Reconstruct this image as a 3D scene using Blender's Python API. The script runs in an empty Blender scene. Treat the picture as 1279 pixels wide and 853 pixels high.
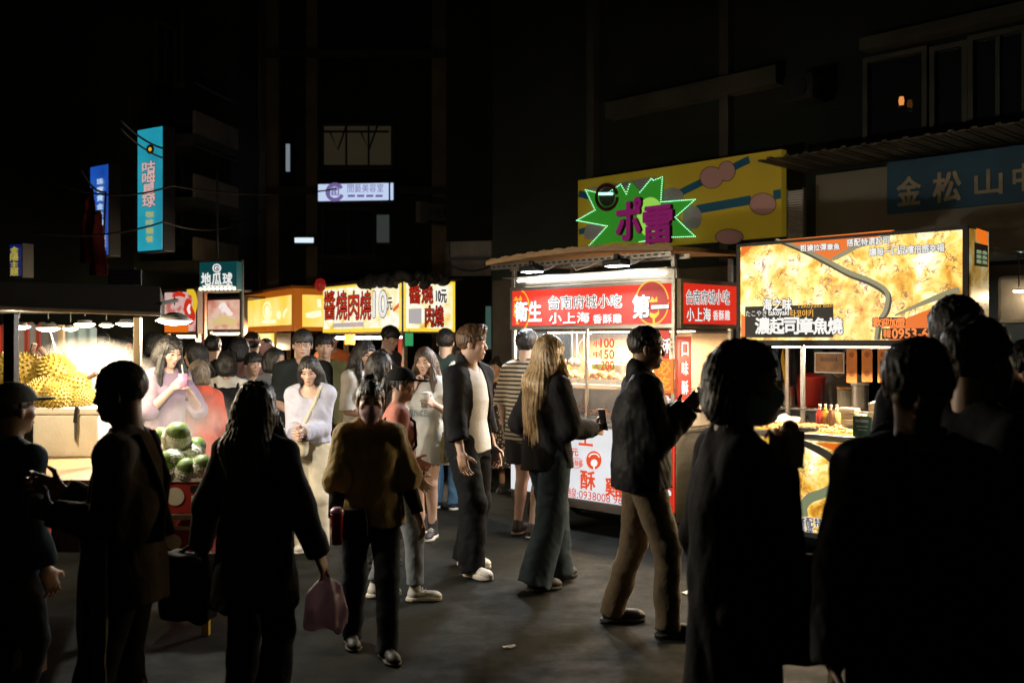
import bpy, bmesh, math, random
import numpy as np
import openvdb
from mathutils import Vector, Matrix

R = math.radians
SC = bpy.context.scene
COL = SC.collection
rnd = random.Random(7)

# ------------------------------------------------------------------ camera maths (35 mm lens, eye at 1.68 m, level)
EYE, FOC, CX, CY = 1.68, 1243.5, 639.5, 426.5
def gx(px, d): return (px - CX) / FOC * d
def gz(py, d): return EYE - (py - CY) / FOC * d

# ------------------------------------------------------------------ materials
MATS = {}
def mat(name, col=(.5, .5, .5), rough=.6, metal=0., bump=0., bscale=60., var=0., vscale=8., emit=None, estr=0.,
        stretch=(1, 1, 1), spec=.5, trans=0., alpha=1., sheen=0., sss=0., col2=None, coat=0., sample=True):
    if name in MATS: return MATS[name]
    m = bpy.data.materials.new(name); m.use_nodes = True
    nt = m.node_tree; b = nt.nodes['Principled BSDF']; L = nt.links.new
    b.inputs['Base Color'].default_value = (*col, 1)
    b.inputs['Roughness'].default_value = rough
    b.inputs['Metallic'].default_value = metal
    b.inputs['Specular IOR Level'].default_value = spec
    b.inputs['Transmission Weight'].default_value = trans
    b.inputs['Alpha'].default_value = alpha
    b.inputs['Sheen Weight'].default_value = sheen
    b.inputs['Coat Weight'].default_value = coat
    if sss:
        b.inputs['Subsurface Weight'].default_value = sss
        b.inputs['Subsurface Radius'].default_value = (.012, .005, .003)
        b.inputs['Subsurface Scale'].default_value = 1.0
    if bump or var:
        tc = nt.nodes.new('ShaderNodeTexCoord'); mp = nt.nodes.new('ShaderNodeMapping')
        mp.inputs['Scale'].default_value = stretch
        L(tc.outputs['Object'], mp.inputs['Vector'])
    if var:
        n = nt.nodes.new('ShaderNodeTexNoise'); n.inputs['Scale'].default_value = vscale; n.inputs['Detail'].default_value = 5
        L(mp.outputs[0], n.inputs['Vector'])
        cr = nt.nodes.new('ShaderNodeValToRGB')
        c2 = col2 or tuple(min(1, c * (1 + var)) for c in col)
        c1 = tuple(c * (1 - var) for c in col)
        cr.color_ramp.elements[0].position = .3; cr.color_ramp.elements[1].position = .7
        cr.color_ramp.elements[0].color = (*c1, 1); cr.color_ramp.elements[1].color = (*c2, 1)
        L(n.outputs['Fac'], cr.inputs['Fac']); L(cr.outputs['Color'], b.inputs['Base Color'])
    if bump:
        n2 = nt.nodes.new('ShaderNodeTexNoise'); n2.inputs['Scale'].default_value = bscale; n2.inputs['Detail'].default_value = 4
        L(mp.outputs[0], n2.inputs['Vector'])
        bp = nt.nodes.new('ShaderNodeBump'); bp.inputs['Strength'].default_value = bump; bp.inputs['Distance'].default_value = .01
        L(n2.outputs['Fac'], bp.inputs['Height']); L(bp.outputs[0], b.inputs['Normal'])
    if emit:
        b.inputs['Emission Color'].default_value = (*emit, 1); b.inputs['Emission Strength'].default_value = estr
        if not sample: m.cycles.emission_sampling = 'NONE'
    MATS[name] = m
    return m

# ------------------------------------------------------------------ mesh builder
class MB:
    def __init__(s): s.v = []; s.f = []; s.mi = []; s.cur = 0
    def raw(s, v, f):
        b = len(s.v); s.v += [tuple(p) for p in v]
        s.f += [tuple(i + b for i in q) for q in f]; s.mi += [s.cur] * len(f); return s
    def box(s, c, sz, rz=0., rx=0., ry=0.):
        M = Matrix.Rotation(rz, 3, 'Z') @ Matrix.Rotation(ry, 3, 'Y') @ Matrix.Rotation(rx, 3, 'X')
        x, y, z = [k / 2 for k in sz]; c = Vector(c)
        v = [c + M @ Vector(p) for p in ((-x,-y,-z),(x,-y,-z),(x,y,-z),(-x,y,-z),(-x,-y,z),(x,-y,z),(x,y,z),(-x,y,z))]
        return s.raw(v, [(0,3,2,1),(4,5,6,7),(0,1,5,4),(1,2,6,5),(2,3,7,6),(3,0,4,7)])
    def b2(s, x0, x1, y0, y1, z0, z1):
        return s.box(((x0+x1)/2, (y0+y1)/2, (z0+z1)/2), (abs(x1-x0), abs(y1-y0), abs(z1-z0)))
    def tube(s, pts, r, n=10, cap=True):
        pts = [Vector(p) for p in pts]; rs = r if isinstance(r, (list, tuple)) else [r] * len(pts)
        vs = []; up = None
        for i, p in enumerate(pts):
            t = (pts[min(i+1, len(pts)-1)] - pts[max(i-1, 0)])
            t = t.normalized() if t.length > 1e-9 else Vector((0,0,1))
            if up is None:
                a = Vector((0,0,1)) if abs(t.z) < .9 else Vector((1,0,0)); up = t.cross(a).normalized()
            else:
                up = (up - t * up.dot(t)); up = up.normalized() if up.length > 1e-6 else t.orthogonal().normalized()
            w = t.cross(up)
            for k in range(n):
                a = 2 * math.pi * k / n; vs.append(p + (up * math.cos(a) + w * math.sin(a)) * rs[i])
        fs = []
        for i in range(len(pts) - 1):
            for k in range(n):
                fs.append((i*n+k, i*n+(k+1) % n, (i+1)*n+(k+1) % n, (i+1)*n+k))
        if cap: fs += [tuple(range(n))[::-1], tuple(range((len(pts)-1)*n, len(pts)*n))]
        return s.raw(vs, fs)
    def lathe(s, prof, c=(0,0,0), n=24, M=None):
        c = Vector(c); vs = []
        for r, z in prof:
            for k in range(n):
                a = 2*math.pi*k/n; p = Vector((r*math.cos(a), r*math.sin(a), z))
                vs.append(c + (M @ p if M else p))
        fs = [(i*n+k, i*n+(k+1) % n, (i+1)*n+(k+1) % n, (i+1)*n+k) for i in range(len(prof)-1) for k in range(n)]
        return s.raw(vs, fs)
    def prism(s, poly, y0, y1):           # polygon in x,z pushed from y0 (front) to y1 (back)
        n = len(poly); v = [(x, y0, z) for x, z in poly] + [(x, y1, z) for x, z in poly]
        return s.raw(v, [tuple(range(n)), tuple(range(n, 2*n))[::-1]] + [(i, i+n, (i+1) % n + n, (i+1) % n) for i in range(n)])
    def ball(s, c, r, n=12, m=8, M=None):
        r = (r, r, r) if not isinstance(r, (tuple, list)) else r
        c = Vector(c); vs = []; fs = []
        for j in range(m + 1):
            t = math.pi * j / m
            for k in range(n):
                a = 2*math.pi*k/n
                p = Vector((r[0]*math.sin(t)*math.cos(a), r[1]*math.sin(t)*math.sin(a), r[2]*math.cos(t)))
                vs.append(c + (M @ p if M else p))
        for j in range(m):
            for k in range(n): fs.append((j*n+k, (j+1)*n+k, (j+1)*n+(k+1) % n, j*n+(k+1) % n))
        return s.raw(vs, fs)
    def build(s, name, m, parent=None, bevel=0., smooth=False, kind=None):
        me = bpy.data.meshes.new(name); me.from_pydata([tuple(p) for p in s.v], [], s.f)
        for x in (m if isinstance(m, (list, tuple)) else [m]): me.materials.append(x)
        if any(s.mi): me.polygons.foreach_set('material_index', s.mi)
        bm = bmesh.new(); bm.from_mesh(me)
        bmesh.ops.remove_doubles(bm, verts=bm.verts, dist=1e-5); bmesh.ops.recalc_face_normals(bm, faces=bm.faces)
        bm.to_mesh(me); bm.free()
        o = bpy.data.objects.new(name, me); COL.objects.link(o)
        if parent: o.parent = parent
        if smooth:
            for p in me.polygons: p.use_smooth = True
        if bevel:
            b = o.modifiers.new('bevel', 'BEVEL'); b.width = bevel; b.segments = 2; b.limit_method = 'ANGLE'; b.angle_limit = R(40)
        if kind: o['kind'] = kind
        return o

def thing(name, label, cat, loc=(0,0,0), rz=0., group=None):
    o = bpy.data.objects.new(name, None); COL.objects.link(o)
    o.location = loc; o.rotation_euler = (0, 0, rz); o['label'] = label; o['category'] = cat
    o.empty_display_size = .1
    if group: o['group'] = group
    return o
def tag(o, label, cat, group=None):
    o['label'] = label; o['category'] = cat
    if group: o['group'] = group
    return o
def dup(o, loc=None, rz=None, label=None):
    r = o.copy(); COL.objects.link(r)
    if loc is not None: r.location = loc
    if rz is not None: r.rotation_euler = (0, 0, rz)
    if label: r['label'] = label
    for ch in list(o.children):
        c = ch.copy(); COL.objects.link(c); c.parent = r
        for g in list(ch.children):
            k = g.copy(); COL.objects.link(k); k.parent = c
    return r

# ------------------------------------------------------------------ lettering
_glyph = {}
def glyph(body, off, res=3):
    k = (body, off)
    if k in _glyph: return _glyph[k]
    cu = bpy.data.curves.new('t', 'FONT'); cu.body = body; cu.offset = off; cu.resolution_u = res; cu.size = 1
    o = bpy.data.objects.new('t', cu); COL.objects.link(o)
    me = bpy.data.meshes.new_from_object(o.evaluated_get(bpy.context.evaluated_depsgraph_get()))
    n = len(me.vertices); co = np.empty(n*3); me.vertices.foreach_get('co', co); co = co.reshape(-1, 3)[:, :2]
    f = [tuple(p.vertices) for p in me.polygons]
    bpy.data.objects.remove(o); bpy.data.curves.remove(cu); bpy.data.meshes.remove(me)
    _glyph[k] = (co, f); return _glyph[k]
def text(parent, body, box, m, y=-.006, bold=.015, out=None, outw=.05, shear=0., name='lettering', slant=0.):
    """box = (x0, z0, x1, z1) in the panel's own metres (z up); letters face -y."""
    co, f = glyph(body, 0.0)
    if not len(co): return None
    ref, _ = glyph(body, 0.0)
    lo, hi = ref.min(0), ref.max(0); sz = np.maximum(hi - lo, 1e-3)
    x0, z0, x1, z1 = box
    if '一' == body: lo = lo - np.array([0, .35]); sz = np.array([sz[0], .8])
    def place(c):
        q = (c - lo) / sz
        X = x0 + q[:, 0] * (x1 - x0) + shear * (q[:, 1] - .5); Z = z0 + q[:, 1] * (z1 - z0) + slant * q[:, 0]
        return X, Z
    X0, Z0 = place(ref); _, ff = glyph(body, 0.0); hgt = abs(z1 - z0) / max(1, 1)
    for (bo, mm, yy, nm) in ([(bold + outw, out, y + .0025, 'lettering_outline')] if out else []) + [(bold, m, y, name)]:
        b = MB(); nk = 8 if bo > .012 else 1
        for k in range(nk):         # thick strokes: the thin glyph struck several times round a small circle
            a = 2 * math.pi * (k + .5) / nk; r0 = bo * hgt * .95 if nk > 1 else 0
            b.raw(list(zip(X0 + r0 * math.cos(a), [yy - .00012 * k] * len(X0), Z0 + r0 * math.sin(a))), ff)
        me = bpy.data.meshes.new(nm); me.from_pydata(b.v, [], b.f); me.materials.append(mm)
        o = bpy.data.objects.new(nm, me); COL.objects.link(o); o.parent = parent
    return o
class Panel:
    """upright board whose left/right ends (as seen from its front) stand over A and B; gives board metres for a place on it"""
    def __init__(s, A, B):
        s.A = Vector(A); s.B = Vector(B); s.u = (s.B - s.A); s.len = s.u.length; s.u.normalize()
        s.rz = math.atan2(s.u.y, s.u.x)
    def at(s, px, py):
        k = (px - CX) / FOC
        t = (k * s.A.y - s.A.x) / (s.u.x - k * s.u.y)
        d = s.A.y + t * s.u.y
        return t, gz(py, d)
    def box(s, px0, py0, px1, py1):
        xa, _ = s.at(px0, py0); xb, _ = s.at(px1, py1); pm = (px0 + px1) / 2
        return (xa, s.at(pm, py1)[1], xb, s.at(pm, py0)[1])

# ------------------------------------------------------------------ signed distance modelling (bodies, clothes, hair)
class Vol:
    def __init__(s, lo, hi, h):
        s.lo = np.array(lo, np.float64); s.h = h
        n = np.ceil((np.array(hi) - s.lo) / h).astype(int) + 1
        s.n = n; s.d = np.full(tuple(n), 1.0, np.float32)
        s.ax = [(s.lo[i] + h * np.arange(n[i])).astype(np.float32) for i in range(3)]
    def put(s, fn, lo, hi, k=0., op='u'):
        m = k + 3.5 * s.h
        sl = []
        for i in range(3):
            a = int(max(0, math.floor((lo[i] - m - s.lo[i]) / s.h))); b = int(min(s.n[i], math.ceil((hi[i] + m - s.lo[i]) / s.h) + 1))
            if a >= b: return s
            sl.append(slice(a, b))
        sl = tuple(sl)
        X = s.ax[0][sl[0]][:, None, None]; Y = s.ax[1][sl[1]][None, :, None]; Z = s.ax[2][sl[2]][None, None, :]
        b = fn(X, Y, Z); a = s.d[sl]
        if op == 'u':
            r = np.minimum(a, b)
            if k > 0: r = r - np.maximum(k - np.abs(a - b), 0) ** 2 / (4 * k)
        elif op == 's':
            r = np.maximum(a, -b)
            if k > 0: r = r + np.maximum(k - np.abs(a + b), 0) ** 2 / (4 * k)
        elif op == 'i':
            r = np.maximum(a, b)
        elif op == 'add': r = a + b
        s.d[sl] = r
        return s
    def cone(s, a, b, r1, r2, k=.02, op='u'):
        a = np.array(a, float); b = np.array(b, float); ba = b - a; l2 = float(ba @ ba) + 1e-9; rr = max(r1, r2)
        def fn(X, Y, Z):
            px, py, pz = X - a[0], Y - a[1], Z - a[2]
            t = np.clip((px * ba[0] + py * ba[1] + pz * ba[2]) / l2, 0, 1)
            return np.sqrt((px - t*ba[0])**2 + (py - t*ba[1])**2 + (pz - t*ba[2])**2) - (r1 + (r2 - r1) * t)
        return s.put(fn, np.minimum(a, b) - rr, np.maximum(a, b) + rr, k, op)
    def ell(s, c, r, Rm=None, k=.02, op='u'):
        c = np.array(c, float); r = np.array(r, float); rr = r.max()
        def fn(X, Y, Z):
            x, y, z = X - c[0], Y - c[1], Z - c[2]
            if Rm is not None:
                x, y, z = (Rm[0,0]*x + Rm[1,0]*y + Rm[2,0]*z, Rm[0,1]*x + Rm[1,1]*y + Rm[2,1]*z, Rm[0,2]*x + Rm[1,2]*y + Rm[2,2]*z)
            k0 = np.sqrt((x/r[0])**2 + (y/r[1])**2 + (z/r[2])**2); k1 = np.sqrt((x/r[0]**2)**2 + (y/r[1]**2)**2 + (z/r[2]**2)**2)
            return k0 * (k0 - 1) / np.maximum(k1, 1e-6)
        return s.put(fn, c - rr, c + rr, k, op)
    def rbox(s, c, half, rad, Rm=None, k=.0, op='u'):
        c = np.array(c, float); q = np.array(half, float) - rad; rr = float(np.linalg.norm(half))
        def fn(X, Y, Z):
            x, y, z = X - c[0], Y - c[1], Z - c[2]
            if Rm is not None:
                x, y, z = (Rm[0,0]*x + Rm[1,0]*y + Rm[2,0]*z, Rm[0,1]*x + Rm[1,1]*y + Rm[2,1]*z, Rm[0,2]*x + Rm[1,2]*y + Rm[2,2]*z)
            x = np.abs(x) - q[0]; y = np.abs(y) - q[1]; z = np.abs(z) - q[2]
            return np.sqrt(np.maximum(x,0)**2 + np.maximum(y,0)**2 + np.maximum(z,0)**2) + np.minimum(np.maximum(x, np.maximum(y, z)), 0) - rad
        return s.put(fn, c - rr, c + rr, k, op)
    def all(s, fn, op='add'):
        X = s.ax[0][:, None, None]; Y = s.ax[1][None, :, None]; Z = s.ax[2][None, None, :]
        b = fn(X, Y, Z)
        s.d = s.d + b if op == 'add' else np.maximum(s.d, b) if op == 'i' else np.maximum(s.d, -b)
        s.d = s.d.astype(np.float32)
        return s
    def mesh(s, name, m, parent=None):
        c = 3 * s.h
        d = np.clip(s.d, -c, c)
        for i in range(3):
            sl = [slice(None)] * 3
            for e in (0, -1): sl[i] = e; d[tuple(sl)] = c
        g = openvdb.FloatGrid(c); g.copyFromArray(np.ascontiguousarray(d, np.float32), tolerance=1e-6)
        g.transform = openvdb.createLinearTransform(voxelSize=s.h)
        p, q = g.convertToQuads(0.0)
        p = p.astype(np.float64) + s.lo
        me = bpy.data.meshes.new(name)
        nq = len(q)
        me.vertices.add(len(p)); me.vertices.foreach_set('co', p.astype(np.float32).ravel())
        me.loops.add(nq * 4); me.loops.foreach_set('vertex_index', q.astype(np.int32).ravel())
        me.polygons.add(nq); me.polygons.foreach_set('loop_start', np.arange(nq, dtype=np.int32) * 4)
        me.polygons.foreach_set('use_smooth', np.ones(nq, bool))
        me.update(calc_edges=True); me.validate()
        if nq:
            vs = me.vertices; pl = me.polygons[0]
        for x in (m if isinstance(m, (list, tuple)) else [m]): me.materials.append(x)
        o = bpy.data.objects.new(name, me); COL.objects.link(o)
        if parent: o.parent = parent
        return o

def waves(seed, amp, f, zf=1., n=5):
    r = random.Random(seed); T = []
    for i in range(n):
        a = r.uniform(0, 2*math.pi); zz = r.uniform(-1, 1) * zf; l = math.sqrt(1 + zz*zz)
        b = r.uniform(0, 2*math.pi)
        T.append((math.cos(a)/l, math.sin(a)/l, zz/l, f * r.uniform(.6, 1.5), r.uniform(0, 6.28), math.cos(b), math.sin(b), r.uniform(-1, 1), r.uniform(0, 6.28)))
    def fn(X, Y, Z):
        o = 0
        for (a, b, c, ff, ph, d, e, g, p2) in T:
            o = o + np.sin((a*X + b*Y + c*Z) * ff + ph + 1.4 * np.sin((d*X + e*Y + g*Z) * ff * .45 + p2))
        return o * (amp / math.sqrt(n))
    return fn
# ------------------------------------------------------------------ people
def fab(name, col, rough=.85, bump=.25, bscale=45, var=.07, vscale=14, sheen=.15):
    return mat('cloth ' + name, col, rough, bump=bump, bscale=bscale, var=var, vscale=vscale, sheen=sheen if max(col) > .12 else 0., spec=.3 if max(col) > .12 else .12)
def skinm(name, col): return mat('skin ' + name, col, .5, bump=.05, bscale=120, var=.07, vscale=10, sss=.08)
def hairm(name, col, rough=.5):
    return mat('hair ' + name, col, rough, bump=.5, bscale=14, stretch=(14, 14, 1.2), var=.55, vscale=9, spec=.6)
SK = {'warm': skinm('warm', (.52, .32, .22)), 'fair': skinm('fair', (.62, .41, .31)), 'tan': skinm('tan', (.42, .25, .16)), 'dark': skinm('dark', (.22, .125, .08))}
HR = {'black': hairm('black', (.012, .010, .009)), 'brown': hairm('brown', (.06, .035, .02)), 'ash': hairm('ash', (.16, .125, .085)), 'blonde': hairm('blonde', (.52, .37, .20), .36), 'ginger': hairm('ginger', (.11, .055, .025))}
M_EYE = mat('eye dark', (.012, .009, .008), .15)
M_LIP = mat('lip skin', (.42, .14, .11), .4)
M_BROW = mat('brow hair', (.02, .013, .010), .8)
M_MASK = mat('mask cloth', (.68, .75, .82), .8, bump=.1, bscale=80)

def ik(a, t, l1, l2, pole):
    a = np.array(a, float); t = np.array(t, float); v = t - a; D = np.linalg.norm(v)
    if D > (l1 + l2) * .995: v = v / D; D = (l1 + l2) * .995; t = a + v * D
    u = v / max(np.linalg.norm(v), 1e-6)
    x = (D*D + l1*l1 - l2*l2) / (2*D); hgt = math.sqrt(max(l1*l1 - x*x, 0))
    p = np.array(pole, float); p = p - u * (p @ u); p = p / max(np.linalg.norm(p), 1e-6)
    return a + u*x + p*hgt, t
def nrm(v): v = np.array(v, float); return v / max(np.linalg.norm(v), 1e-9)

class Fig: pass

def person(label, px, d, face=0, ytop=None, H=None, h=.010, sex='f', skin='warm', lean=0, feet=None, hands=(None, None),
           poles=(None, None), curl=(25, 25), palms=(None, None), head=(0, 0, 0), hs=1.0, hair='short', hcol='black', hlen=.3, top=None, bottom=None, shoes=None,
           seed=1, fat=1.0, facef=True, mask=None, hopen=0., group=None, x=None, twist=0):
    H = H or (EYE - (ytop - CY) / FOC * d); s = H / 1.70; male = sex == 'm'
    F = Fig(); F.s = s
    top = dict(dict(kind='long', col='black cloth', c=(.02, .02, .022), lo=.022, hem=.82, sleeve=1., open=False, flare=0.), **(top or {}))
    bottom = dict(dict(kind='trousers', col='dark trousers', c=(.02, .021, .025), lo=.012, hem=.045, flare=0.), **(bottom or {}))
    shoes = dict(dict(c=(.02, .02, .02), col='dark shoe', sole=(.03, .03, .03)), **(shoes or {}))
    f0 = feet or ((-.10, .03, 0, 8), (.10, -.03, 0, 8))
    A = [np.array([f[0], f[1], .085 + f[2]]) for f in f0]
    cx = 0.; cy = (A[0][1] + A[1][1]) / 2
    span = max(np.linalg.norm(a[:2] - np.array([sx * .088, cy])) for a, sx in zip(A, (-1, 1)))
    hz = min(.905, .085 + math.sqrt(max(.83**2 - span**2, .3)) - .0)
    P = np.array([0, cy, hz + .03]); L = R(lean)
    sp = np.array([0, math.sin(L), math.cos(L)])
    N = P + sp * .505; sw = (.168 if male else .143) * fat ** .5
    tw = R(twist)
    S = [N + np.array([sx * sw * math.cos(tw), sx * sw * -math.sin(tw), 0]) - sp * .078 for sx in (-1, 1)]
    HIP = [np.array([sx * .09, cy, hz]) for sx in (-1, 1)]
    KN = []
    for i in (0, 1):
        k, A[i] = ik(HIP[i], A[i], .425, .41, (.05 * (-1, 1)[i], 1, 0)); KN.append(k)
    EL = []; WR = []
    for i, sx in enumerate((-1, 1)):
        t = hands[i]
        t = S[i] + np.array([sx * .075, .04, -.515]) if t is None else np.array(t, float)
        e, w = ik(S[i], t, .285, .25, poles[i] or (sx * .35, -1, -.25)); EL.append(e); WR.append(w)
    pv = N + sp * .045
    hy, hp, hr = [R(a) for a in head]
    Rh = np.array(Matrix.Rotation(-hy, 3, 'Z') @ Matrix.Rotation(hr, 3, 'Y') @ Matrix.Rotation(-hp, 3, 'X'))
    HC = pv + Rh @ np.array([0, .022, .1])
    def hp_(x, y, z): return (HC + Rh @ (np.array([x, y, z]) * hs))
    F.S, F.EL, F.WR, F.A, F.KN, F.HC, F.Rh, F.N, F.P, F.hp, F.hs = S, EL, WR, A, KN, HC, Rh, N, P, hp_, hs
    # extents (unscaled metres)
    pts = np.array(S + EL + WR + A + KN + [HC, P])
    lo = pts.min(0) - np.array([.28, .30, .14]); hi = pts.max(0) + np.array([.28, .30, .2]); lo[2] = -.02
    u = h / s                                    # model at 1.70 m, scaled by the object
    # ---------------- body: one continuous surface
    b = Vol(lo, hi, u)
    fw = fat
    b.ell(P + sp * .0, (.150 * fw, .105 * fw, .13), k=.04)
    b.ell(P + sp * .16, (.125 * fw, .09 * fw, .16), k=.05)
    b.ell(P + sp * .34 + np.array([0, .0, 0]), ((.16 if male else .14) * fw ** .5, .10 * fw ** .5, .17), k=.05)
    b.cone(S[0], S[1], .05, .05, k=.05)
    b.cone(N - sp * .05, HC + Rh @ np.array([0, -.02, -.03]), .062, .05 * (1.08 if male else 1), k=.025)
    for i, sx in enumerate((-1, 1)):
        b.cone(S[i], EL[i], .048, .038, k=.03); b.cone(EL[i], WR[i], .038, .025, k=.02)
        b.cone(HIP[i], KN[i], .088, .055, k=.03); b.cone(KN[i] + np.array([0, -.01, 0]), A[i] + np.array([0, -.015, .0]), .055, .034, k=.02)
        b.ell(KN[i] * .62 + A[i] * .38 + np.array([0, -.018, .02]), (.040, .040, .11), k=.03)
        ta = R(f0[i][3]) * sx; td = np.array([math.sin(ta), math.cos(ta), 0])
        b.cone(A[i] + np.array([0, 0, -.05]), A[i] + td * .15 + np.array([0, 0, -.06]), .032, .024, k=.02)
        # hand
        fd = nrm(WR[i] - EL[i])
        tdv = np.array([0, 1., 0]) if abs(fd[2]) > .6 else np.array([0, 0, 1.])
        tdv = nrm(tdv - fd * (tdv @ fd))
        pn = palms[i] if palms[i] else (-sx, 0, 0)
        pn = np.array(pn, float); pn = nrm(pn - fd * (pn @ fd)); tdv0 = np.cross(pn, fd)
        tdv = tdv0 if tdv0 @ tdv >= 0 else -tdv0
        Rp = np.stack([tdv, pn, fd], 1); w = WR[i]
        b.rbox(w + fd * .045, (.040, .014, .048), .013, Rp, k=.012)
        cv = R(curl[i])
        for j in range(4):
            p = w + fd * .088 + tdv * (.031 - .0207 * j); ang = cv * .6 + .05 * j; ln = (.070, .078, .073, .057)[j]
            sd = (1.5 - j) * .06
            for q in range(3):
                dr = nrm(fd * math.cos(ang) + pn * math.sin(ang) + tdv * sd); ll = ln * (.44, .31, .25)[q]
                b.cone(p, p + dr * ll, .0092 - .0008 * q, .0085 - .0008 * q, k=.003); p = p + dr * ll; ang += cv
        p = w + fd * .022 + tdv * .034
        for q in range(2):
            dr = nrm(fd * (.65 + .2 * q) + tdv * (.75 - .35 * q) + pn * (.25 + .35 * q)); b.cone(p, p + dr * (.048, .034)[q], .0125 - .002 * q, .0105 - .002 * q, k=.006); p = p + dr * (.048, .034)[q]
    # head
    e = lambda c, r, k=.015, op='u': b.ell(hp_(*c), np.array(r) * hs, Rh, k * hs, op)
    e((0, -.008, .034), (.074, .094, .083))
    e((0, .022, -.042), (.054 + .005 * male, .064, .066), .03)
    e((0, .066, -.090), (.022, .018, .017), .025)
    e((0, .060, .036), (.052, .03, .02), .02)
    for sx in (-1, 1):
        e((sx * .040, .056, -.018), (.026, .026, .026), .02)
        e((sx * .031, .102, .010), (.020, .018, .012), .012, 's')
        e((sx * .031, .074, .008), (.017, .013, .012), .004)
        e((sx * .077, -.006, -.008), (.009, .019, .031), .006)
        e((sx * .010, .092, -.028), (.009, .011, .008), .008)
    b.cone(hp_(0, .083, .016), hp_(0, .102, -.026), .0075 * hs, .0095 * hs, k=.012 * hs)
    e((0, .080, -.052), (.024, .014, .010), .008); e((0, .079, -.066), (.020, .012, .008), .008)
    body = b.mesh('person', SK[skin])
    X = gx(px, d) if x is None else x
    body.scale = (s, s, s); body.location = (X, d, 0); body.rotation_euler = (0, 0, -R(face))
    tag(body, label, 'person', group); F.o = body
    rr = random.Random(seed)
    # ---------------- hair
    if hair and hair != 'bald':
        L1 = hlen
        hl = np.minimum(HC - .30, N - .30); hl[2] = HC[2] - max(.30, L1 + .25); hh = HC + .22
        uh = min(u, .0085) if h < .012 else u
        v = Vol(hl, hh, uh)
        he = lambda c, r, k=.01, op='u': v.ell(hp_(*c), np.array(r) * hs, Rh, k * hs, op)
        def half(nv, c):           # keep n.p > c in head coordinates
            nv = Rh @ nrm(nv); c0 = float(nv @ HC) + c * hs
            v.all(lambda X, Y, Z: c0 - (nv[0]*X + nv[1]*Y + nv[2]*Z), 'i')
        if hair in ('short', 'crop', 'quiff'):
            big = .007 if hair == 'crop' else .016
            he((0, -.010, .040), (.076 + big*.7, .096 + big*.7, .085 + big))
            if hair == 'quiff': he((0, .062, .108), (.055, .04, .03), .03)
            half((0, -.78, 1.0), -.026 if hair != 'short' else -.034)
            for sx in (-1, 1): he((sx * .07, .085, -.02), (.04, .075, .055), .01, 's')
        elif hair in ('fringe',):
            he((0, -.006, .034), (.094, .108, .100))
            half((0, -.62, 1.0), -.060)
            he((0, .115, -.045), (.060, .05, .085), .01, 's')
        elif hair in ('bob', 'long', 'wavy'):
            he((0, -.010, .030), (.092, .108, .100))
            ce = -.115 if hair == 'bob' else -.13
            v.rbox(hp_(0, -.028, (ce + .03) / 2), np.array([.094, .082, (.03 - ce) / 2 + .01]) * hs, .06 * hs, Rh, .04)
            he((0, .105, -.048), (.064 + hopen, .085 + hopen * .45, .108), .012, 's')
            v.cone(N - sp*.02, HC + Rh @ np.array([0, .0, -.06]), .062, .05, .01, 's')
            if hair in ('long', 'wavy'):
                c1 = hp_(0, -.06, -.05); z1 = HC[2] - L1
                bk = np.array([0, -.105 + math.tan(L) * 0, 0])
                c2 = np.array([0, min(c1[1], (N[1] - .105)), N[2] - .05]); c3 = np.array([c2[0], c2[1] - .02 + math.sin(L) * -.3 * 0, max(z1, .6)])
                for sx in (-1, -.4, .3, 1):
                    o1 = Rh @ np.array([sx * .06, .02 * abs(sx), 0]); o2 = np.array([sx * .075, .015 * abs(sx), rr.uniform(-.02, .02)])
                    v.cone(c1 + o1, c2 + o2, .052, .055, .03); v.cone(c2 + o2, c3 + o2 * .85 + np.array([0, 0, rr.uniform(0, .05)]), .052, .032, .045)
                if hair == 'wavy' or L1 > .33:
                    for sx in (-1, 1):
                        q1 = hp_(sx * .078, .03, -.04); q2 = N + np.array([sx * .105, .075, -.03]); q3 = N + np.array([sx * .11, .115, max(-.24, .12 - L1)])
                        v.cone(q1, q2, .026, .03, .02); v.cone(q2, q3, .03, .008, .02)
        elif hair in ('bun', 'pony'):
            he((0, -.008, .036), (.081, .100, .090)); half((0, -.72, 1.0), -.045)
            for sx in (-1, 1): he((sx * .068, .085, -.02), (.045, .07, .06), .01, 's')
            if hair == 'bun': he((0, -.06, .125), (.042, .042, .036), .012)
            else:
                q = hp_(0, -.105, .03); v.cone(hp_(0, -.09, .05), q, .03, .03, .02); v.cone(q, q + np.array([0, -.04, -.12]), .034, .03, .02); v.cone(q + np.array([0, -.04, -.12]), q + np.array([0, -.02, -hlen]), .03, .012, .02)
        sd = rr.uniform(0, 6)
        RT = Rh.T
        def strands(X, Y, Z):
            x = RT[0,0]*(X-HC[0]) + RT[0,1]*(Y-HC[1]) + RT[0,2]*(Z-HC[2]); y = RT[1,0]*(X-HC[0]) + RT[1,1]*(Y-HC[1]) + RT[1,2]*(Z-HC[2]); z = RT[2,0]*(X-HC[0]) + RT[2,1]*(Y-HC[1]) + RT[2,2]*(Z-HC[2])
            th = np.arctan2(x, y + .03)
            if hair in ('short', 'quiff', 'crop', 'fringe'):
                a = .0038 if hair != 'crop' else .0030
                return a * np.sin(x*170 + sd + 2*np.sin(z*60)) * np.sin(y*130 + 2*np.sin(x*70 + sd)) + a*.7 * np.sin(th*26 + 3*np.sin(z*50))
            return .0032 * np.sin(th*31 + 2.2*np.sin(z*14 + sd) + sd) + .0026 * np.sin(th*57 + 1.5*np.sin(z*23)) + .004 * np.sin(z*22 + 2*np.sin(th*3 + sd))
        v.all(strands)
        F.hair = v.mesh('hair', HR[hcol], body)
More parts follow.
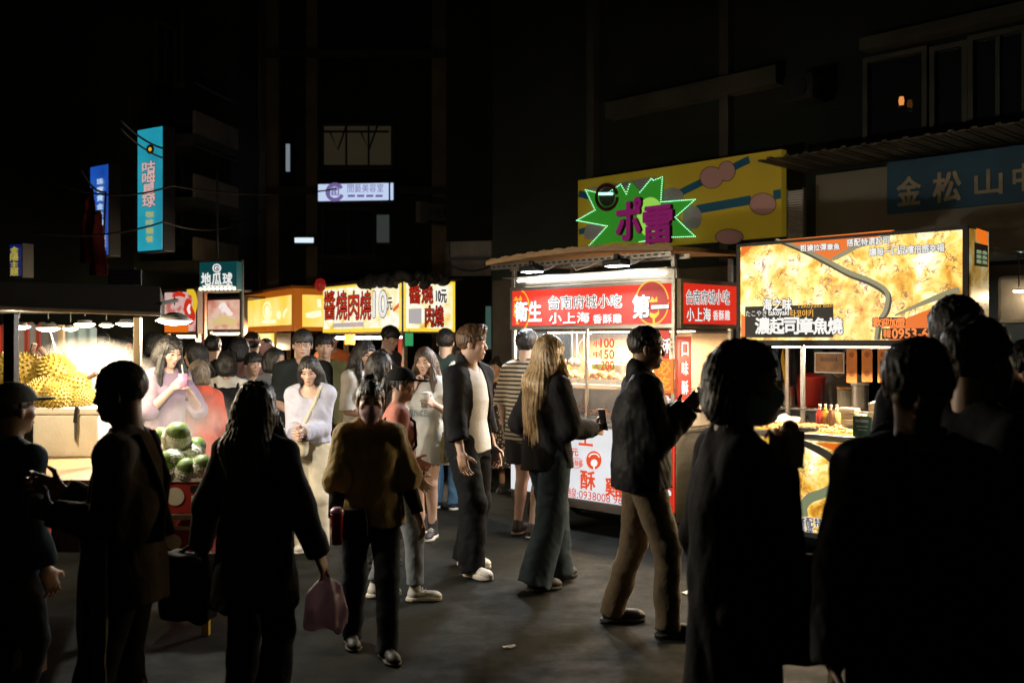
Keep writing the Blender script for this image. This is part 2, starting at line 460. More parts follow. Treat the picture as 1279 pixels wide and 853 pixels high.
        if d < 9:           # loose strands that break the outline
            me = F.hair.data; nv_ = len(me.vertices); cov = np.empty(nv_*3); me.vertices.foreach_get('co', cov); cov = cov.reshape(-1, 3); nov = np.empty(nv_*3); me.vertices.foreach_get('normal', nov); nov = nov.reshape(-1, 3)
            long_ = hair in ('long', 'wavy', 'bob', 'pony'); vs = []; fs = []
            for q_ in range(260 if long_ else 170):
                i_ = rr.randrange(nv_); p = cov[i_].copy(); nn = nov[i_]; g_ = np.array([rr.uniform(-.3, .3), rr.uniform(-.3, .3) - .2, -1.0]) if long_ else np.array([rr.uniform(-1, 1), rr.uniform(-.6, 1), rr.uniform(-.6, .5)])
                t_ = g_ - nn * (g_ @ nn); t_ = t_ / max(np.linalg.norm(t_), 1e-3); ln = rr.uniform(.03, .10) if long_ else rr.uniform(.015, .035); p = p - nn * .003
                sd_ = np.cross(t_, nn); k0 = len(vs); lift = rr.uniform(.05, .28)
                for w_ in range(5):
                    wd = .0011 * (1 - w_ / 4.6); vs += [p + sd_ * wd, p - sd_ * wd, p + nn * wd]; p = p + (t_ + nn * lift * (1 - w_ * .28) + np.array([0, 0, -.12 * w_ if long_ else 0])) * ln / 4
                for w_ in range(4):
                    a_ = k0 + 3 * w_
                    for e_ in range(3): f_ = (e_ + 1) % 3; fs.append((a_ + e_, a_ + f_, a_ + 3 + f_, a_ + 3 + e_))
            sm_ = bpy.data.meshes.new('stray_strands'); sm_.from_pydata([tuple(q) for q in vs], [], fs); sm_.materials.append(HR[hcol]); so_s = bpy.data.objects.new('stray_strands', sm_); COL.objects.link(so_s); so_s.parent = F.hair; so_s['kind'] = 'stuff'
    # ---------------- top
    kind = top['kind']; lo_ = top['lo']; zs = 1.0
    def torso(v, lo_, hem, flare, topcut=None):
        hb = (.163 if male else .162) * fw
        zz = np.array([.2, .80, .93, 1.06, 1.20, 1.31, 1.38, 1.425, 1.46]) - .935 + P[2]
        rx = np.array([hb + lo_, hb + lo_, hb - .004 + lo_, (.132 if male else .118) * fw + lo_, (.152 if male else .132) * fw**.5 + lo_, .16 * (1.08 if male else .95) + lo_ * .7, .135 * (1.12 if male else .98) + lo_ * .5, .085 + lo_ * .3, .05])
        ry = np.array([.126*fw + lo_, .126*fw + lo_, .118*fw + lo_, .098*fw + lo_, (.112 if male else .118)*fw**.5 + lo_, .10 + lo_*.7, .078 + lo_*.5, .06 + lo_*.3, .04])
        if kind in ('jacket', 'coat', 'puffy', 'tee', 'long', 'hoodie'):     # straighter below the chest
            m = zz < 1.15 - .935 + P[2]; rx[m] = np.maximum(rx[m], rx[4] * .98 * (1 if male else 1.0)); ry[m] = np.maximum(ry[m], ry[4] * .97)
        tl = math.tan(L)
        def fn(X, Y, Z):
            k = np.clip((hem + .25 - Z) / max(.25, .01), 0, 1.6) * flare if flare else 0
            a = np.interp(Z, zz, rx).astype(np.float32) + k; c = np.interp(Z, zz, ry).astype(np.float32) + k
            yy = Y - cy - np.maximum(Z - P[2], 0) * tl
            xr = X; q = np.sqrt((xr / a)**2 + (yy / c)**2)
            dd = (q - 1) * np.minimum(a, c)
            hh = hem + .008 * np.sin(X * 14 + seed) + .006 * np.sin(Y * 19)
            return np.maximum(np.maximum(dd, hh - Z), Z - zz[-1])
        v.put(fn, lo, np.array([hi[0], hi[1], zz[-1] + .03]), 0.0)
    def sleeves(v, frac, lo_, k=.03):
        for i, sx in enumerate((-1, 1)):
            a, e_, w = S[i], EL[i], WR[i]
            r0, r1, r2 = .050 + lo_ * .75, .046 + lo_ * .9, .034 + lo_ * .8
            if frac <= .5:
                t = frac / .5; v_end = a + (e_ - a) * t; flat(v, a, v_end, r0, r0 * .97 + .008, k)
            else:
                t = (frac - .5) / .5; v.cone(a, e_, r0, r1, k); flat(v, e_, e_ + (w - e_) * t, r1, r1 + (r2 - r1) * t + top.get('cuff', 0), .02)
            v.cone(N + np.array([sx * .045, -.005, -.012]), a, .042 + lo_ * .35, .047 + lo_ * .7, k)
    def flat(v, a, b_, r1, r2, k):
        a = np.array(a, float); b_ = np.array(b_, float); ba = b_ - a; l2 = float(ba @ ba) + 1e-9; rm = max(r1, r2)
        def fn(X, Y, Z):
            x_, y_, z_ = X - a[0], Y - a[1], Z - a[2]
            t0 = (x_*ba[0] + y_*ba[1] + z_*ba[2]) / l2; t = np.clip(t0, 0, 1)
            dd = np.sqrt((x_ - t*ba[0])**2 + (y_ - t*ba[1])**2 + (z_ - t*ba[2])**2) - (r1 + (r2 - r1) * t)
            return np.maximum(dd, (t0 - 1) * math.sqrt(l2))
        v.put(fn, np.minimum(a, b_) - rm, np.maximum(a, b_) + rm, k)
    ut = u * 1.12
    tm = top.get('m') or fab(top['col'], top['c'], **top.get('mk', {}))
    wv = waves(seed, .0042 * top.get('fold', 1), 34, .45, 4); wv2 = waves(seed + 9, .0013 * top.get('fold', 1), 95, .8)
    if kind != 'none':
        v = Vol(lo, hi, ut)
        hem = top['hem'] if kind != 'dress' else max(top['hem'], .1)
        torso(v, lo_, hem, top['flare'])
        if kind == 'puffy':
            pass
        v.cone(S[0], S[1], .052 + lo_ * .5, .052 + lo_ * .5, .04)
        if not male:
            for sx in (-1, 1): v.ell(N - sp * .19 + np.array([sx * .065, .075 + lo_ * .5, 0]), (.06, .05, .06), k=.05)
        sleeves(v, top['sleeve'], lo_)
        v.all(lambda X, Y, Z: wv(X, Y, Z) + wv2(X, Y, Z))
        # neck opening
        v.cone(N - sp * .03 + np.array([0, .012, 0]), N + sp * .12 + np.array([0, .02, 0]), .060 + top.get('neck', 0), .075 + top.get('neck', 0), .008, 's')
        if top.get('neck'): v.ell(N - sp * .04 + np.array([0, .07, 0]), (.06 + top['neck'], .07, .05 + top['neck']), None, .01, 's')
        if top.get('collar'):
            cc = N + sp * .012
            v.cone(cc - sp * .05 + np.array([0, -.012, 0]), cc + sp * .022 + np.array([0, -.012, 0]), .078, .074, .02)
            v.cone(cc - sp * .08 + np.array([0, .02, 0]), cc + sp * .16 + np.array([0, .02, 0]), .058, .066, .006, 's')
            v.ell(cc + np.array([0, .10, .02]), (.05, .07, .06), None, .01, 's')
        if top.get('hood'):
            v.ell(N + np.array([0, -.10, -.03]), (.12, .07, .085), None, .04); v.ell(N + np.array([0, -.04, .05]), (.085, .085, .08), None, .02, 's')
        if top['open']:
            w0 = top.get('openw', .07)
            def wedge(X, Y, Z):
                t = np.clip((N[2] - .02 - Z) / .6, 0, 1)
                return np.maximum(np.abs(X - .01) - (w0 * (.55 + .6 * t)), -(Y - cy - np.maximum(Z - P[2], 0) * math.tan(L) - .035))
            v.put(wedge, (-.2, cy, .5), (.2, cy + .4, N[2] + .1), .01, 's')
        F.top = v.mesh({'tee': 't_shirt', 'long': 'sweater', 'jacket': 'jacket', 'coat': 'coat', 'puffy': 'jacket', 'dress': 'dress', 'hoodie': 'hooded_jacket', 'shirt': 'shirt'}[kind], tm, body)
        if top['open']:
            v = Vol(lo, hi, ut); k0 = kind; kind = 'shirt'
            torso(v, lo_ * .62, top.get('uhem', hem + .02), 0)
            v.cone(S[0], S[1], .055, .055, .04)
            v.cone(N - sp * .03 + np.array([0, .012, 0]), N + sp * .12 + np.array([0, .02, 0]), .062, .075, .008, 's')
            v.all(lambda X, Y, Z: wv(X, Y, Z) * .4); v.mesh('t_shirt', fab(*top['under']), body); kind = k0
    # ---------------- bottom
    bk = bottom['kind']; bm_ = bottom.get('m') or fab(bottom['col'], bottom['c'], **bottom.get('mk', {})); lb = bottom['lo']
    if bk != 'none':
        v = Vol(lo, (hi[0], hi[1], P[2] + .18), ut)
        def pel(X, Y, Z):
            zz = np.array([-.2, -.06, .0, .10, .14]) + P[2]
            a = np.interp(Z, zz, np.array([.13, .150, .148, .125, .122]) * fw + min(lb, .02)); c = np.interp(Z, zz, np.array([.095, .108, .108, .094, .092]) * fw + min(lb, .02))
            dd = (np.sqrt((X / a)**2 + ((Y - cy) / c)**2) - 1) * np.minimum(a, c)
            return np.maximum(np.maximum(dd, Z - P[2] - .13), (P[2] - (.13 if bk != 'skirt' else .1)) - Z)
        v.put(pel, (-.3, cy - .3, P[2] - .25), (.3, cy + .3, P[2] + .15), .02)
        if bk == 'skirt':
            hem = bottom['hem']
            def sk(X, Y, Z):
                t = np.clip((P[2] + .05 - Z) / (P[2] + .05 - hem), 0, 1)
                a = .15 * fw + lb + bottom['flare'] * t; c = .11 * fw + lb + bottom['flare'] * t
                th = np.arctan2(X, Y - cy)
                q = (np.sqrt((X / a)**2 + ((Y - cy) / c)**2) - 1) * np.minimum(a, c) + .012 * t * np.sin(th * 9 + seed + np.sin(Z * 9))
                return np.maximum(np.maximum(q, hem - Z), Z - P[2] - .05)
            v.put(sk, (lo[0], lo[1], hem), (hi[0], hi[1], P[2] + .06), .03)
        else:
            for i, sx in enumerate((-1, 1)):
                hz_ = bottom['hem']; k1, a1 = KN[i], A[i]
                rk = .059 + lb + bottom['flare'] * .4; ra = .050 + lb + bottom['flare']
                if bk == 'shorts':
                    t = .7; flat(v, HIP[i], HIP[i] + (k1 - HIP[i]) * t, .098 + lb, .088 + lb + .02, .03)
                else:
                    v.cone(HIP[i] - np.array([0, 0, .0]), k1, .087 + lb, rk, .03)
                    dv = (k1 - a1); tt = np.clip((hz_ + f0[i][2] - .085 - f0[i][2]) / max(dv[2], .2), -.1, .3)
                    flat(v, k1, a1 + dv * tt + np.array([0, -.012, 0]), rk, ra, .03)
        wl = waves(seed + 3, .0048, 36, .8, 4); wl2 = waves(seed + 5, .0014, 90, 1.8)
        v.all(lambda X, Y, Z: wl(X, Y, Z) * np.clip(1.35 - Z, .3, 1.2) + wl2(X, Y, Z))
        F.bottom = v.mesh({'trousers': 'trousers', 'skirt': 'skirt', 'shorts': 'shorts'}[bk], bm_, body)
    # ---------------- shoes
    sm = mat('shoe ' + shoes['col'], shoes['c'], .55, bump=.15, bscale=40, var=.2, vscale=20); so = mat('sole ' + str(shoes['sole']), shoes['sole'], .7, bump=.1)
    for i, sx in enumerate((-1, 1)):
        ta = R(f0[i][3]) * sx; td = np.array([math.sin(ta), math.cos(ta), 0]); a = A[i]; z0 = f0[i][2]; pit = R(f0[i][4]) if len(f0[i]) > 4 else 0
        v = Vol(a + np.array([-.3, -.3, -.1]), a + np.array([.3, .3, .12]), min(u, .009))
        Rt = np.stack([np.array([td[1], -td[0], 0]), td, np.array([0, 0, 1.])], 1)
        v.cone(a + td * -.02 + np.array([0, 0, -.035]), a + td * .13 + np.array([0, 0, -.048]), .041, .034, .02)
        v.ell(a + td * .125 + np.array([0, 0, -.05]), (.044, .06, .032), Rt, .02)
        v.ell(a + td * -.025 + np.array([0, 0, -.035]), (.037, .045, .045), Rt, .02)
        if shoes.get('high'): v.cone(a + np.array([0, -.01, -.03]), a + np.array([0, -.02, .07]), .044, .045, .02)
        else: v.cone(a + np.array([0, -.015, -.02]), a + np.array([0, -.015, .012]), .043, .042, .02)
        v.all(lambda X, Y, Z: (a[2] - .068) - Z, 'i')
        sh = v.mesh('shoe', sm, body)
        v = Vol(a + np.array([-.3, -.3, -.12]), a + np.array([.3, .3, .05]), min(u, .009))
        v.ell(a + td * .11 + np.array([0, 0, -.07]), (.051, .075, .05), Rt, .02); v.ell(a + td * -.03 + np.array([0, 0, -.07]), (.042, .055, .05), Rt, .03)
        v.rbox(a + td * .04 + np.array([0, 0, -.07]), (.042, .09, .03), .02, Rt, .03)
        th = shoes.get('thick', .024)
        v.all(lambda X, Y, Z: np.maximum(Z - (a[2] - .0835 + th), (a[2] - .0835) - Z), 'i')
        v.mesh('sole', so, sh)
        if shoes.get('laces'):
            mb = MB()
            for q in range(4):
                c = a + td * (.04 + .022 * q) + np.array([0, 0, .008 - .011 * q]); sd_ = np.array([td[1], -td[0], 0]) * .022
                mb.tube([c - sd_ - np.array([0, 0, .006]), c + np.array([0, 0, .004]), c + sd_ - np.array([0, 0, .006])], .004, 6)
            mb.build('shoelace', mat('lace white', (.75, .74, .7), .8), sh, smooth=True)
    # ---------------- face
    if facef:
        RM = Matrix(Rh.tolist())
        for sx in (-1, 1):
            MB().ball(hp_(sx * .031, .0835, .008), tuple(k * hs for k in (.0135, .005, .0048)), 12, 8, RM @ Matrix.Rotation(-sx * .22, 3, 'Z')).build('eye', M_EYE, body, smooth=True)
            MB().ball(hp_(sx * .032, .0865, .031), tuple(k * hs for k in (.017, .005, .0035)), 10, 6, RM @ Matrix.Rotation(-sx * .25, 3, 'Z') @ Matrix.Rotation(sx * .1, 3, 'Y')).build('eyebrow', M_BROW, body, smooth=True)
        if not mask: MB().ball(hp_(0, .0895, -.059), tuple(k * hs for k in (.019, .0065, .0075)), 12, 8, RM).build('lips', M_LIP, body, smooth=True)
    if mask:
        v = Vol(HC - .2, HC + .2, min(u, .007))
        v.ell(hp_(0, .030, -.045), np.array((.066, .072, .070)) * hs, Rh, .02); v.ell(hp_(0, .075, -.03), np.array((.03, .045, .035)) * hs, Rh, .03)
        v.ell(hp_(0, .066, -.090), np.array((.03, .026, .024)) * hs, Rh, .03)
        nv = Rh @ np.array([0, 1., 0]); c0 = float(nv @ HC) + .006 * hs; nz = Rh @ np.array([0, -.25, 1.]); c1 = float(nz @ HC) - .028 * hs
        v.all(lambda X, Y, Z: np.maximum(c0 - (nv[0]*X + nv[1]*Y + nv[2]*Z), (nz[0]*X + nz[1]*Y + nz[2]*Z) - c1), 'i')
        v.all(lambda X, Y, Z: .0012 * np.sin(Z * 420))
        mk = v.mesh('face_mask', mask, body)
        for sx in (-1, 1): mb = MB(); mb.tube([hp_(sx*.062, .012, -.035), hp_(sx*.078, -.005, -.012), hp_(sx*.08, -.022, .006), hp_(sx*.078, -.018, -.03), hp_(sx*.06, .015, -.07)], .0018, 5); mb.build('ear_loop', mask, mk, smooth=True)
    return F
def glasses(F, m=None):
    mb = MB(); hp = F.hp
    for sx in (-1, 1):
        c = [hp(sx * .033 + .025 * math.cos(t), .1 - .25 * abs(.025 * math.cos(t)) , .008 + .019 * math.sin(t)) for t in [2*math.pi*k/20 for k in range(21)]]
        mb.tube(c, .0022, 6); mb.tube([hp(sx * .058, .094, .014), hp(sx * .08, .03, .014), hp(sx * .082, -.01, .008)], .002, 6)
    mb.tube([hp(-.009, .1, .012), hp(0, .103, .014), hp(.009, .1, .012)], .002, 6)
    mb.build('glasses', mat('glasses frame', (.02, .02, .02), .3), F.o, smooth=True)
def cap(F, m, yaw=0, brim=True):
    u = .008; hp = F.hp; HC, Rh = F.HC, F.Rh; hs = F.hs
    v = Vol(HC - .26, HC + .26, u)
    v.ell(hp(0, -.008, .045), np.array((.096, .116, .098)) * hs, Rh, .01)
    nz = Rh @ nrm((0, -.1, 1.)); c1 = float(nz @ HC) + .045 * hs
    v.all(lambda X, Y, Z: c1 - (nz[0]*X + nz[1]*Y + nz[2]*Z), 'i')
    if brim: v.ell(hp(0, .125, .055), np.array((.078, .085, .009)) * hs, Rh, .012)
    v.mesh('cap', m, F.o)
def loc_to_world(F, p): return F.o.matrix_basis @ Vector(p)
def at_person(F, o): o.location = F.o.location; o.rotation_euler = F.o.rotation_euler; o.scale = F.o.scale
# ------------------------------------------------------------------ materials of the place
M = {}
M['steel'] = mat('brushed steel', (.42, .41, .39), .32, .9, bump=.08, bscale=30, stretch=(1, 1, 12), var=.12, vscale=6)
M['darksteel'] = mat('dark painted steel', (.03, .03, .032), .5, .3, bump=.05)
M['black'] = mat('black plastic', (.012, .012, .013), .45, bump=.05)
M['tan'] = mat('tan painted steel', (.30, .22, .12), .5, .2, bump=.1, var=.2)
M['ply'] = mat('warm plywood', (.34, .22, .11), .65, bump=.15, bscale=20, stretch=(2, 14, 14), var=.3, vscale=4)
M['wood'] = mat('pale counter wood', (.40, .26, .12), .5, bump=.15, bscale=16, stretch=(2, 16, 16), var=.28, vscale=4)
M['darkwood'] = mat('dark wood', (.09, .045, .025), .6, bump=.2, bscale=14, stretch=(10, 10, 1), var=.4, vscale=5)
M['frame'] = mat('weathered window frame', (.075, .07, .052), .6, bump=.1, var=.3, vscale=4)
M['concrete'] = mat('grimy concrete', (.055, .055, .045), .9, bump=.3, bscale=9, var=.4, vscale=1.3)
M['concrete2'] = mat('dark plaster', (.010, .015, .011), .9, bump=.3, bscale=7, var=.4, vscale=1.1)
M['tile'] = mat('ochre wall tile', (.17, .12, .06), .6, bump=.2, bscale=22, var=.3, vscale=2)
M['beige'] = mat('beige metal sheet', (.19, .175, .135), .6, bump=.08, bscale=4, var=.15, vscale=1.2)
M['navy'] = mat('faded teal board', (.006, .065, .13), .6, bump=.1, bscale=10, var=.25, vscale=1.5)
M['gold'] = mat('dull gold letter', (.33, .27, .17), .5, .1, var=.2, vscale=10)
M['glass'] = mat('clear glass', (.9, .95, .95), .03, alpha=.07)
M['darkglass'] = mat('dark window glass', (.015, .018, .02), .06, spec=.7)
M['plastic'] = mat('cloudy plastic sheet', (.75, .68, .6), .25, alpha=.32, bump=.35, bscale=7)
M['white'] = mat('white enamel', (.72, .71, .68), .4, bump=.05)
M['foam'] = mat('white foam box', (.70, .66, .56), .7, bump=.2, bscale=70, var=.08)
M['red'] = mat('red paint', (.50, .03, .02), .45, bump=.05)
M['fried'] = mat('fried batter', (.52, .24, .06), .7, bump=.8, bscale=70, var=.45, vscale=30)
M['cheese'] = mat('pale grated cheese', (.78, .56, .20), .6, bump=.3, bscale=60, var=.2)
M['green'] = mat('dark green card', (.02, .11, .05), .5)
M['cable'] = mat('black rubber cable', (.01, .01, .01), .6)
def em(name, c, s, sample=True, rough=.4): return mat(name, tuple(k * .35 for k in c), rough, emit=c, estr=s, sample=sample)
E_TUBE = em('fluorescent tube', (1, .95, .85), 9)
E_WARMTUBE = em('warm fluorescent tube', (1, .78, .5), 8)
E_BULB = em('warm bulb', (1, .80, .52), 14)
E_WHITE = em('white lamp diffuser', (.93, .97, 1), 16)
T_RED = em('backlit red ink', (.62, .03, .012), .9, False)
T_WHITE = em('backlit white letter', (.95, .95, .92), .85, False)
T_BLACK = mat('black ink', (.01, .01, .01), .5)

# ------------------------------------------------------------------ night sky and ground
w = bpy.data.worlds.new('World'); SC.world = w; w.use_nodes = True
nt = w.node_tree; bg = nt.nodes['Background']
sky = nt.nodes.new('ShaderNodeTexSky'); sky.sky_type = 'NISHITA'; sky.sun_disc = False; sky.sun_elevation = R(-6); sky.sun_rotation = R(200)
mx = nt.nodes.new('ShaderNodeMix'); mx.data_type = 'RGBA'; mx.inputs['Factor'].default_value = .97
mx.inputs['B'].default_value = (.0011, .0034, .0017, 1)
nt.links.new(sky.outputs[0], mx.inputs['A']); nt.links.new(mx.outputs['Result'], bg.inputs['Color']); bg.inputs['Strength'].default_value = 1.0

gm = bpy.data.materials.new('asphalt'); gm.use_nodes = True
g_nt = gm.node_tree; gb = g_nt.nodes['Principled BSDF']; gl = g_nt.links.new
tc = g_nt.nodes.new('ShaderNodeTexCoord')
def gn(scale, detail=6, rough=.6):
    n = g_nt.nodes.new('ShaderNodeTexNoise'); n.inputs['Scale'].default_value = scale; n.inputs['Detail'].default_value = detail; n.inputs['Roughness'].default_value = rough
    gl(tc.outputs['Object'], n.inputs['Vector']); return n
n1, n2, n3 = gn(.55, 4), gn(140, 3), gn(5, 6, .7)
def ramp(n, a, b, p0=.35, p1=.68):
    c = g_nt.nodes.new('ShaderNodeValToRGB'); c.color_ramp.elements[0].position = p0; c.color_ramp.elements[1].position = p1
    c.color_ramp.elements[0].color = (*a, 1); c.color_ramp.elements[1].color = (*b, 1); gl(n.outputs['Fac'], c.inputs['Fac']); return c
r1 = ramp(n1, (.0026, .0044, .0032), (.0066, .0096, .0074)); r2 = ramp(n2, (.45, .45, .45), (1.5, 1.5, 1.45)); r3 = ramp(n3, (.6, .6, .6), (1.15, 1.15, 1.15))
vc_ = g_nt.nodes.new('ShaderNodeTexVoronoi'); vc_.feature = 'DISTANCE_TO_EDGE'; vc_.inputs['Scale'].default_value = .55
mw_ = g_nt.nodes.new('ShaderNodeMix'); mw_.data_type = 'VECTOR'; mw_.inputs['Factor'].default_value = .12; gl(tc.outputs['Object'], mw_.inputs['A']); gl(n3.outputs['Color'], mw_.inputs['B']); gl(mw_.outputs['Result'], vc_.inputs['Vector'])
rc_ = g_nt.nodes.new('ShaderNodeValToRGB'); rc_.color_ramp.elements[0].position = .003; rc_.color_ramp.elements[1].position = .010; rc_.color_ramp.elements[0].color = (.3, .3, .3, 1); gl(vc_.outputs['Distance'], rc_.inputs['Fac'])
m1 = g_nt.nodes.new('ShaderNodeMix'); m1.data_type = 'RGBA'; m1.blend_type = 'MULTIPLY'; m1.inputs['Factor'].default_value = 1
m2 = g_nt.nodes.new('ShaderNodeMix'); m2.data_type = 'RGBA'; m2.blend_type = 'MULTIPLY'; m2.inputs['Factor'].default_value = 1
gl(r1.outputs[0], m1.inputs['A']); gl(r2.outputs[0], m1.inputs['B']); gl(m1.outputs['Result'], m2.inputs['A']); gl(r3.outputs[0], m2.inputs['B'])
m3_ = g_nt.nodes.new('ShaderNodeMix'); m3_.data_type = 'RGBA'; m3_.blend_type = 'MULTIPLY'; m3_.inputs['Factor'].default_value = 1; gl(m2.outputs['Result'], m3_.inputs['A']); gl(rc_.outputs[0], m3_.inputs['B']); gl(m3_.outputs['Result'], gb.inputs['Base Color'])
rr_ = ramp(n3, (.68, .68, .68), (.92, .92, .92)); gb.inputs['Specular IOR Level'].default_value = .22; gl(rr_.outputs[0], gb.inputs['Roughness'])
gbp = g_nt.nodes.new('ShaderNodeBump'); gbp.inputs['Strength'].default_value = .5; gbp.inputs['Distance'].default_value = .004
gl(n2.outputs['Fac'], gbp.inputs['Height']); gl(gbp.outputs[0], gb.inputs['Normal'])
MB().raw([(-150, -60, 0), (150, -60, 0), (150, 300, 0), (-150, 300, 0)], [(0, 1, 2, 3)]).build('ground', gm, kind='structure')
mc = MB()
r_ = random.Random(3)
def litter(px, py, sx, sy, rz, m, label, cat='litter', name='litter'):
    d = EYE * FOC / (py - CY)
    b = MB(); n = 5
    for i in range(n):
        for j in range(3):
            b.v.append((sx * (i/(n-1) - .5), sy * (j/2 - .5), .003 + .012 * r_.random()))
    for i in range(n-1):
        for j in range(2): b.f.append((i*3+j, (i+1)*3+j, (i+1)*3+j+1, i*3+j+1)); b.mi.append(0)
    o = b.build(name, m); s = o.modifiers.new('thickness', 'SOLIDIFY'); s.thickness = .002
    o.location = (gx(px, d), d, .002); o.rotation_euler = (0, 0, rz); return tag(o, label, cat)
paper = mat('crumpled paper', (.72, .70, .66), .8, bump=.3)
litter(636, 809, .07, .03, .3, paper, 'small white scrap of paper lying alone on the dark asphalt', name='paper_scrap')
litter(859, 741, .09, .04, .8, paper, 'white crumpled tissue on the asphalt behind the masked woman', name='paper_tissue')
litter(1179, 800, .10, .02, 1.9, mat('dull wrapper', (.2, .2, .18), .5), 'grey wrapper on the asphalt at the lower right', name='candy_wrapper')

def lamp(name, kind, loc, energy, col=(1, .85, .65), size=.2, rot=(0, 0, 0), sizey=None, spot=None, parent=None):
    l = bpy.data.lights.new(name, kind); l.energy = energy; l.color = col
    if kind == 'AREA':
        l.size = size
        if sizey: l.shape = 'RECTANGLE'; l.size_y = sizey
    elif kind == 'SPOT': l.shadow_soft_size = size; l.spot_size = R(spot or 120); l.spot_blend = .6
    else: l.shadow_soft_size = size
    o = bpy.data.objects.new(name, l); COL.objects.link(o); o.location = loc; o.rotation_euler = rot
    if parent: o.parent = parent
    return o
def poly(parent, P, pts, m, y, name='print_patch'):
    q = [P.at(*p) for p in pts]; b = MB(); b.raw([(x, y, z) for x, z in q], [tuple(range(len(q)))])
    me = bpy.data.meshes.new(name); me.from_pydata(b.v, [], b.f); me.materials.append(m)
    o = bpy.data.objects.new(name, me); COL.objects.link(o); o.parent = parent; return o
def ribbon(parent, P, pts, ws, m, y, name='print_streak'):
    q = [Vector((P.at(*p)[0], 0, P.at(*p)[1])) for p in pts]; L_, R_ = [], []
    # smooth by Catmull-Rom
    out, wo = [], []
    for i in range(len(q) - 1):
        p0, p1, p2, p3 = q[max(i-1, 0)], q[i], q[i+1], q[min(i+2, len(q)-1)]
        for k in range(8):
            t = k / 8; out.append(.5 * ((2*p1) + (p2-p0)*t + (2*p0-5*p1+4*p2-p3)*t*t + (3*p1-p0-3*p2+p3)*t**3)); wo.append(ws[i] + (ws[i+1]-ws[i])*t)
    out.append(q[-1]); wo.append(ws[-1]); b = MB(); vs = []
    for i, p in enumerate(out):
        t = (out[min(i+1, len(out)-1)] - out[max(i-1, 0)]).normalized(); n = Vector((-t.z, 0, t.x)) * wo[i] / 2
        vs += [(p.x + n.x, y, p.z + n.z), (p.x - n.x, y, p.z - n.z)]
    me = bpy.data.meshes.new(name); me.from_pydata(vs, [], [(2*i, 2*i+1, 2*i+3, 2*i+2) for i in range(len(out)-1)]); me.materials.append(m)
    o = bpy.data.objects.new(name, me); COL.objects.link(o); o.parent = parent; return o
def circle_pts(x, y, rx, ry, n=32, a0=0, a1=360): return [(x + rx*math.cos(R(a0 + (a1-a0)*k/n)), y + ry*math.sin(R(a0 + (a1-a0)*k/n))) for k in range(n + (a1-a0 != 360))]
def T(parent, P, s, px, m, y=-.006, **k): return text(parent, s, P.box(*px), m, y, **k)
def Tv(parent, P, s, px, m, y=-.006, gap=.12, **k):     # characters one under another
    x0, y0, x1, y1 = px; n = len(s); hgt = (y1 - y0) / n
    for i, c in enumerate(s): T(parent, P, c, (x0, y0 + hgt*(i + gap/2), x1, y0 + hgt*(i + 1 - gap/2)), m, y, **k)
def Th(parent, P, s, px, m, y=-.006, gap=.12, dy=0, **k):       # characters side by side, one box each
    x0, y0, x1, y1 = px; n = len(s); wd = (x1 - x0) / n
    for i, c in enumerate(s):
        if c == ' ': continue
        T(parent, P, c, (x0 + wd*(i + gap/2), y0 + dy*i/n, x0 + wd*(i + 1 - gap/2), y1 + dy*i/n), m, y, **k)

# ================================================================== red fried chicken stall
PB = Panel((-.02, 9.44), (1.32, 8.07)); LB, DB = PB.len, .88
PBs = Panel((1.32, 8.07), (1.948, 8.687))
st = thing('food_stall', 'steel fried chicken stall with red sign boards, glass case and white lit front', 'food stall', (-.02, 9.44, 0), PB.rz)
b = MB(); b.b2(.0, LB, .015, DB, .2, .93); cab = b.build('cabinet', M['steel'], st, bevel=.006)
b = MB(); b.b2(-.02, LB + .02, -.03, DB + .02, .932, .965); b.build('counter_top', M['steel'], st, bevel=.005)
for x in (.03, LB - .03):
    for y in (.03, DB - .03): MB().b2(x - .018, x + .018, y - .018, y + .018, .966, 2.40).build('post', M['steel'], st, bevel=.003)
for x in (.2, LB - .2):
    for y in (.15, DB - .15):
        b = MB(); b.tube([(x - .02, y, .1), (x + .02, y, .1)], .098, 20); b.tube([(x, y, .1), (x, y, .2)], .02, 8); b.build('wheel', M['black'], st)
# front board, lit
E_BOARD = em('white lit board', (.86, .88, .92), .78); E_REDP = em('lit red board', (.68, .026, .010), .98, rough=.75); E_REDP2 = em('dim lit red board', (.60, .04, .02), .8)
xr = PB.at(816, 560)[0]
b = MB(); b.b2(.02, xr, -.006, .012, .29, .925); fb = b.build('front_board', E_BOARD, st)
b = MB(); b.b2(xr + .003, LB - .012, -.006, .012, .29, .925); fr = b.build('red_front_board', E_REDP, st)
b = MB(); b.b2(0, LB, -.014, .0, .262, .287); b.build('trim', M['steel'], st)
T_VERM = em('backlit vermilion ink', (.78, .075, .02), .85, False)
for c, bx in (('小', (675, 534, 699, 560)), ('上', (724, 534, 741, 556)), ('海', (772, 541, 800, 570)), ('香', (692, 584, 710, 606)), ('酥', (726, 588, 744, 611)), ('雞', (757, 597, 780, 620))):
    T(fb, PB, c, bx, T_VERM, -.009, bold=.03)
T(fb, PB, '專線:0938008 96', (700, 612, 778, 625), T_RED, -.009, bold=.008, slant=0)
poly(fb, PB, circle_pts(742.5, 574.5, 9.5, 11.5), T_VERM, -.009, 'logo_disc')
poly(fb, PB, circle_pts(743, 578, 4.2, 4.6), T_WHITE, -.0105, 'logo_mark'); poly(fb, PB, [(741.6, 579), (744.2, 579), (743.6, 586), (742.2, 586)], T_WHITE, -.0108, 'logo_mark')
ribbon(fb, PB, [(736.5, 570.5), (739, 567.5), (743, 566.5), (747, 567.5), (749.5, 571)], [.012]*5, T_WHITE, -.0105, 'logo_mark')
T(fb, PB, '元', (714, 560, 723, 569), T_VERM, -.009, bold=.03)
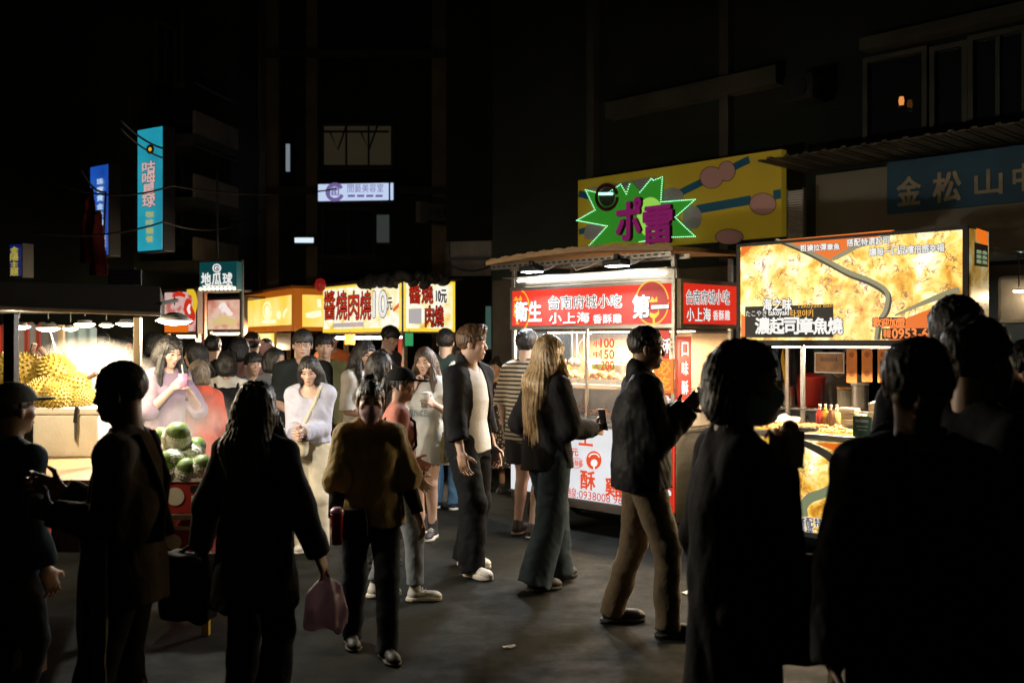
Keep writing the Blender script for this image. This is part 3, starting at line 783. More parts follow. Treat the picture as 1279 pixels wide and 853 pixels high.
ribbon(fb, PB, circle_pts(721, 578, 8, 6, 20), [.006]*20, T_VERM, -.009, 'logo_ring'); T(fb, PB, '香酥雞', (714, 574, 728, 582), T_VERM, -.009)
Tv(fr, PB, '不油膩', (823, 548, 839, 640), T_WHITE, -.009, bold=.03, out=T_BLACK, outw=.03)
# upper sign
b = MB(); b.b2(0, LB, .0, .055, 1.79, 2.19); sg = b.build('sign_box', M['steel'], st, bevel=.004)
b = MB(); b.b2(.035, LB - .035, -.004, .0, 1.825, 2.155); sp_ = b.build('red_sign_panel', E_REDP, st)
M_YEL = em('backlit yellow ink', (.85, .42, .03), .9, False); M_DRED = em('backlit dark red ink', (.42, .02, .015), .8, False)
poly(sp_, PB, circle_pts(815, 378, 20, 26, 40), M_DRED, -.0055, 'emblem_disc')
ribbon(sp_, PB, circle_pts(815, 378, 20.5, 27, 40), [.014]*41, M_YEL, -.0065, 'emblem_ring')
ribbon(sp_, PB, circle_pts(650, 388, 12, 25, 24, -80, 80), [.014]*25, M_YEL, -.0065, 'emblem_ring')
poly(sp_, PB, [(810, 388), (814, 391), (818, 392), (822, 390), (823.5, 386), (824, 392), (821, 396), (818.5, 398), (819, 406), (816, 406), (816, 398), (812, 395)], M_YEL, -.007, 'emblem_mark')
poly(sp_, PB, [(808, 378), (811, 371), (813, 375), (815.5, 370), (818, 375), (821, 370), (822, 377)], M_YEL, -.007, 'emblem_mark')
poly(sp_, PB, [(643, 378), (646, 383), (649, 392), (648, 399), (648.5, 405), (645, 405), (645, 398), (642, 394)], M_YEL, -.007, 'emblem_mark')
poly(sp_, PB, [(642, 376), (645, 370), (648, 374), (651, 369), (653, 375)], M_YEL, -.007, 'emblem_mark')
K = dict(bold=.035, out=T_BLACK, outw=.035)
Th(sp_, PB, '衛生', (643, 377, 678, 401), T_WHITE, -.010, **K)
Th(sp_, PB, '第一', (790, 369, 837, 397), T_WHITE, -.010, **K)
Th(sp_, PB, '台南府城小吃', (685, 370, 778, 386), T_BLACK, -.010, dy=-2.5, bold=.012, out=T_WHITE, outw=.055)
Th(sp_, PB, '小上海', (686, 391, 738, 404), T_WHITE, -.010, dy=-1.5, bold=.03, out=T_BLACK, outw=.03)
Th(sp_, PB, '香酥雞', (741, 393, 778, 404), T_WHITE, -.010, dy=-1, bold=.02)
b = MB(); b.prism([(0, 2.195), (LB, 2.195), (LB, 2.27), (0, 2.27)], .02, .05); b.b2(0, LB, -.10, .05, 2.27, 2.278); b.build('hood', M['steel'], st)
MB().tube([(.15, -.04, 2.245), (LB - .15, -.04, 2.245)], .013, 10).build('tube_lamp', em('sign tube', (1, .90, .74), 9), st)
# right side boards
def side(name, m, y0, y1, z0, z1, t=.01, x=LB):
    o = MB().b2(y0, y1, -t, 0, z0, z1).build(name, m, st); o.location = (x, 0, 0); o.rotation_euler = (0, 0, R(90)); return o
sd = side('side_sign_box', M['tan'], .02, DB - .02, 1.79, 2.19, .045)
sp2 = side('red_side_panel', E_REDP, .055, DB - .055, 1.825, 2.155, .050)
Th(sp2, PBs, '台南府城小吃', (850, 363, 905, 380), T_BLACK, -.056, bold=.012, out=T_WHITE, outw=.055)
Th(sp2, PBs, '小上海', (850, 385, 881, 401), T_WHITE, -.056, bold=.03, out=T_BLACK, outw=.03); Th(sp2, PBs, '香酥雞', (883, 388, 905, 400), T_WHITE, -.056, bold=.02)
sb = side('red_side_banner', E_REDP2, .03, .22, 1.0, 1.72, .006)
Tv(sb, PBs, '口味酥香', (850, 424, 858, 520), T_WHITE, -.012, gap=.3, bold=.03)
sb2 = side('plastic_side_pane', M['plastic'], .24, DB - .05, .98, 1.77, .004)
# glass case
MB().b2(.05, LB - .05, .012, .016, .99, 1.78).build('front_pane', M['glass'], st)
for x in (PB.at(732, 470)[0],): MB().b2(x - .012, x + .012, 0, .024, .97, 1.79).build('mullion', M['steel'], st)
MB().b2(.05, LB - .05, DB - .04, DB - .03, 1.0, 1.75).build('back_panel', mat('warm back panel', (.50, .36, .22), .4, .3, var=.3, vscale=3), st)
MB().b2(.05, LB - .05, .12, DB - .1, 1.28, 1.295).build('shelf', M['steel'], st)
b = MB(); b.b2(.05, LB - .05, .0, .05, .966, 1.0); b.build('case_sill', M['steel'], st)
fp = MB().b2(PB.at(817, 470)[0], LB - .06, .002, .010, 1.0, 1.77).build('red_case_banner', E_REDP2, st)
T(fp, PB, '酥', (822, 423, 838, 441), T_WHITE, -.003, bold=.03, out=T_BLACK, outw=.03)
poly(fp, PB, [(817, 448), (841, 448), (841, 491), (817, 491)], em('lit orange patch', (.85, .2, .02), .9, False), -.001)
Tv(fp, PB, '必吃', (822, 450, 838, 488), M_YEL, -.004, bold=.03)
T(fp, PB, '雞', (820, 494, 838, 512), T_WHITE, -.003, bold=.03)
pt = MB().b2(PB.at(738, 440)[0], PB.at(768, 440)[0], .004, .006, gz(462, 8.6), gz(455, 8.6)).build('price_sticker', em('lime sticker', (.5, .6, .12), .5, False), st)
for i, (c, n_) in enumerate((('小', '100'), ('中', '150'), ('大', '200'))):
    y0 = 423 + i * 14; T(pt, PB, c, (741, y0 + 2, 749, y0 + 10), T_RED, .001, bold=.02); T(pt, PB, n_, (750, y0, 767, y0 + 11), T_RED, .001, bold=.03)
ribbon(pt, PB, circle_pts(748, 436, 26, 20, 24, 110, 250), [.008]*25, T_WHITE, .001, 'print_ring')
# canopy
b = MB(); n = 20
prof = [( -.10 + (LB + .24) * i / n, 2.395 + .05 * math.sin(math.pi * i / n)) for i in range(n + 1)]
vs = []
for x, z in prof: vs += [(x, -.22, z), (x, DB + .25, z + .03), (x, -.22, z + .035), (x, DB + .25, z + .065)]
fs = []
for i in range(n):
    a, c = 4*i, 4*(i+1); fs += [(a, a+1, c+1, c), (a+2, c+2, c+3, a+3), (a, c, c+2, a+2), (a+1, a+3, c+3, c+1)]
fs += [(0, 2, 3, 1), (4*n, 4*n+1, 4*n+3, 4*n+2)]
b.raw(vs, fs); cano = b.build('canopy', M['ply'], st)
b = MB(); vs = []
for i in range(97):
    x = -.09 + (LB + .22) * i / 96; z = 2.428 + .05 * math.sin(math.pi * i / 96); k = .004 + .018 * abs(math.sin(i * .42)) * (.5 + .5 * math.sin(i * 1.7) ** 2)
    vs += [(x, -.23, z), (x, -.23, z + k), (x, -.222, z), (x, -.222, z + k)]
b.raw(vs, [f for i in range(96) for f in ((4*i, 4*i+4, 4*i+5, 4*i+1), (4*i+2, 4*i+3, 4*i+7, 4*i+6), (4*i+1, 4*i+5, 4*i+7, 4*i+3))]); b.build('scalloped_edge', M['ply'], st)
for yy in (-.19, .06):
    b = MB(); b.b2(-.06, LB + .1, yy, yy + .035, 2.352, 2.356); b.b2(-.06, LB + .1, yy, yy + .003, 2.356, 2.395)
    b.cur = 1
    for i in range(29): b.b2(-.04 + i * .07, 0.0 + i * .07, yy - .002, yy - .0005, 2.368, 2.382)
    b.build('slotted_rail', [M['steel'], M['black']], st)
b = MB()
for i in range(3):
    x0 = .35 + i * .5; b.tube([(x0, -.1, 2.39), (x0 + .1, -.12, 2.30), (x0 + .25, -.1, 2.33), (x0 + .4, -.08, 2.39)], .006, 6)
b.build('hanging_wire', M['white'], st, smooth=True)
def in_stall(root_xy, rz, p):
    c, s_ = math.cos(rz), math.sin(rz); return (root_xy[0] + p[0]*c - p[1]*s_, root_xy[1] + p[0]*s_ + p[1]*c, p[2])
for i, (px_, lab) in enumerate(((672, 'black flood lamp under the wooden canopy above the left half of the red sign'), (776, 'black flood lamp under the wooden canopy above the right half of the red sign'))):
    x = PB.at(px_, 325)[0]; L0 = in_stall((-.02, 9.44), PB.rz, (x + .12, -.21, 2.31))
    t = thing('flood_lamp', lab, 'flood lamp', L0, PB.rz)
    b = MB(); b.box((0, 0, .02), (.20, .13, .05)); b.box((0, .0, .06), (.05, .03, .07)); b.build('housing', M['black'], t, bevel=.01)
    MB().box((0.01, 0, -.008), (.17, .105, .006)).build('lens', em('flood lens', (.85, .93, 1), 22), t)
    lamp('flood light', 'AREA', (L0[0], L0[1], L0[2] - .02), 75, (.9, .95, 1), .17, (R(-42), 0, PB.rz))
lamp('case light', 'AREA', in_stall((-.02, 9.44), PB.rz, (LB/2, .42, 1.76)), 170, (1, .72, .42), 1.6, (R(-6), 0, PB.rz), .08)
MB().tube([(.1, .42, 1.765), (LB - .1, .42, 1.765)], .007, 8).build('case_tube', E_WARMTUBE, st)
# what stands in the case
def nuggets(n, sx, sy, m, seed, rad=.03, hgt=.06):
    b = MB(); q = random.Random(seed)
    for i in range(n):
        x, y = q.uniform(-sx, sx), q.uniform(-sy, sy); z = rad + hgt * q.random() * (1 - (x/sx)**2 * .6)
        b.ball((x, y, z), (rad * q.uniform(.7, 1.3), rad * q.uniform(.7, 1.2), rad * q.uniform(.6, 1)), 8, 6, Matrix.Rotation(q.uniform(0, 3), 3, 'X') @ Matrix.Rotation(q.uniform(0, 3), 3, 'Z'))
    return b
for i, (x, z, lab) in enumerate(((.38, 1.296, 'steel tray of fried chicken at the left end of the upper case shelf'), (.85, 1.296, 'steel tray of fried chicken in the middle of the upper case shelf'), (1.32, 1.296, 'steel tray of fried chicken behind the price sticker'),
                                 (.38, .967, 'steel tray of battered food low in the case at its left end'), (.85, .967, 'steel tray of battered food low in the middle of the case'), (1.32, .967, 'steel tray of battered food low in the case at its right end'))):
    t = thing('food_tray', lab, 'food tray', in_stall((-.02, 9.44), PB.rz, (x, .38, z)), PB.rz, 'trays of fried food in the glass case')
    b = MB(); b.b2(-.2, .2, -.16, .16, 0, .006)
    for (a, c, e_, f_) in ((-.2, -.194, -.16, .16), (.194, .2, -.16, .16), (-.194, .194, -.16, -.154), (-.194, .194, .154, .16)): b.b2(a, c, e_, f_, .006, .045)
    b.build('tray', M['steel'], t); o = nuggets(34, .17, .13, M['fried'], i + 5, .032, .07).build('fried_food', M['fried'], t, smooth=True); o['kind'] = 'stuff'
t = thing('cook_pot', 'round steel pot standing at the left end of the chicken stall counter', 'pot', in_stall((-.02, 9.44), PB.rz, (.75, .72, 1.296)), 0)
MB().lathe([(0, 0), (.12, 0), (.125, .02), (.125, .16), (.13, .165), (.118, .165), (.118, .02), (0, .015)], n=28).build('pot_body', M['steel'], t, smooth=True)
MB().lathe([(0, .2), (.02, .2), (.02, .18), (.13, .17), (.13, .166), (0, .166)], n=28).build('pot_lid', M['steel'], t, smooth=True)

# ================================================================== takoyaki stall
def food_print(name, strength, seed=0, dark=False):
    m = bpy.data.materials.new(name); m.use_nodes = True; n = m.node_tree; p = n.nodes['Principled BSDF']; L = n.links.new
    t = n.nodes.new('ShaderNodeTexCoord'); mp = n.nodes.new('ShaderNodeMapping'); mp.inputs['Location'].default_value = (seed, seed * .7, 0); L(t.outputs['Object'], mp.inputs[0])
    def noise(s, d=4, r=.6, dist=0.):
        k = n.nodes.new('ShaderNodeTexNoise'); k.inputs['Scale'].default_value = s; k.inputs['Detail'].default_value = d; k.inputs['Roughness'].default_value = r; k.inputs['Distortion'].default_value = dist; L(mp.outputs[0], k.inputs['Vector']); return k
    def rampn(src, stops):
        c = n.nodes.new('ShaderNodeValToRGB'); e = c.color_ramp.elements
        while len(e) < len(stops): e.new(.5)
        for i, (ps, cl) in enumerate(stops): e[i].position = ps; e[i].color = (*cl, 1)
        L(src, c.inputs[0]); return c.outputs[0]
    def mix(f, a, b_, mode='MIX'):
        x = n.nodes.new('ShaderNodeMix'); x.data_type = 'RGBA'; x.blend_type = mode
        if isinstance(f, float): x.inputs['Factor'].default_value = f
        else: L(f, x.inputs['Factor'])
        L(a, x.inputs['A']); L(b_, x.inputs['B']); return x.outputs['Result']
    base = rampn(noise(5.5, 5, .62, .5).outputs['Fac'], ((.28, (.32, .11, .008)), (.38, (.58, .30, .025)), (.47, (.80, .54, .12)), (.56, (.92, .76, .36)), (.66, (1, .94, .74))))
    bits = noise(15, 2, .5, 1.2); bm0 = rampn(bits.outputs['Fac'], ((.44, (0, 0, 0)), (.485, (.9, .9, .9)), (.515, (.9, .9, .9)), (.56, (0, 0, 0)))); bm_ = mix(1.0, bm0, rampn(noise(7, 3).outputs['Fac'], ((.46, (0, 0, 0)), (.58, (1, 1, 1)))), 'MULTIPLY')
    c1 = mix(bm_, base, rampn(noise(40).outputs['Fac'], ((.4, (.10, .03, .012)), (.6, (.34, .16, .08)))))
    vor = n.nodes.new('ShaderNodeTexVoronoi'); vor.inputs['Scale'].default_value = 14; vor.feature = 'F1'; L(mp.outputs[0], vor.inputs['Vector'])
    vm = rampn(vor.outputs['Distance'], ((.10, (1, 1, 1)), (.2, (0, 0, 0)))); gate = rampn(noise(3.3).outputs['Fac'], ((.52, (0, 0, 0)), (.6, (1, 1, 1))))
    c2 = mix(mix(1.0, vm, gate, 'MULTIPLY'), c1, rampn(noise(30).outputs['Fac'], ((.4, (.98, .88, .70)), (.6, (.7, .35, .22)))))
    big = rampn(noise(1.7, 2).outputs['Fac'], ((.38, (.80, .62, .36)), (.58, (1, 1, 1)))); c2 = mix(.85, c2, big, 'MULTIPLY')
    L(c2, p.inputs['Emission Color']); p.inputs['Emission Strength'].default_value = strength; p.inputs['Base Color'].default_value = (.2, .15, .08, 1); p.inputs['Roughness'].default_value = .35
    return m
E_FOOD = food_print('backlit food print', 1.65); E_FOOD2 = food_print('backlit food print low', 1.5, 3.3); E_FOOD3 = food_print('backlit food print side', .35, 7.1)
E_OR = em('backlit orange print', (.85, .17, .012), .9); E_GREY = em('backlit grey sauce print', (.32, .30, .17), .8, False); E_GREYD = em('backlit dark sauce print', (.06, .05, .035), .6, False)
PC = Panel((1.81, 8.0), (3.07, 6.70)); LC = PC.len; CA = (1.81, 8.0)
PCs = Panel((3.07, 6.70), (3.315, 6.938))
tk = thing('food_stall', 'octopus ball stall with a big backlit food photo sign over its counter', 'food stall', (*CA, 0), PC.rz)
b = MB(); b.b2(0, LC, .012, .34, 1.65, 2.46); b.build('sign_box', M['black'], tk, bevel=.006)
fs_ = MB().b2(.03, LC - .035, .0, .0115, 1.69, 2.435).build('sign_panel', E_FOOD, tk)
for (a, c, e_, f_) in ((0, LC, 1.65, 1.688), (0, LC, 2.437, 2.46), (0, .028, 1.69, 2.436), (LC - .033, LC, 1.69, 2.436)): MB().b2(a, c, -.012, .0, e_, f_).build('sign_frame', M['darksteel'], tk)
poly(fs_, PC, [(973, 300), (1118, 287), (1108, 292), (1085, 300), (1062, 312), (1047, 324), (1038, 326), (1020, 318), (1000, 308)], E_OR, -.002)
poly(fs_, PC, [(926, 305), (944, 303), (936, 312), (926, 322)], E_OR, -.002)
poly(fs_, PC, [(1199, 372), (1199, 424), (1110, 425), (1112, 408), (1135, 396), (1165, 385)], E_OR, -.002)
poly(fs_, PC, [(926, 392), (932, 396), (932, 422), (926, 422)], E_OR, -.0022)
ribbon(fs_, PC, [(968, 300), (1000, 312), (1030, 326), (1060, 342), (1085, 352), (1104, 363), (1110, 372), (1108, 388), (1100, 402), (1096, 424)], [.02, .035, .045, .048, .045, .045, .045, .045, .04, .035], E_GREYD, -.003)
ribbon(fs_, PC, [(970, 299), (1000, 310), (1030, 324), (1060, 340), (1086, 350), (1105, 361), (1109, 372), (1106, 388), (1098, 402), (1094, 424)], [.012, .022, .032, .035, .032, .032, .032, .032, .028, .025], E_GREY, -.004)
ribbon(fs_, PC, [(1040, 324), (1056, 316), (1070, 308), (1090, 302), (1118, 290)], [.03, .035, .035, .03, .02], E_GREY, -.0035)
ribbon(fs_, PC, [(1199, 362), (1180, 368), (1150, 380), (1118, 394)], [.04, .045, .03, .012], E_GREY, -.0035)
bb = MB().b2(PC.at(931, 400)[0], PC.at(1041, 400)[0], -.004, -.002, gz(421.5, 7.75), gz(382, 7.75)).build('black_label', T_BLACK, tk)
K2 = dict(bold=.03, out=T_BLACK, outw=.05)
Th(bb, PC, '海之味', (953, 373, 990, 388), T_WHITE, -.008, bold=.04, out=T_BLACK, outw=.06)
T(bb, PC, 'Takoyaki Ball', (996, 378, 1040, 386), M_YEL, -.006, bold=.01)
T(bb, PC, 'たこやき', (932, 388, 958, 395), T_WHITE, -.006, bold=.01); T(bb, PC, 'takoyaki', (960, 387, 986, 396), T_WHITE, -.006, bold=.02); T(bb, PC, '타코야키', (988, 387, 1016, 396), M_YEL, -.006, bold=.02)
Th(bb, PC, '濃起司章魚燒', (944, 397, 1053, 417), T_WHITE, -.008, gap=.02, bold=.04, out=T_BLACK, outw=.05)
Th(fs_, PC, '粗獷拉彈章魚', (1000, 306, 1050, 314), T_WHITE, -.008, dy=-2, bold=.03, out=T_BLACK, outw=.06)
Th(fs_, PC, '搭配特選起司', (1058, 299, 1112, 308), T_WHITE, -.008, dy=-3.5, bold=.03, out=T_BLACK, outw=.06)
Th(fs_, PC, '讓每一口品嚐倍感幸福', (1086, 310, 1180, 320), T_WHITE, -.008, dy=-6, gap=.05, bold=.03, out=T_BLACK, outw=.06)
bl = MB().b2(PC.at(1102, 417)[0], PC.at(1199, 417)[0], -.005, -.003, gz(423.5, 7.0), gz(410, 7.0)).build('phone_label', T_BLACK, tk)
E_ORT = em('backlit orange letter', (1, .25, .04), .95, False)
T(bl, PC, '專線', (1104, 411, 1113, 422), E_ORT, -.008, bold=.02); T(bl, PC, '0953-606', (1115, 410.5, 1176, 422.5), E_ORT, -.008, bold=.045)
bl2 = MB().b2(PC.at(1090, 402)[0], PC.at(1131, 402)[0], -.005, -.003, gz(408.5, 7.2), gz(397, 7.2)).build('hire_label', T_BLACK, tk)
Th(bl2, PC, '歡迎加盟', (1091, 397.5, 1131, 408), E_ORT, -.008, gap=.04, bold=.045)
so_ = MB().b2(.012, .328, -.012, -.002, 1.69, 2.44).build('side_panel', E_FOOD3, tk); so_.location = (LC, 0, 0); so_.rotation_euler = (0, 0, R(90))
poly(so_, PCs, [(1217, 285), (1231, 290), (1231, 312), (1217, 300)], E_OR, -.014)
sl = poly(so_, PCs, [(1214, 303), (1231, 307), (1231, 334), (1214, 332)], T_BLACK, -.016, 'black_patch')
for i in range(3): T(so_, PCs, '章魚', (1216, 313 + i * 6, 1230, 318 + i * 6), em('pale green ink', (.5, .7, .4), .5, False), -.018)
# body
b = MB(); b.b2(0, LC, .02, .75, .2, .945); b.build('cabinet', M['steel'], tk, bevel=.005)
b = MB(); b.b2(-.02, LC + .02, -.03, .78, .947, .985); b.build('counter_top', M['steel'], tk, bevel=.005)
fb2 = MB().b2(.01, LC - .01, .0, .018, .24, .93).build('front_panel', E_FOOD2, tk)
poly(fb2, PC, [(1018, 553), (1090, 555), (1150, 560), (1150, 590), (1090, 572), (1050, 570), (1040, 562)], E_OR, -.002)
ribbon(fb2, PC, [(990, 548), (1010, 556), (1030, 566), (1048, 578), (1075, 584), (1110, 580)], [.03, .05, .06, .07, .07, .05], E_GREYD, -.003)
E_GRN = em('backlit grey green print', (.25, .29, .16), .8, False)
ribbon(fb2, PC, [(1006, 645), (1004, 632), (1012, 622), (1028, 616), (1046, 607), (1062, 600), (1090, 590), (1130, 585)], [.05, .07, .075, .07, .07, .07, .07, .06], E_GRN, -.003)
poly(fb2, PC, [(962, 618), (978, 622), (976, 636), (962, 634)], em('backlit pink print', (.8, .25, .25), .8, False), -.0025)
T_INK = em('backlit dark ink', (.05, .06, .12), .5, False)
Th(fb2, PC, '搭配特選起司', (996, 646, 1060, 657), T_INK, -.006, dy=3, bold=.02, out=T_WHITE, outw=.05); Th(fb2, PC, '幸福', (998, 657, 1016, 667), T_INK, -.006, bold=.02, out=T_WHITE, outw=.05)
b = MB(); b.b2(0, LC, -.01, .0, .2, .236); b.build('kick_plate', M['steel'], tk)
for x in (.18, LC - .18):
    for y in (.15, .6): b = MB(); b.tube([(x - .02, y, .1), (x + .02, y, .1)], .098, 20); b.build('wheel', M['black'], tk)
for x, y in ((.02, .32), (.40, .32), (LC - .02, .32), (.02, .74), (LC - .02, .74)): MB().b2(x - .014, x + .014, y - .014, y + .014, .986, 1.65).build('post', M['steel'], tk)
MB().b2(-.02, LC + .04, .345, 1.0, 2.30, 2.33).build('roof', M['darksteel'], tk)
MB().b2(.02, LC - .1, .05, .054, .99, 1.16).build('splash_guard', M['glass'], tk); MB().b2(.02, LC - .1, .045, .058, 1.16, 1.168).build('guard_rail', M['steel'], tk)
MB().tube([(.1, .36, 1.635), (LC - .1, .36, 1.635)], .006, 8).build('tube_lamp', E_WARMTUBE, tk)
lamp('counter light', 'AREA', in_stall(CA, PC.rz, (LC/2, .38, 1.62)), 130, (1, .74, .45), 1.5, (R(-38), 0, PC.rz), .08)
def PCo(off): return Panel(in_stall(CA, PC.rz, (0, off, 0))[:2], in_stall(CA, PC.rz, (LC, off, 0))[:2])
def onC(name, px_, py_, off, label, cat, z=.986, rz=None, group=None):
    t, _ = PCo(off).at(px_, py_); return thing(name, label, cat, in_stall(CA, PC.rz, (t, off, z)), PC.rz if rz is None else rz, group)
for px_, lab, sd_ in ((975, 'heap of pale shredded food nearer the striped end of the takoyaki counter', 1), (1046, 'heap of pale shredded food beside the dark green card', 2)):
    t = onC('food_heap', px_, 535, .16, lab, 'food', group='heaps of shredded topping on the counter')
    b = MB(); q = random.Random(sd_)
    for i in range(130):
        r0 = .15 * math.sqrt(q.random()); a = q.uniform(0, 6.28); x, y = r0 * math.cos(a), r0 * .6 * math.sin(a); z = .008 + .055 * max(0, 1 - r0/.15) * q.random() ** .5
        dx, dy = q.uniform(-.035, .035), q.uniform(-.03, .03); b.tube([(x - dx, y - dy, z), (x, y, z + .006), (x + dx, y + dy, z - .002)], .006, 5)
    o = b.build('shredded_cheese', M['cheese'], t, smooth=True); o['kind'] = 'stuff'
    MB().b2(-.19, .19, -.12, .12, 0, .006).build('tray', mat('yellow tray', (.65, .42, .05), .4), t, bevel=.003)
t = onC('griddle', 1013, 530, .22, 'dark cast iron ball griddle set between the two heaps of food', 'griddle')
b = MB(); b.b2(-.12, .12, -.16, .16, 0, .035); b.build('plate', M['black'], t, bevel=.004); b = MB()
for i in range(5):
    for j in range(6): b.ball((-.092 + .046 * i, -.125 + .05 * j, .036), (.018, .018, .014), 8, 6)
o = b.build('batter_balls', M['fried'], t, smooth=True); o['kind'] = 'stuff'
t = onC('notice_card', 1077, 528, .02, 'dark green upright notice card standing on the takoyaki counter', 'card')
cd = MB().box((0, 0, .075), (.14, .012, .15)).build('board', M['green'], t)
for i, zz in enumerate((.115, .075, .05)): MB().b2(-.05 + .01 * i, .05 - .006 * i, -.0075, -.0062, zz - (.010, .005, .004)[i], zz + (.010, .005, .004)[i]).build('printed_line', mat('cream ink', (.45, .48, .38), .6), cd)
t = onC('cook_pot', 1098, 505, .30, 'shiny steel pot with a pale lid beside the green card', 'pot', z=.986)
MB().lathe([(0, 0), (.07, 0), (.075, .01), (.075, .22), (.08, .225), (.07, .225), (.07, .01)], n=24).build('pot_body', M['steel'], t, smooth=True); MB().lathe([(0, .25), (.03, .25), (.082, .228), (0, .226)], n=24).build('pot_lid', M['white'], t, smooth=True)
t = onC('plastic_bucket', 1012, 480, .95, 'bright red plastic bucket stacked behind the takoyaki counter', 'bucket', z=1.12)
MB().lathe([(0, 0), (.10, 0), (.125, .24), (.135, .245), (.135, .265), (.12, .265), (.098, .02)], n=24).build('pail', M['red'], t, smooth=True)
MB().lathe([(0, .29), (.05, .29), (.055, .275), (.14, .27), (.14, .266)], n=24).build('lid', M['red'], t, smooth=True)
t = onC('equipment_rack', 1012, 500, .95, 'steel shelf rack behind the takoyaki counter holding the red bucket', 'rack', z=0)
for zz in (.5, 1.1): MB().b2(-.5, .9, -.2, .2, zz, zz + .015).build('shelf', M['steel'], t)
for x in (-.49, .89):
    for y in (-.19, .19): MB().b2(x - .012, x + .012, y - .012, y + .012, 0, 1.3).build('post', M['steel'], t)
for i, (px_, lab) in enumerate(((958, 'white lidded tub at the far left on the rack behind the takoyaki counter'), (985, 'tall steel canister next to the white lidded tub'), (1058, 'grey photo printed tin on the rack right of the red bucket'), (1074, 'steel box at the right end of the rack'))):
    t = onC('container', px_, 490, .93, lab, 'container', z=1.12, group='tins and tubs on the rack')
    rr0 = (.07, .055, .08, .07)[i]; hh0 = (.13, .2, .16, .2)[i]
    MB().lathe([(0, 0), (rr0, 0), (rr0, hh0), (0, hh0)], n=20).build('body', (M['white'], M['steel'], M['beige'], M['steel'])[i], t, bevel=.006)
    MB().lathe([(0, hh0 + .02), (rr0 + .004, hh0 + .02), (rr0 + .004, hh0 + .001), (0, hh0 + .001)], n=20).build('lid', (M['white'], M['black'], M['fried'], M['white'])[i], t)
tw = mat('white towel', (.72, .68, .60), .9, bump=.5, bscale=60)
v = Vol((-.2, -.15, -.05), (.2, .15, .2), .007); v.ell((0, 0, .03), (.11, .06, .05), None, .02).ell((-.04, .02, .06), (.06, .05, .05), None, .03).ell((.05, -.01, .05), (.06, .05, .04), None, .03); v.all(waves(4, .008, 70, 1))
o = v.mesh('towel', tw); o.location = in_stall(CA, PC.rz, (PCo(.3).at(986, 505)[0], .3, .985)); tag(o, 'crumpled white towel lying on the takoyaki counter', 'towel')
WBK = 1.25
for px_, py0, py1, lab in ((1064, 436, 478, 'first orange hanging strip from the framed picture in the takoyaki stall'), (1083, 436, 477, 'second orange hanging strip from the framed picture in the takoyaki stall'), (1103, 436, 478, 'last orange hanging strip beside the boy with dark hair')):
    t = onC('hanging_strip', px_, 450, .62, lab, 'menu strip', z=0, group='orange menu strips hung in a row')
    dd = t.location.y; m_ = mat('orange menu paper', (.55, .20, .05), .7, var=.15)
    MB().box((0, 0, (gz(py0, dd) + gz(py1, dd)) / 2), (.088, .006, gz(py0, dd) - gz(py1, dd))).build('paper', m_, t)
    for i in range(2):
        zz = gz(py0 + 7 + i * 24, dd); MB().lathe([(0, -.003), (.022, -.003), (.022, 0), (0, 0)], (0, -.0035, zz), 16, Matrix.Rotation(R(90), 3, 'X')).build('round_mark', mat('brown mark', (.25, .08, .02), .7), t)
    MB().tube([(0, 0, gz(py0, dd)), (0, 0, 1.65)], .003, 6).build('string', M['cable'], t)
t = onC('framed_picture', 1036, 452, .70, 'brown framed picture hung at the back of the takoyaki stall', 'picture', z=0)
dd = t.location.y
MB().box((0, 0, gz(453, dd)), (.26, .012, .17)).build('frame', M['white'], t); MB().box((0, -.008, gz(453, dd)), (.24, .006, .15)).build('print', mat('brown print', (.22, .11, .045), .6, var=.5, vscale=9), t)
MB().box((0, -.014, gz(449, dd)), (.14, .005, .03)).build('print_band', M['darkwood'], t)
def apron(px_, py0, py1, wd, c, lab, nm='apron', off=.8):
    t, _ = PCo(off).at(px_, 450); p = in_stall(CA, PC.rz, (t, off, 0)); dd = p[1]; z0, z1 = gz(py1, dd), gz(py0, dd)
    v = Vol((-.2, -.1, z0 - .05), (.2, .1, z1 + .05), .008)
    v.put(lambda X, Y, Z: np.maximum(np.sqrt((X / (wd * (.35 + .65 * np.clip((z1 - Z) / (z1 - z0), 0, 1))))**2 + (Y / .03)**2) - 1, np.abs(Z - (z0 + z1) / 2) - (z1 - z0) / 2) * .03, (-.2, -.1, z0), (.2, .1, z1)); v.all(waves(int(px_), .006, 60, .2))
    o = v.mesh(nm, fab('hung ' + lab[:12], c)); o.location = (p[0], p[1], 0); o.rotation_euler = (0, 0, PC.rz); tag(o, lab, nm)
apron(981, 430, 476, .05, (.45, .28, .02), 'mustard yellow apron hanging in the takoyaki stall'); apron(989, 430, 478, .04, (.012, .013, .02), 'black apron hanging right beside the mustard yellow one')
apron(962, 430, 476, .05, (.02, .022, .03), 'dark apron hanging left of the steel post'); apron(968, 430, 470, .05, (.20, .30, .48), 'pale blue cloth hanging behind the steel post', 'cloth', .95)

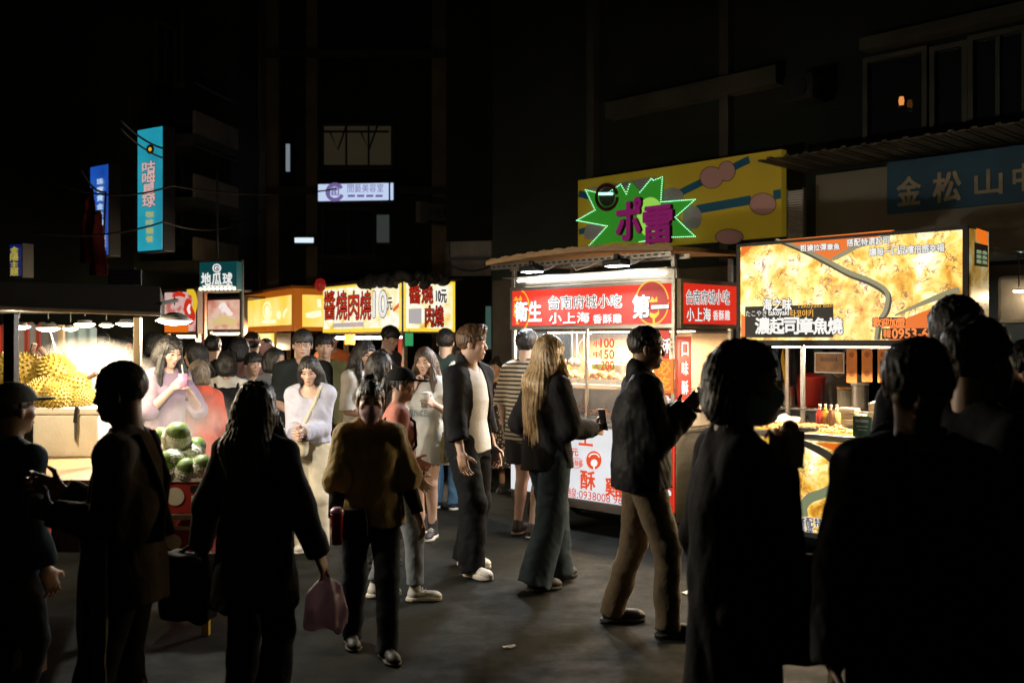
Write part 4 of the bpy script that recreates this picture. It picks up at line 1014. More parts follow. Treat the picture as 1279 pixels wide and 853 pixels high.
# ================================================================== cream and yellow stall further up the street
def rect_sign(root, P, m_panel, z0, z1, m_frame, name, t=.12, inset=.02, frame=True, rot=None):
    o = MB().b2(0, P.len, .005, t, z0, z1).build(name, m_frame, root, bevel=.004)
    pn = MB().b2(inset, P.len - inset, -.003, .0045, z0 + inset, z1 - inset).build('lit_panel', m_panel, root)
    return o, pn
def blotch(name, stops, strength, scale=4, seed=0):
    m = bpy.data.materials.new(name); m.use_nodes = True; n = m.node_tree; p = n.nodes['Principled BSDF']
    t = n.nodes.new('ShaderNodeTexCoord'); mp = n.nodes.new('ShaderNodeMapping'); mp.inputs['Location'].default_value = (seed, 0, seed); k = n.nodes.new('ShaderNodeTexNoise'); k.inputs['Scale'].default_value = scale; k.inputs['Detail'].default_value = 5
    n.links.new(t.outputs['Object'], mp.inputs[0]); n.links.new(mp.outputs[0], k.inputs['Vector']); c = n.nodes.new('ShaderNodeValToRGB'); e = c.color_ramp.elements
    while len(e) < len(stops): e.new(.5)
    for i, (ps, cl) in enumerate(stops): e[i].position = ps; e[i].color = (*cl, 1)
    n.links.new(k.outputs['Fac'], c.inputs[0]); n.links.new(c.outputs[0], p.inputs['Emission Color']); p.inputs['Emission Strength'].default_value = strength; p.inputs['Base Color'].default_value = (.3, .25, .15, 1)
    return m
E_CREAM = blotch('backlit cream print', ((.33, (.80, .50, .06)), (.43, (.98, .82, .42)), (.55, (1, .95, .82)), (.70, (.80, .62, .52))), 1.05, 5)
PEf = Panel((-2.72, 14.3), (-1.37, 12.4)); PEs = Panel((-1.365, 12.4), (-.725, 12.9)); Z0, Z1 = 1.785, 2.47
def frame_to(P, root_loc, root_rz):      # place a part with its own board frame under a root that sits at root_loc
    c, s_ = math.cos(-root_rz), math.sin(-root_rz); dx, dy = P.A.x - root_loc[0], P.A.y - root_loc[1]
    return (dx*c - dy*s_, dx*s_ + dy*c, 0), P.rz - root_rz
ce = thing('food_stall', 'stall with cream and yellow lit price boards in the middle of the street', 'food stall', (-2.72, 14.3, 0), PEf.rz)
rect_sign(ce, PEf, E_CREAM, Z0, Z1, M['tan'], 'sign_box'); pn = [c for c in ce.children if c.name.startswith('lit_panel')][0]
E_YEDGE = em('backlit yellow edge', (.95, .68, .05), 1.0, False)
for (a, c, e_, f_) in ((.02, PEf.len-.02, Z0+.02, Z0+.07), (.02, .05, Z0+.07, Z1-.05), (PEf.len-.06, PEf.len-.02, Z0+.07, Z1-.05), (.02, PEf.len-.02, Z1-.05, Z1-.02)): MB().b2(a, c, -.006, -.0035, e_, f_).build('yellow_edge', E_YEDGE, pn)
Th(pn, PEf, '醬燒肉燒', (405, 364, 465, 399), T_RED, -.012, gap=.1, bold=.01, out=T_BLACK, outw=.03)
T(pn, PEf, '10', (467, 364, 484, 396), T_WHITE, -.012, bold=.03, out=T_BLACK, outw=.04); T(pn, PEf, '元', (485, 372, 491, 387), T_BLACK, -.012, bold=.03)
poly(pn, PEf, [(491, 386), (499, 378), (499, 384), (492, 390)], E_OR, -.008); poly(pn, PEf, [(417, 404), (455, 402), (455, 408), (417, 409)], em('pale grey print', (.55, .5, .5), .8, False), -.008)
b = MB().b2(0, PEs.len, .005, .1, Z0, Z1); sx_ = b.build('side_sign_box', M['tan'], ce, bevel=.004); lc, rz_ = frame_to(PEs, (-2.72, 14.3), PEf.rz); sx_.location = lc; sx_.rotation_euler = (0, 0, rz_)
b = MB().b2(.02, PEs.len - .02, -.003, .0045, Z0 + .02, Z1 - .02); sx2 = b.build('lit_side_panel', E_CREAM, ce); sx2.location = lc; sx2.rotation_euler = (0, 0, rz_)
for (a, c, e_, f_) in ((.02, PEs.len-.02, Z0+.02, Z0+.06), (.02, .05, Z0+.06, Z1-.05), (PEs.len-.06, PEs.len-.02, Z0+.06, Z1-.05), (.02, PEs.len-.02, Z1-.05, Z1-.02)): MB().b2(a, c, -.006, -.0035, e_, f_).build('yellow_edge', E_YEDGE, sx2)
Th(sx2, PEs, '醬燒', (510, 356, 541, 379), T_RED, -.012, bold=.01, out=T_BLACK, outw=.035); Th(sx2, PEs, '肉燒', (530, 382, 554, 408), T_RED, -.012, bold=.01, out=T_BLACK, outw=.035); T(sx2, PEs, '10元', (544, 362, 557, 378), T_BLACK, -.012, bold=.03, out=T_WHITE, outw=.04)
poly(sx2, PEs, [(510, 386), (526, 385), (526, 405), (510, 404)], em('pale grey print', (1, 1, 1), 1), -.008)
for p_ in ((.02, .05), (PEf.len - .02, .05), (.02, .75), (PEf.len - .02, .75)): MB().b2(p_[0]-.025, p_[0]+.025, p_[1]-.025, p_[1]+.025, 0, Z0).build('post', M['tan'], ce)
MB().b2(0, PEf.len, .03, .8, .1, .92).build('cabinet', M['steel'], ce); MB().b2(-.02, PEf.len + .02, -.03, .82, .922, .95).build('counter_top', M['steel'], ce)
MB().tube([(.2, .12, 1.73), (PEf.len - .2, .12, 1.73)], .02, 8).build('tube_lamp', E_TUBE, ce)
MB().b2(.0, PEf.len, .0, .9, Z1 + .005, Z1 + .03).build('roof', M['darksteel'], ce)
rp = MB().b2(PEf.len - .28, PEf.len - .06, .10, .108, 1.1, 1.72).build('red_poster', E_REDP2, ce)
lamp('cream stall light', 'AREA', in_stall((-2.72, 14.3), PEf.rz, (1.1, -.1, 1.74)), 260, (1, .82, .60), 1.6, (R(-46), 0, PEf.rz), .1)
b = MB(); q = random.Random(11)
for i in range(26):
    t_ = 1.35 + i * .07; z = Z1 + .02 - .09 * q.random() * (1 if i % 5 < 3 else .3)
    p = in_stall((-2.72, 14.3), PEf.rz, (min(t_, PEf.len), -.03, z)) if t_ < PEf.len else (PEs.A.x + PEs.u.x * (t_ - PEf.len) * .8, PEs.A.y - .05 + PEs.u.y * (t_ - PEf.len) * .8, z)
    b.ball(p, (q.uniform(.05, .10), .04, q.uniform(.05, .10)), 8, 6, Matrix.Rotation(q.uniform(0, 3), 3, 'Y'))
tag(b.build('rolled_tarp', mat('black tarp', (.012, .011, .010), .7, bump=.5), smooth=True), 'crumpled black tarp rolled up along the top of the cream sign', 'tarp')
def hangcard(px_, py_, d_, wd, hh, m_, lab, nm='price_card', cat='card', strw=None):
    t = thing(nm, lab, cat, (gx(px_, d_), d_, gz(py_, d_)), 0)
    MB().box((0, 0, 0), (wd, .006, hh)).build('card', m_, t); MB().tube([(0, .002, hh/2), (0, .002, hh/2 + .05)], .003, 6).build('string', M['cable'], t); return t
hangcard(511, 424, 12.35, .10, .16, em('green card', (.03, .35, .12), .8), 'green card hung under the corner of the cream sign')
hangcard(437, 424, 13.2, .13, .13, em('orange card', (.95, .28, .03), .9), 'orange card hung under the left part of the cream sign')
# ================================================================== orange stall
PFf = Panel((-4.63, 17.1), (-3.17, 14.5)); PFs = Panel((-3.165, 14.5), (-2.55, 15.0)); Z0, Z1 = 1.835, 2.455
E_AMB = blotch('backlit amber board', ((.3, (.90, .47, .03)), (.5, (.97, .62, .08)), (.7, (1, .80, .30))), 1.1, 1.3); M_ORF = em('glowing orange frame', (.55, .14, .008), .55)
of = thing('food_stall', 'bright orange and yellow lit stall sign beside the cream price boards', 'food stall', (-4.63, 17.1, 0), PFf.rz)
rect_sign(of, PFf, E_AMB, Z0, Z1, M_ORF, 'sign_box', .12, .09); pn = [c for c in of.children if c.name.startswith('lit_panel')][0]
E_PALE = em('backlit pale yellow', (1, .93, .62), 1.1, False)
ribbon(pn, PFf, circle_pts(334, 388, 5, 10, 24), [.03]*24, E_PALE, -.008, 'logo_ring'); poly(pn, PFf, circle_pts(334, 389, 3, 7, 20), E_PALE, -.007, 'logo_mark')
ribbon(pn, PFf, [(346, 395), (348, 391), (350, 391), (350, 396), (347, 396)], [.05]*5, E_PALE, -.008); ribbon(pn, PFf, [(354, 396), (356, 390), (359, 386)], [.06, .05, .04], E_PALE, -.008); ribbon(pn, PFf, [(328, 402), (345, 401.5)], [.05, .05], E_PALE, -.008)
b = MB().b2(0, PFs.len, .005, .1, Z0, Z1); q1 = b.build('side_sign_box', M_ORF, of); lc, rz_ = frame_to(PFs, (-4.63, 17.1), PFf.rz); q1.location = lc; q1.rotation_euler = (0, 0, rz_)
q2 = MB().b2(.05, PFs.len - .03, -.003, .0045, Z0 + .06, Z1 - .09).build('lit_side_panel', E_AMB, of); q2.location = lc; q2.rotation_euler = (0, 0, rz_)
ribbon(q2, PFs, [(382, 394), (392, 393), (401, 391)], [.06, .1, .08], E_PALE, -.008); ribbon(q2, PFs, [(398, 374), (399, 384)], [.06, .05], E_PALE, -.008)
for p_ in ((.03, .05), (PFf.len - .03, .05), (.03, .8), (PFf.len - .03, .8)): MB().b2(p_[0]-.03, p_[0]+.03, p_[1]-.03, p_[1]+.03, 0, Z0).build('post', M['tan'], of)
MB().b2(0, PFf.len, .03, .85, .1, .95).build('cabinet', M['ply'], of); MB().b2(-.02, PFf.len + .02, -.03, .87, .952, .98).build('counter_top', M['steel'], of)
MB().b2(-.03, PFf.len + .03, -.06, .95, Z1 + .003, Z1 + .04).build('roof', mat('orange canvas', (.42, .13, .02), .7), of)
x0, x1 = PFf.at(316, 425)[0], PFf.at(340, 425)[0]
mb_ = MB().b2(x0, x1, .02, .03, gz(438, 15.5), gz(416, 15.5)).build('menu_board', em('backlit menu', (1, .72, .14), 1.0), of)
for i in range(4): ribbon(mb_, PFf, [(326, 419 + 4 * i), (337, 419 + 4 * i)], [.03, .03], E_PALE, .012)
x0, x1 = PFf.at(344, 425)[0], PFf.at(361, 425)[0]; MB().b2(x0, x1, .02, .03, gz(437, 14.9), gz(416, 14.9)).build('grey_menu_board', mat('grey menu sheet', (.45, .45, .40), .5), of)
lamp('orange stall light', 'AREA', in_stall((-4.63, 17.1), PFf.rz, (1.4, -.12, 1.80)), 240, (1, .72, .38), 2.0, (R(-46), 0, PFf.rz), .2)
# red lantern by the orange stall
t = thing('paper_lantern', 'small red lantern hung at the corner between the orange and cream signs', 'lantern', (gx(400, 13.9), 13.9, gz(356, 13.9)))
MB().lathe([(.02, .09), (.06, .07), (.085, 0), (.06, -.07), (.02, -.09)], n=16).build('shade', em('dim lantern', (.35, .012, .01), .5), t, smooth=True); MB().tube([(0, 0, .09), (0, 0, .25)], .004, 6).build('cord', M['cable'], t)
# ================================================================== pink stall, red stall, green lightbox
def flat_stall(lab, px0, px1, py0, py1, d_, m_, m_f, z_counter=.95, roofm=None):
    A, B = (gx(px0, d_), d_), (gx(px1, d_ - .35), d_ - .35); P = Panel(A, B); r_ = thing('food_stall', lab, 'food stall', (*A, 0), P.rz); z0, z1 = gz(py1, d_), gz(py0, d_)
    rect_sign(r_, P, m_, z0, z1, m_f, 'sign_box', .1, .03); pn = [c for c in r_.children if c.name.startswith('lit_panel')][0]
    for x in (.03, P.len - .03):
        for y in (.05, .8): MB().b2(x - .025, x + .025, y - .025, y + .025, 0, z0).build('post', M['tan'], r_)
    MB().b2(0, P.len, .03, .85, .1, z_counter).build('cabinet', M['steel'], r_); MB().b2(-.02, P.len + .02, -.02, .87, z_counter + .002, z_counter + .03).build('counter_top', M['steel'], r_)
    MB().b2(-.03, P.len + .03, -.04, .95, z1 + .003, z1 + .03).build('roof', M['darksteel'], r_)
    MB().tube([(.05, .1, z0 - .04), (P.len - .05, .1, z0 - .04)], .018, 8).build('tube_lamp', E_WARMTUBE, r_)
    return r_, P, pn
E_PINK = blotch('backlit pink print', ((.32, (.55, .12, .10)), (.45, (.85, .42, .30)), (.58, (.95, .68, .55)), (.72, (.9, .62, .2))), .75, 4, 2)
E_RPR = blotch('backlit red and pink print', ((.34, (.55, .03, .02)), (.45, (.75, .20, .17)), (.52, (.88, .62, .58)), (.62, (.85, .5, .5)), (.72, (.8, .45, .04))), .7, 6, 5)
pk, PK, pn = flat_stall('stall with a pink lit sign next to the orange stall', 258, 304, 373, 414, 15.8, E_PINK, M['darkwood'])
ribbon(pn, PK, [(266, 404), (280, 400), (296, 404)], [.1, .14, .1], em('pale yellow print', (.9, .7, .3), .7, False), -.006); [ribbon(pn, PK, [(274 + 3*i, 385 + 4*(i % 2)), (280 + 3*i, 381 + 5*(i % 3)), (287 + 2*i, 392)], [.05, .08, .04], em('white pink ink', (1, .9, .85), .85, False), -.008 - .001*i) for i in range(3)]
rs, PR, pn = flat_stall('stall with a tall red and pink lit sign behind the white pendant lamp', 204, 246, 363, 417, 13.6, E_RPR, M['darkwood'])
ribbon(pn, PR, circle_pts(238, 378, 6, 14, 16, -120, 60), [.09]*17, em('yellow print', (.9, .6, .03), .8, False), -.006); ribbon(pn, PR, [(237, 374), (235, 384), (239, 396), (236, 404)], [.10, .16, .18, .08], T_RED, -.008); ribbon(pn, PR, [(238, 380), (236, 386), (238, 392)], [.03, .06, .04], T_WHITE, -.009); ribbon(pn, PR, [(216, 370), (224, 367), (232, 370)], [.04, .07, .04], T_RED, -.007)
poly(pn, PR, [(206, 406), (236, 406), (236, 415), (206, 415)], E_OR, -.006)
lamp('pink stall light', 'AREA', (gx(262, 15), 15.0, 1.75), 90, (1, .78, .55), 1.0)
lamp('red stall light', 'AREA', (gx(225, 12.9), 12.9, 1.72), 90, (1, .8, .6), 1.0)
t = thing('wooden_pillar', 'dark red wooden pillar between the red and pink lit signs', 'pillar', (gx(252, 14.5), 14.5, 0)); MB().b2(-.06, .06, -.06, .06, 0, gz(366, 14.5)).build('shaft', mat('red brown wood', (.16, .04, .025), .6, bump=.3, var=.4), t); MB().b2(-.08, .08, -.08, .08, gz(366, 14.5), gz(362, 14.5)).build('capital', M['darkwood'], t)
PGr = Panel((gx(249, 13.2), 13.2), (gx(295.5, 13.0), 13.0)); gr = thing('lightbox_sign', 'dark teal lightbox reading sweet potato balls above the pink stall', 'sign', (*PGr.A, 0), PGr.rz)
z0, z1 = gz(363, 13.1), gz(327, 13.1); MB().b2(0, PGr.len, .0, .12, z0, z1).build('case', em('dark teal lit board', (.004, .055, .058), .8), gr, bevel=.006)
Th(gr, PGr, '地瓜球', (251, 341, 291, 356), T_WHITE, -.006, bold=.035); ribbon(gr, PGr, [(253, 357.5), (291, 357)], [.02, .02], T_WHITE, -.005)
poly(gr, PGr, circle_pts(271, 335, 5.5, 5.5, 24), T_WHITE, -.004, 'logo_disc'); ribbon(gr, PGr, circle_pts(271, 335, 3.2, 3.2, 16), [.014]*17, M['green'], -.006, 'logo_ring'); poly(gr, PGr, circle_pts(271.5, 335.5, 1.3, 1.3, 12), M['green'], -.006, 'logo_mark')
b = MB()
for i in range(9): b.ball((.03 + (PGr.len - .06) * i / 8, -.012, z0 + .025), .026, 10, 6)
b.build('bulb_row', em('bulb glow', (1, .9, .65), 1.6), gr, smooth=True)
MB().tube([(PGr.len/2 - .05, .06, z1), (PGr.len/2 - .05, .06, z1 + 1.2)], .015, 6).build('hanger', M['darksteel'], gr)
t = thing('street_pole', 'thin grey pole standing right of the teal lightbox', 'pole', (gx(302, 13.4), 13.4, 0)); MB().tube([(0, 0, 0), (0, 0, gz(325, 13.4))], [.035, .025], 10).build('shaft', M['concrete'], t); MB().lathe([(.09, 0), (.09, .02), (.04, .06), (0, .06)], n=12).build('foot', M['darksteel'], t)

# ================================================================== small things on and around the stalls
def bottle(t, r0, h0, m_, m_cap):
    MB().lathe([(0, 0), (r0, 0), (r0, h0*.62), (r0*.35, h0*.8), (r0*.3, h0*.92), (0, h0*.92)], n=16).build('body', m_, t, smooth=True); MB().lathe([(0, h0), (r0*.36, h0), (r0*.36, h0*.921), (0, h0*.921)], n=12).build('cap', m_cap, t)
bcol = [mat('red sauce bottle', (.45, .03, .015), .3), mat('yellow sauce bottle', (.6, .36, .03), .3), mat('brown sauce bottle', (.10, .045, .02), .25), mat('clear oil bottle', (.55, .42, .18), .2)]
for i, (px_, off, lab) in enumerate(((1024, .34, 'red sauce bottle at the back of the takoyaki counter'), (1031, .36, 'yellow sauce bottle between the red and brown ones on the takoyaki counter'), (1038, .34, 'brown sauce bottle right of the yellow one'), (1045, .37, 'oil bottle at the right end of the row of sauce bottles'))):
    t = onC('sauce_bottle', px_, 520, off, lab, 'bottle', group='sauce bottles on the takoyaki counter'); bottle(t, .032, .20, bcol[i], M['white'])
for i, (px_, hh, lab) in enumerate(((1060, 4, 'tall pile of folded paper food boxes behind the heap of food'), (1069, 3, 'shorter pile of paper food boxes next to the green card'))):
    t = onC('paper_box_pile', px_, 515, .45, lab, 'box pile', group='piles of paper food boxes')
    for k in range(hh): MB().box((.003 * (k % 2), .004 * (k % 3), .022 + .044 * k), (.14, .10, .041), rz=.05 * (k % 3)).build('paper_box', mat('paper food box', (.60, .50, .36), .8, var=.1), t, bevel=.003)
tb0 = lambda x, y, z: in_stall((-.02, 9.44), PB.rz, (x, y, z))
for i, (x, lab) in enumerate(((.16, 'red sauce bottle on the upper shelf at the left of the chicken case'), (.22, 'yellow sauce bottle on the upper shelf at the left of the chicken case'), (.62, 'brown sauce bottle between two trays in the chicken case'))):
    t = thing('sauce_bottle', lab, 'bottle', tb0(x, .6, 1.296), 0, 'sauce bottles in the chicken case'); bottle(t, .03, .21, bcol[i], M['white'])
for i, (x, lab) in enumerate(((.30, 'steel ladle hung at the left in the chicken stall'), (.36, 'wire skimmer hung beside the ladle in the chicken stall'), (.45, 'long tongs hung in the chicken stall'))):
    t = thing('hung_utensil', lab, 'utensil', tb0(x, .55, 1.76), PB.rz); MB().tube([(0, 0, 0), (0, 0, -.24)], .006, 6).build('handle', M['steel'], t)
    if i < 2: MB().ball((0, 0, -.28), (.05, .03, .045)).build('bowl', M['steel'], t, smooth=True)
    else: MB().tube([(0, 0, -.2), (.025, 0, -.3), (.0, 0, -.4)], .006, 6).build('jaw', M['steel'], t)
t = thing('paper_roll', 'roll of white kitchen paper at the left of the chicken case', 'paper roll', tb0(.52, .62, 1.296), 0); MB().lathe([(.02, 0), (.055, 0), (.055, .22), (.02, .22), (.02, 0)], n=20).build('roll', M['white'], t, smooth=True); MB().tube([(0, 0, 0), (0, 0, .25)], .012, 8).build('core', M['fried'], t)
bagm = mat('thin white plastic bag', (.70, .68, .64), .4, bump=.7, bscale=22, alpha=.75)
for i, (x, y, z, lab) in enumerate(((LB + .05, .62, 1.5, 'bundle of thin plastic bags hung on the right side of the chicken stall'), (LB + .05, .78, 1.42, 'second bundle of plastic bags hung behind the first on the chicken stall'))):
    v = Vol((-.13, -.1, -.22), (.13, .1, .08), .008); v.cone((0, 0, .03), (0, 0, -.1), .025, .065, .02).ell((0, 0, -.11), (.085, .05, .08), None, .03); v.all(waves(20 + i, .008, 60, .3)); o = v.mesh('plastic_bag', bagm); o.location = tb0(x, y, z); tag(o, lab, 'plastic bag', 'plastic bags hung on the chicken stall')
t = thing('gas_cylinder', 'grey green gas cylinder standing under the takoyaki stall end', 'gas cylinder', in_stall(CA, PC.rz, (-.22, .55, 0)), 0)
MB().lathe([(0, .02), (.13, .02), (.15, .06), (.15, .48), (.12, .55), (.05, .58), (0, .58)], n=24).build('tank', mat('grey green enamel', (.10, .14, .11), .45, bump=.1, var=.2), t, smooth=True); MB().lathe([(.09, .58), (.1, .58), (.1, .68), (.09, .68), (.09, .58)], n=20).build('collar', M['steel'], t); MB().tube([(0, 0, .58), (0, 0, .64)], .02, 8).build('valve', M['steel'], t)
t = thing('plastic_crate', 'blue plastic crate on the ground behind the gas cylinder', 'crate', in_stall(CA, PC.rz, (-.30, .95, 0)), PC.rz); b = MB(); mcr = mat('blue crate plastic', (.02, .10, .28), .5)
b.b2(-.2, .2, -.15, .15, 0, .02)
for zz in (.03, .11, .19): b.b2(-.2, .2, -.15, -.14, zz, zz+.06); b.b2(-.2, .2, .14, .15, zz, zz+.06); b.b2(-.2, -.19, -.139, .139, zz, zz+.06); b.b2(.19, .2, -.139, .139, zz, zz+.06)
for x in (-.19, .19):
    for y in (-.14, .14): b.b2(x-.012, x+.012, y-.012, y+.012, .0, .26)
b.build('crate_body', mcr, t)
o = MB().tube([in_stall(CA, PC.rz, (-.1, .3, 1.7)), in_stall(CA, PC.rz, (-.25, .35, 1.2)), in_stall(CA, PC.rz, (-.2, .4, .5)), in_stall(CA, PC.rz, (-.35, .3, .03)), in_stall(CA, PC.rz, (-.6, .5, .02))], .009, 6).build('power_cable', M['cable'], smooth=True); tag(o, 'black power cable hanging down between the chicken and takoyaki stalls', 'cable')
# ================================================================== durian stall on the left
da = thing('food_stall', 'fruit stall under a low black canopy at the left with steaming durians', 'food stall', (-3.3, 5.4, 0), 0)
ox, oy = -3.3, 5.4
def dl(px_, d_): return gx(px_, d_) - ox, d_ - oy
b = MB()
c_ = [(gx(-60, 4.9), 4.9), (gx(200, 5.8), 5.8), (gx(205, 9.0), 9.0), (gx(-60, 9.0), 9.0)]
zt = [gz(350, 4.9), gz(358, 5.8), 2.05, 2.05]; zb = [gz(386, 4.9), gz(395, 5.8), 1.93, 1.93]
b.raw([(x - ox, y - oy, z) for (x, y), z in zip(c_, zb)] + [(x - ox, y - oy, z) for (x, y), z in zip(c_, zt)], [(0,3,2,1), (4,5,6,7), (0,1,5,4), (1,2,6,5), (2,3,7,6), (3,0,4,7)])
b.build('canopy', mat('black canvas', (.005, .005, .0055), .9, bump=.3, bscale=12), da)
MB().tube([(c_[0][0]-ox, c_[0][1]-oy-.01, zb[0]+.012), (c_[1][0]-ox, c_[1][1]-oy-.01, zb[1]+.012)], .012, 8).build('canopy_rail', M['tan'], da)
for px_, d_, r_0, m_ in ((14, 5.0, .027, M['darksteel']), (172, 5.78, .019, M['tan']), (77, 8.4, .022, M['tan']), (-40, 8.6, .025, M['tan'])):
    x, y = dl(px_, d_); MB().b2(x - r_0, x + r_0, y - r_0, y + r_0, 0, 1.82).build('post', m_, da, bevel=.004)
x0, y0 = dl(30, 5.1); tb = MB(); tb.raw([(dl(40, 5.0)[0], dl(40, 5.0)[1], .985), (dl(150, 5.0)[0], -.4, .985), (dl(168, 6.8)[0], 1.4, .985), (dl(20, 6.8)[0], 1.4, .985)] + [(dl(40, 5.0)[0], -.4, .945), (dl(150, 5.0)[0], -.4, .945), (dl(168, 6.8)[0], 1.4, .945), (dl(20, 6.8)[0], 1.4, .945)], [(0,1,2,3), (4,7,6,5), (0,4,5,1), (1,5,6,2), (2,6,7,3), (3,7,4,0)])
tb.build('counter_top', M['wood'], da, bevel=.004)
for px_, d_ in ((48, 5.08), (142, 5.08), (158, 6.7), (30, 6.7)):
    x, y = dl(px_, d_); MB().b2(x-.03, x+.03, y-.03, y+.03, 0, .944).build('table_leg', M['darkwood'], da)
MB().b2(dl(40, 5.0)[0], dl(150, 5.0)[0], -.39, -.37, .62, .944).build('apron_board', M['darkwood'], da)
# pendant lamps
def pendant(px_, py_, d_, r0, lab, e, m_e, shade=None, col=(1, .80, .52), top=1.90, group='pendant lamps under the fruit stall canopy'):
    t = thing('pendant_lamp', lab, 'lamp', (gx(px_, d_), d_, gz(py_, d_)), 0, group)
    MB().lathe([(.02, r0*.46), (.04, r0*.42), (r0*.6, r0*.28), (r0, 0), (r0*.96, 0), (r0*.55, r0*.34), (0, r0*.45)], n=28).build('lamp_shade', shade or M['steel'], t, smooth=True)
    MB().lathe([(0, -r0*.22), (r0*.45, -r0*.19), (r0*.8, -r0*.07), (r0*.93, .004), (r0*.9, .008), (0, .008)], n=28).build('bulb', m_e, t, smooth=True)
    MB().tube([(0, 0, r0*.85), (0, 0, max(.1, top - gz(py_, d_)))], .004, 6).build('cord', M['cable'], t)
    o = lamp('pendant light', 'POINT', (gx(px_, d_), d_, gz(py_, d_) - r0*.22 - .025), e, col, .02); return t
for px_, py_, d_, r0, w_ in ((24, 409, 5.4, .06, 'at the far left edge beyond the black post'), (60, 411, 6.7, .08, 'first to the right of the black post'), (88, 411, 7.4, .06, 'small, between the two thin tan posts'), (106, 406, 6.05, .065, 'largest of the cluster in the middle of the canopy'), (133, 407, 7.5, .055, 'small and round, left of the right tan post'), (158, 405, 6.9, .075, 'next to the right tan post')):
    pendant(px_, py_, d_, r0, 'warm lamp under the black canopy, ' + w_, 31, E_BULB)
pendant(218, 401, 6.05, .115, 'big white pendant lamp hanging in the open right of the fruit stall', 105, E_WHITE, M['white'], (1, .93, .82), 1.95, None)
MB().tube([(c_[1][0]-ox, c_[1][1]-oy, 1.90), (gx(221, 6.05)-ox, 6.05-oy, 1.93)], .012, 8).build('lamp_arm', M['steel'], da)
# foam box, knife, durians
t = thing('foam_box', 'cream polystyrene box on the fruit stall counter with a knife on its front', 'box', (gx(100, 6.15), 6.15, .986), 0)
zb_ = gz(507, 6.1) - .986; wb = (gx(141, 6.1) - gx(60, 6.1)) / 2
b = MB(); b.b2(-wb, wb, -.20, .25, 0, zb_ * .86); b.build('box_body', M['foam'], t, bevel=.012); MB().b2(-wb - .01, wb + .01, -.21, .26, zb_ * .862, zb_).build('lid', M['foam'], t, bevel=.01)
t = thing('knife', 'knife with a black handle held against the front of the cream box', 'knife', (gx(95, 5.93), 5.93, gz(527, 5.93)), 0)
MB().box((0, 0, .045), (.024, .014, .10), ry=.12).build('handle', M['black'], t, bevel=.005); MB().prism([(-.012, 0), (.012, 0), (.004, -.13), (-.01, -.11)], -.001, .001).build('blade', M['steel'], t)
m_dur = mat('durian husk', (.27, .185, .027), .6, bump=.3, var=.35, vscale=7)
def durian_mesh(seed):
    b = MB(); q = random.Random(seed); b.ball((0, 0, 0), (.098, .098, .138), 20, 14)
    for i in range(230):
        z = 1 - 2 * (i + .5) / 230; a = i * 2.39996; r0 = math.sqrt(1 - z*z); nrm_ = Vector((r0 * math.cos(a), r0 * math.sin(a), z * .75)).normalized(); c = Vector((.096 * r0 * math.cos(a), .096 * r0 * math.sin(a), .136 * z)); t1 = nrm_.orthogonal().normalized(); t2 = nrm_.cross(t1); k0 = len(b.v)
        h0 = q.uniform(.016, .023); rb = .0115
        b.raw([c + t1 * rb, c + t2 * rb, c - t1 * rb, c - t2 * rb, c + nrm_ * h0], [(0, 1, 4), (1, 2, 4), (2, 3, 4), (3, 0, 4)])
    return b
du = None
for i, (px_, py_, d_, ax, s_, lab) in enumerate(((4, 468, 6.4, .2, 1.0, 'durian at the far left edge, left of the black canopy post'), (30, 468, 6.35, .25, 1.05, 'upright durian immediately right of the black canopy post'), (52, 494, 6.1, 1.2, 1.0, 'durian lying low on the box below the upright durian'), (72, 497, 6.05, 1.4, .92, 'front durian lying on the lid of the cream box'), (74, 471, 6.3, .5, 1.1, 'topmost durian of the heap, pointing upwards'), (86, 487, 6.2, -1.0, 1.0, 'durian leaning right under the topmost one'), (103, 498, 6.1, -1.2, .62, 'small durian at the right end of the heap'), (40, 484, 6.5, .6, .9, 'durian half hidden at the back of the heap'))):
    if du is None:
        du = thing('durian', lab, 'durian', (0, 0, 0), 0, 'durians heaped on the fruit stall'); durian_mesh(1).build('husk', m_dur, du); MB().tube([(0, 0, .14), (0, .005, .20)], [.014, .017], 8).build('stem', M['darkwood'], du); o = du
    else: o = dup(du, label=lab)
    o.location = (gx(px_, d_), d_, gz(py_, d_)); o.rotation_euler = (.3 * math.sin(i), ax, i * .7); o.scale = (s_, s_, s_)
# hanging tools and curtain behind the counter
for px_, d_, py0, py1, wd, c, lab in ((24, 8.9, 404, 446, .30, (.55, .06, .03), 'red banner cloth hanging at the left back of the fruit stall'), (45, 8.9, 404, 450, .16, (.16, .16, .16), 'grey plastic curtain strip hanging beside the red banner cloth'), (58, 9.0, 404, 450, .14, (.25, .25, .25), 'lighter grey curtain strip in the middle of the fruit stall'), (98, 9.1, 408, 455, .2, (.28, .38, .40), 'pale blue raincoat hanging behind the right part of the fruit stall')):
    z0, z1 = gz(py1, d_), gz(py0, d_); v = Vol((-wd, -.1, z0 - .03), (wd, .1, z1 + .03), .010)
    v.rbox((0, 0, (z0 + z1) / 2), (wd * .9, .022, (z1 - z0) / 2), .02); v.put(lambda X, Y, Z: .014 * np.sin(X * 60 + px_) + 0 * Y + 0 * Z, (-wd, -.1, z0), (wd, .1, z1), op='add')
    o = v.mesh('hanging_cloth', fab('curtain %d' % px_, c, .6)); o.location = (gx(px_, d_), d_, 0); tag(o, lab, 'cloth')
t = thing('hanging_ladle', 'red handled ladle hanging above the durians', 'ladle', (gx(71, 7.6), 7.6, gz(442, 7.6)), 0); MB().ball((0, 0, 0), (.055, .03, .04)).build('bowl', M['red'], t, smooth=True); MB().tube([(-.01, 0, .03), (-.06, 0, .20)], .008, 6).build('handle', M['steel'], t)
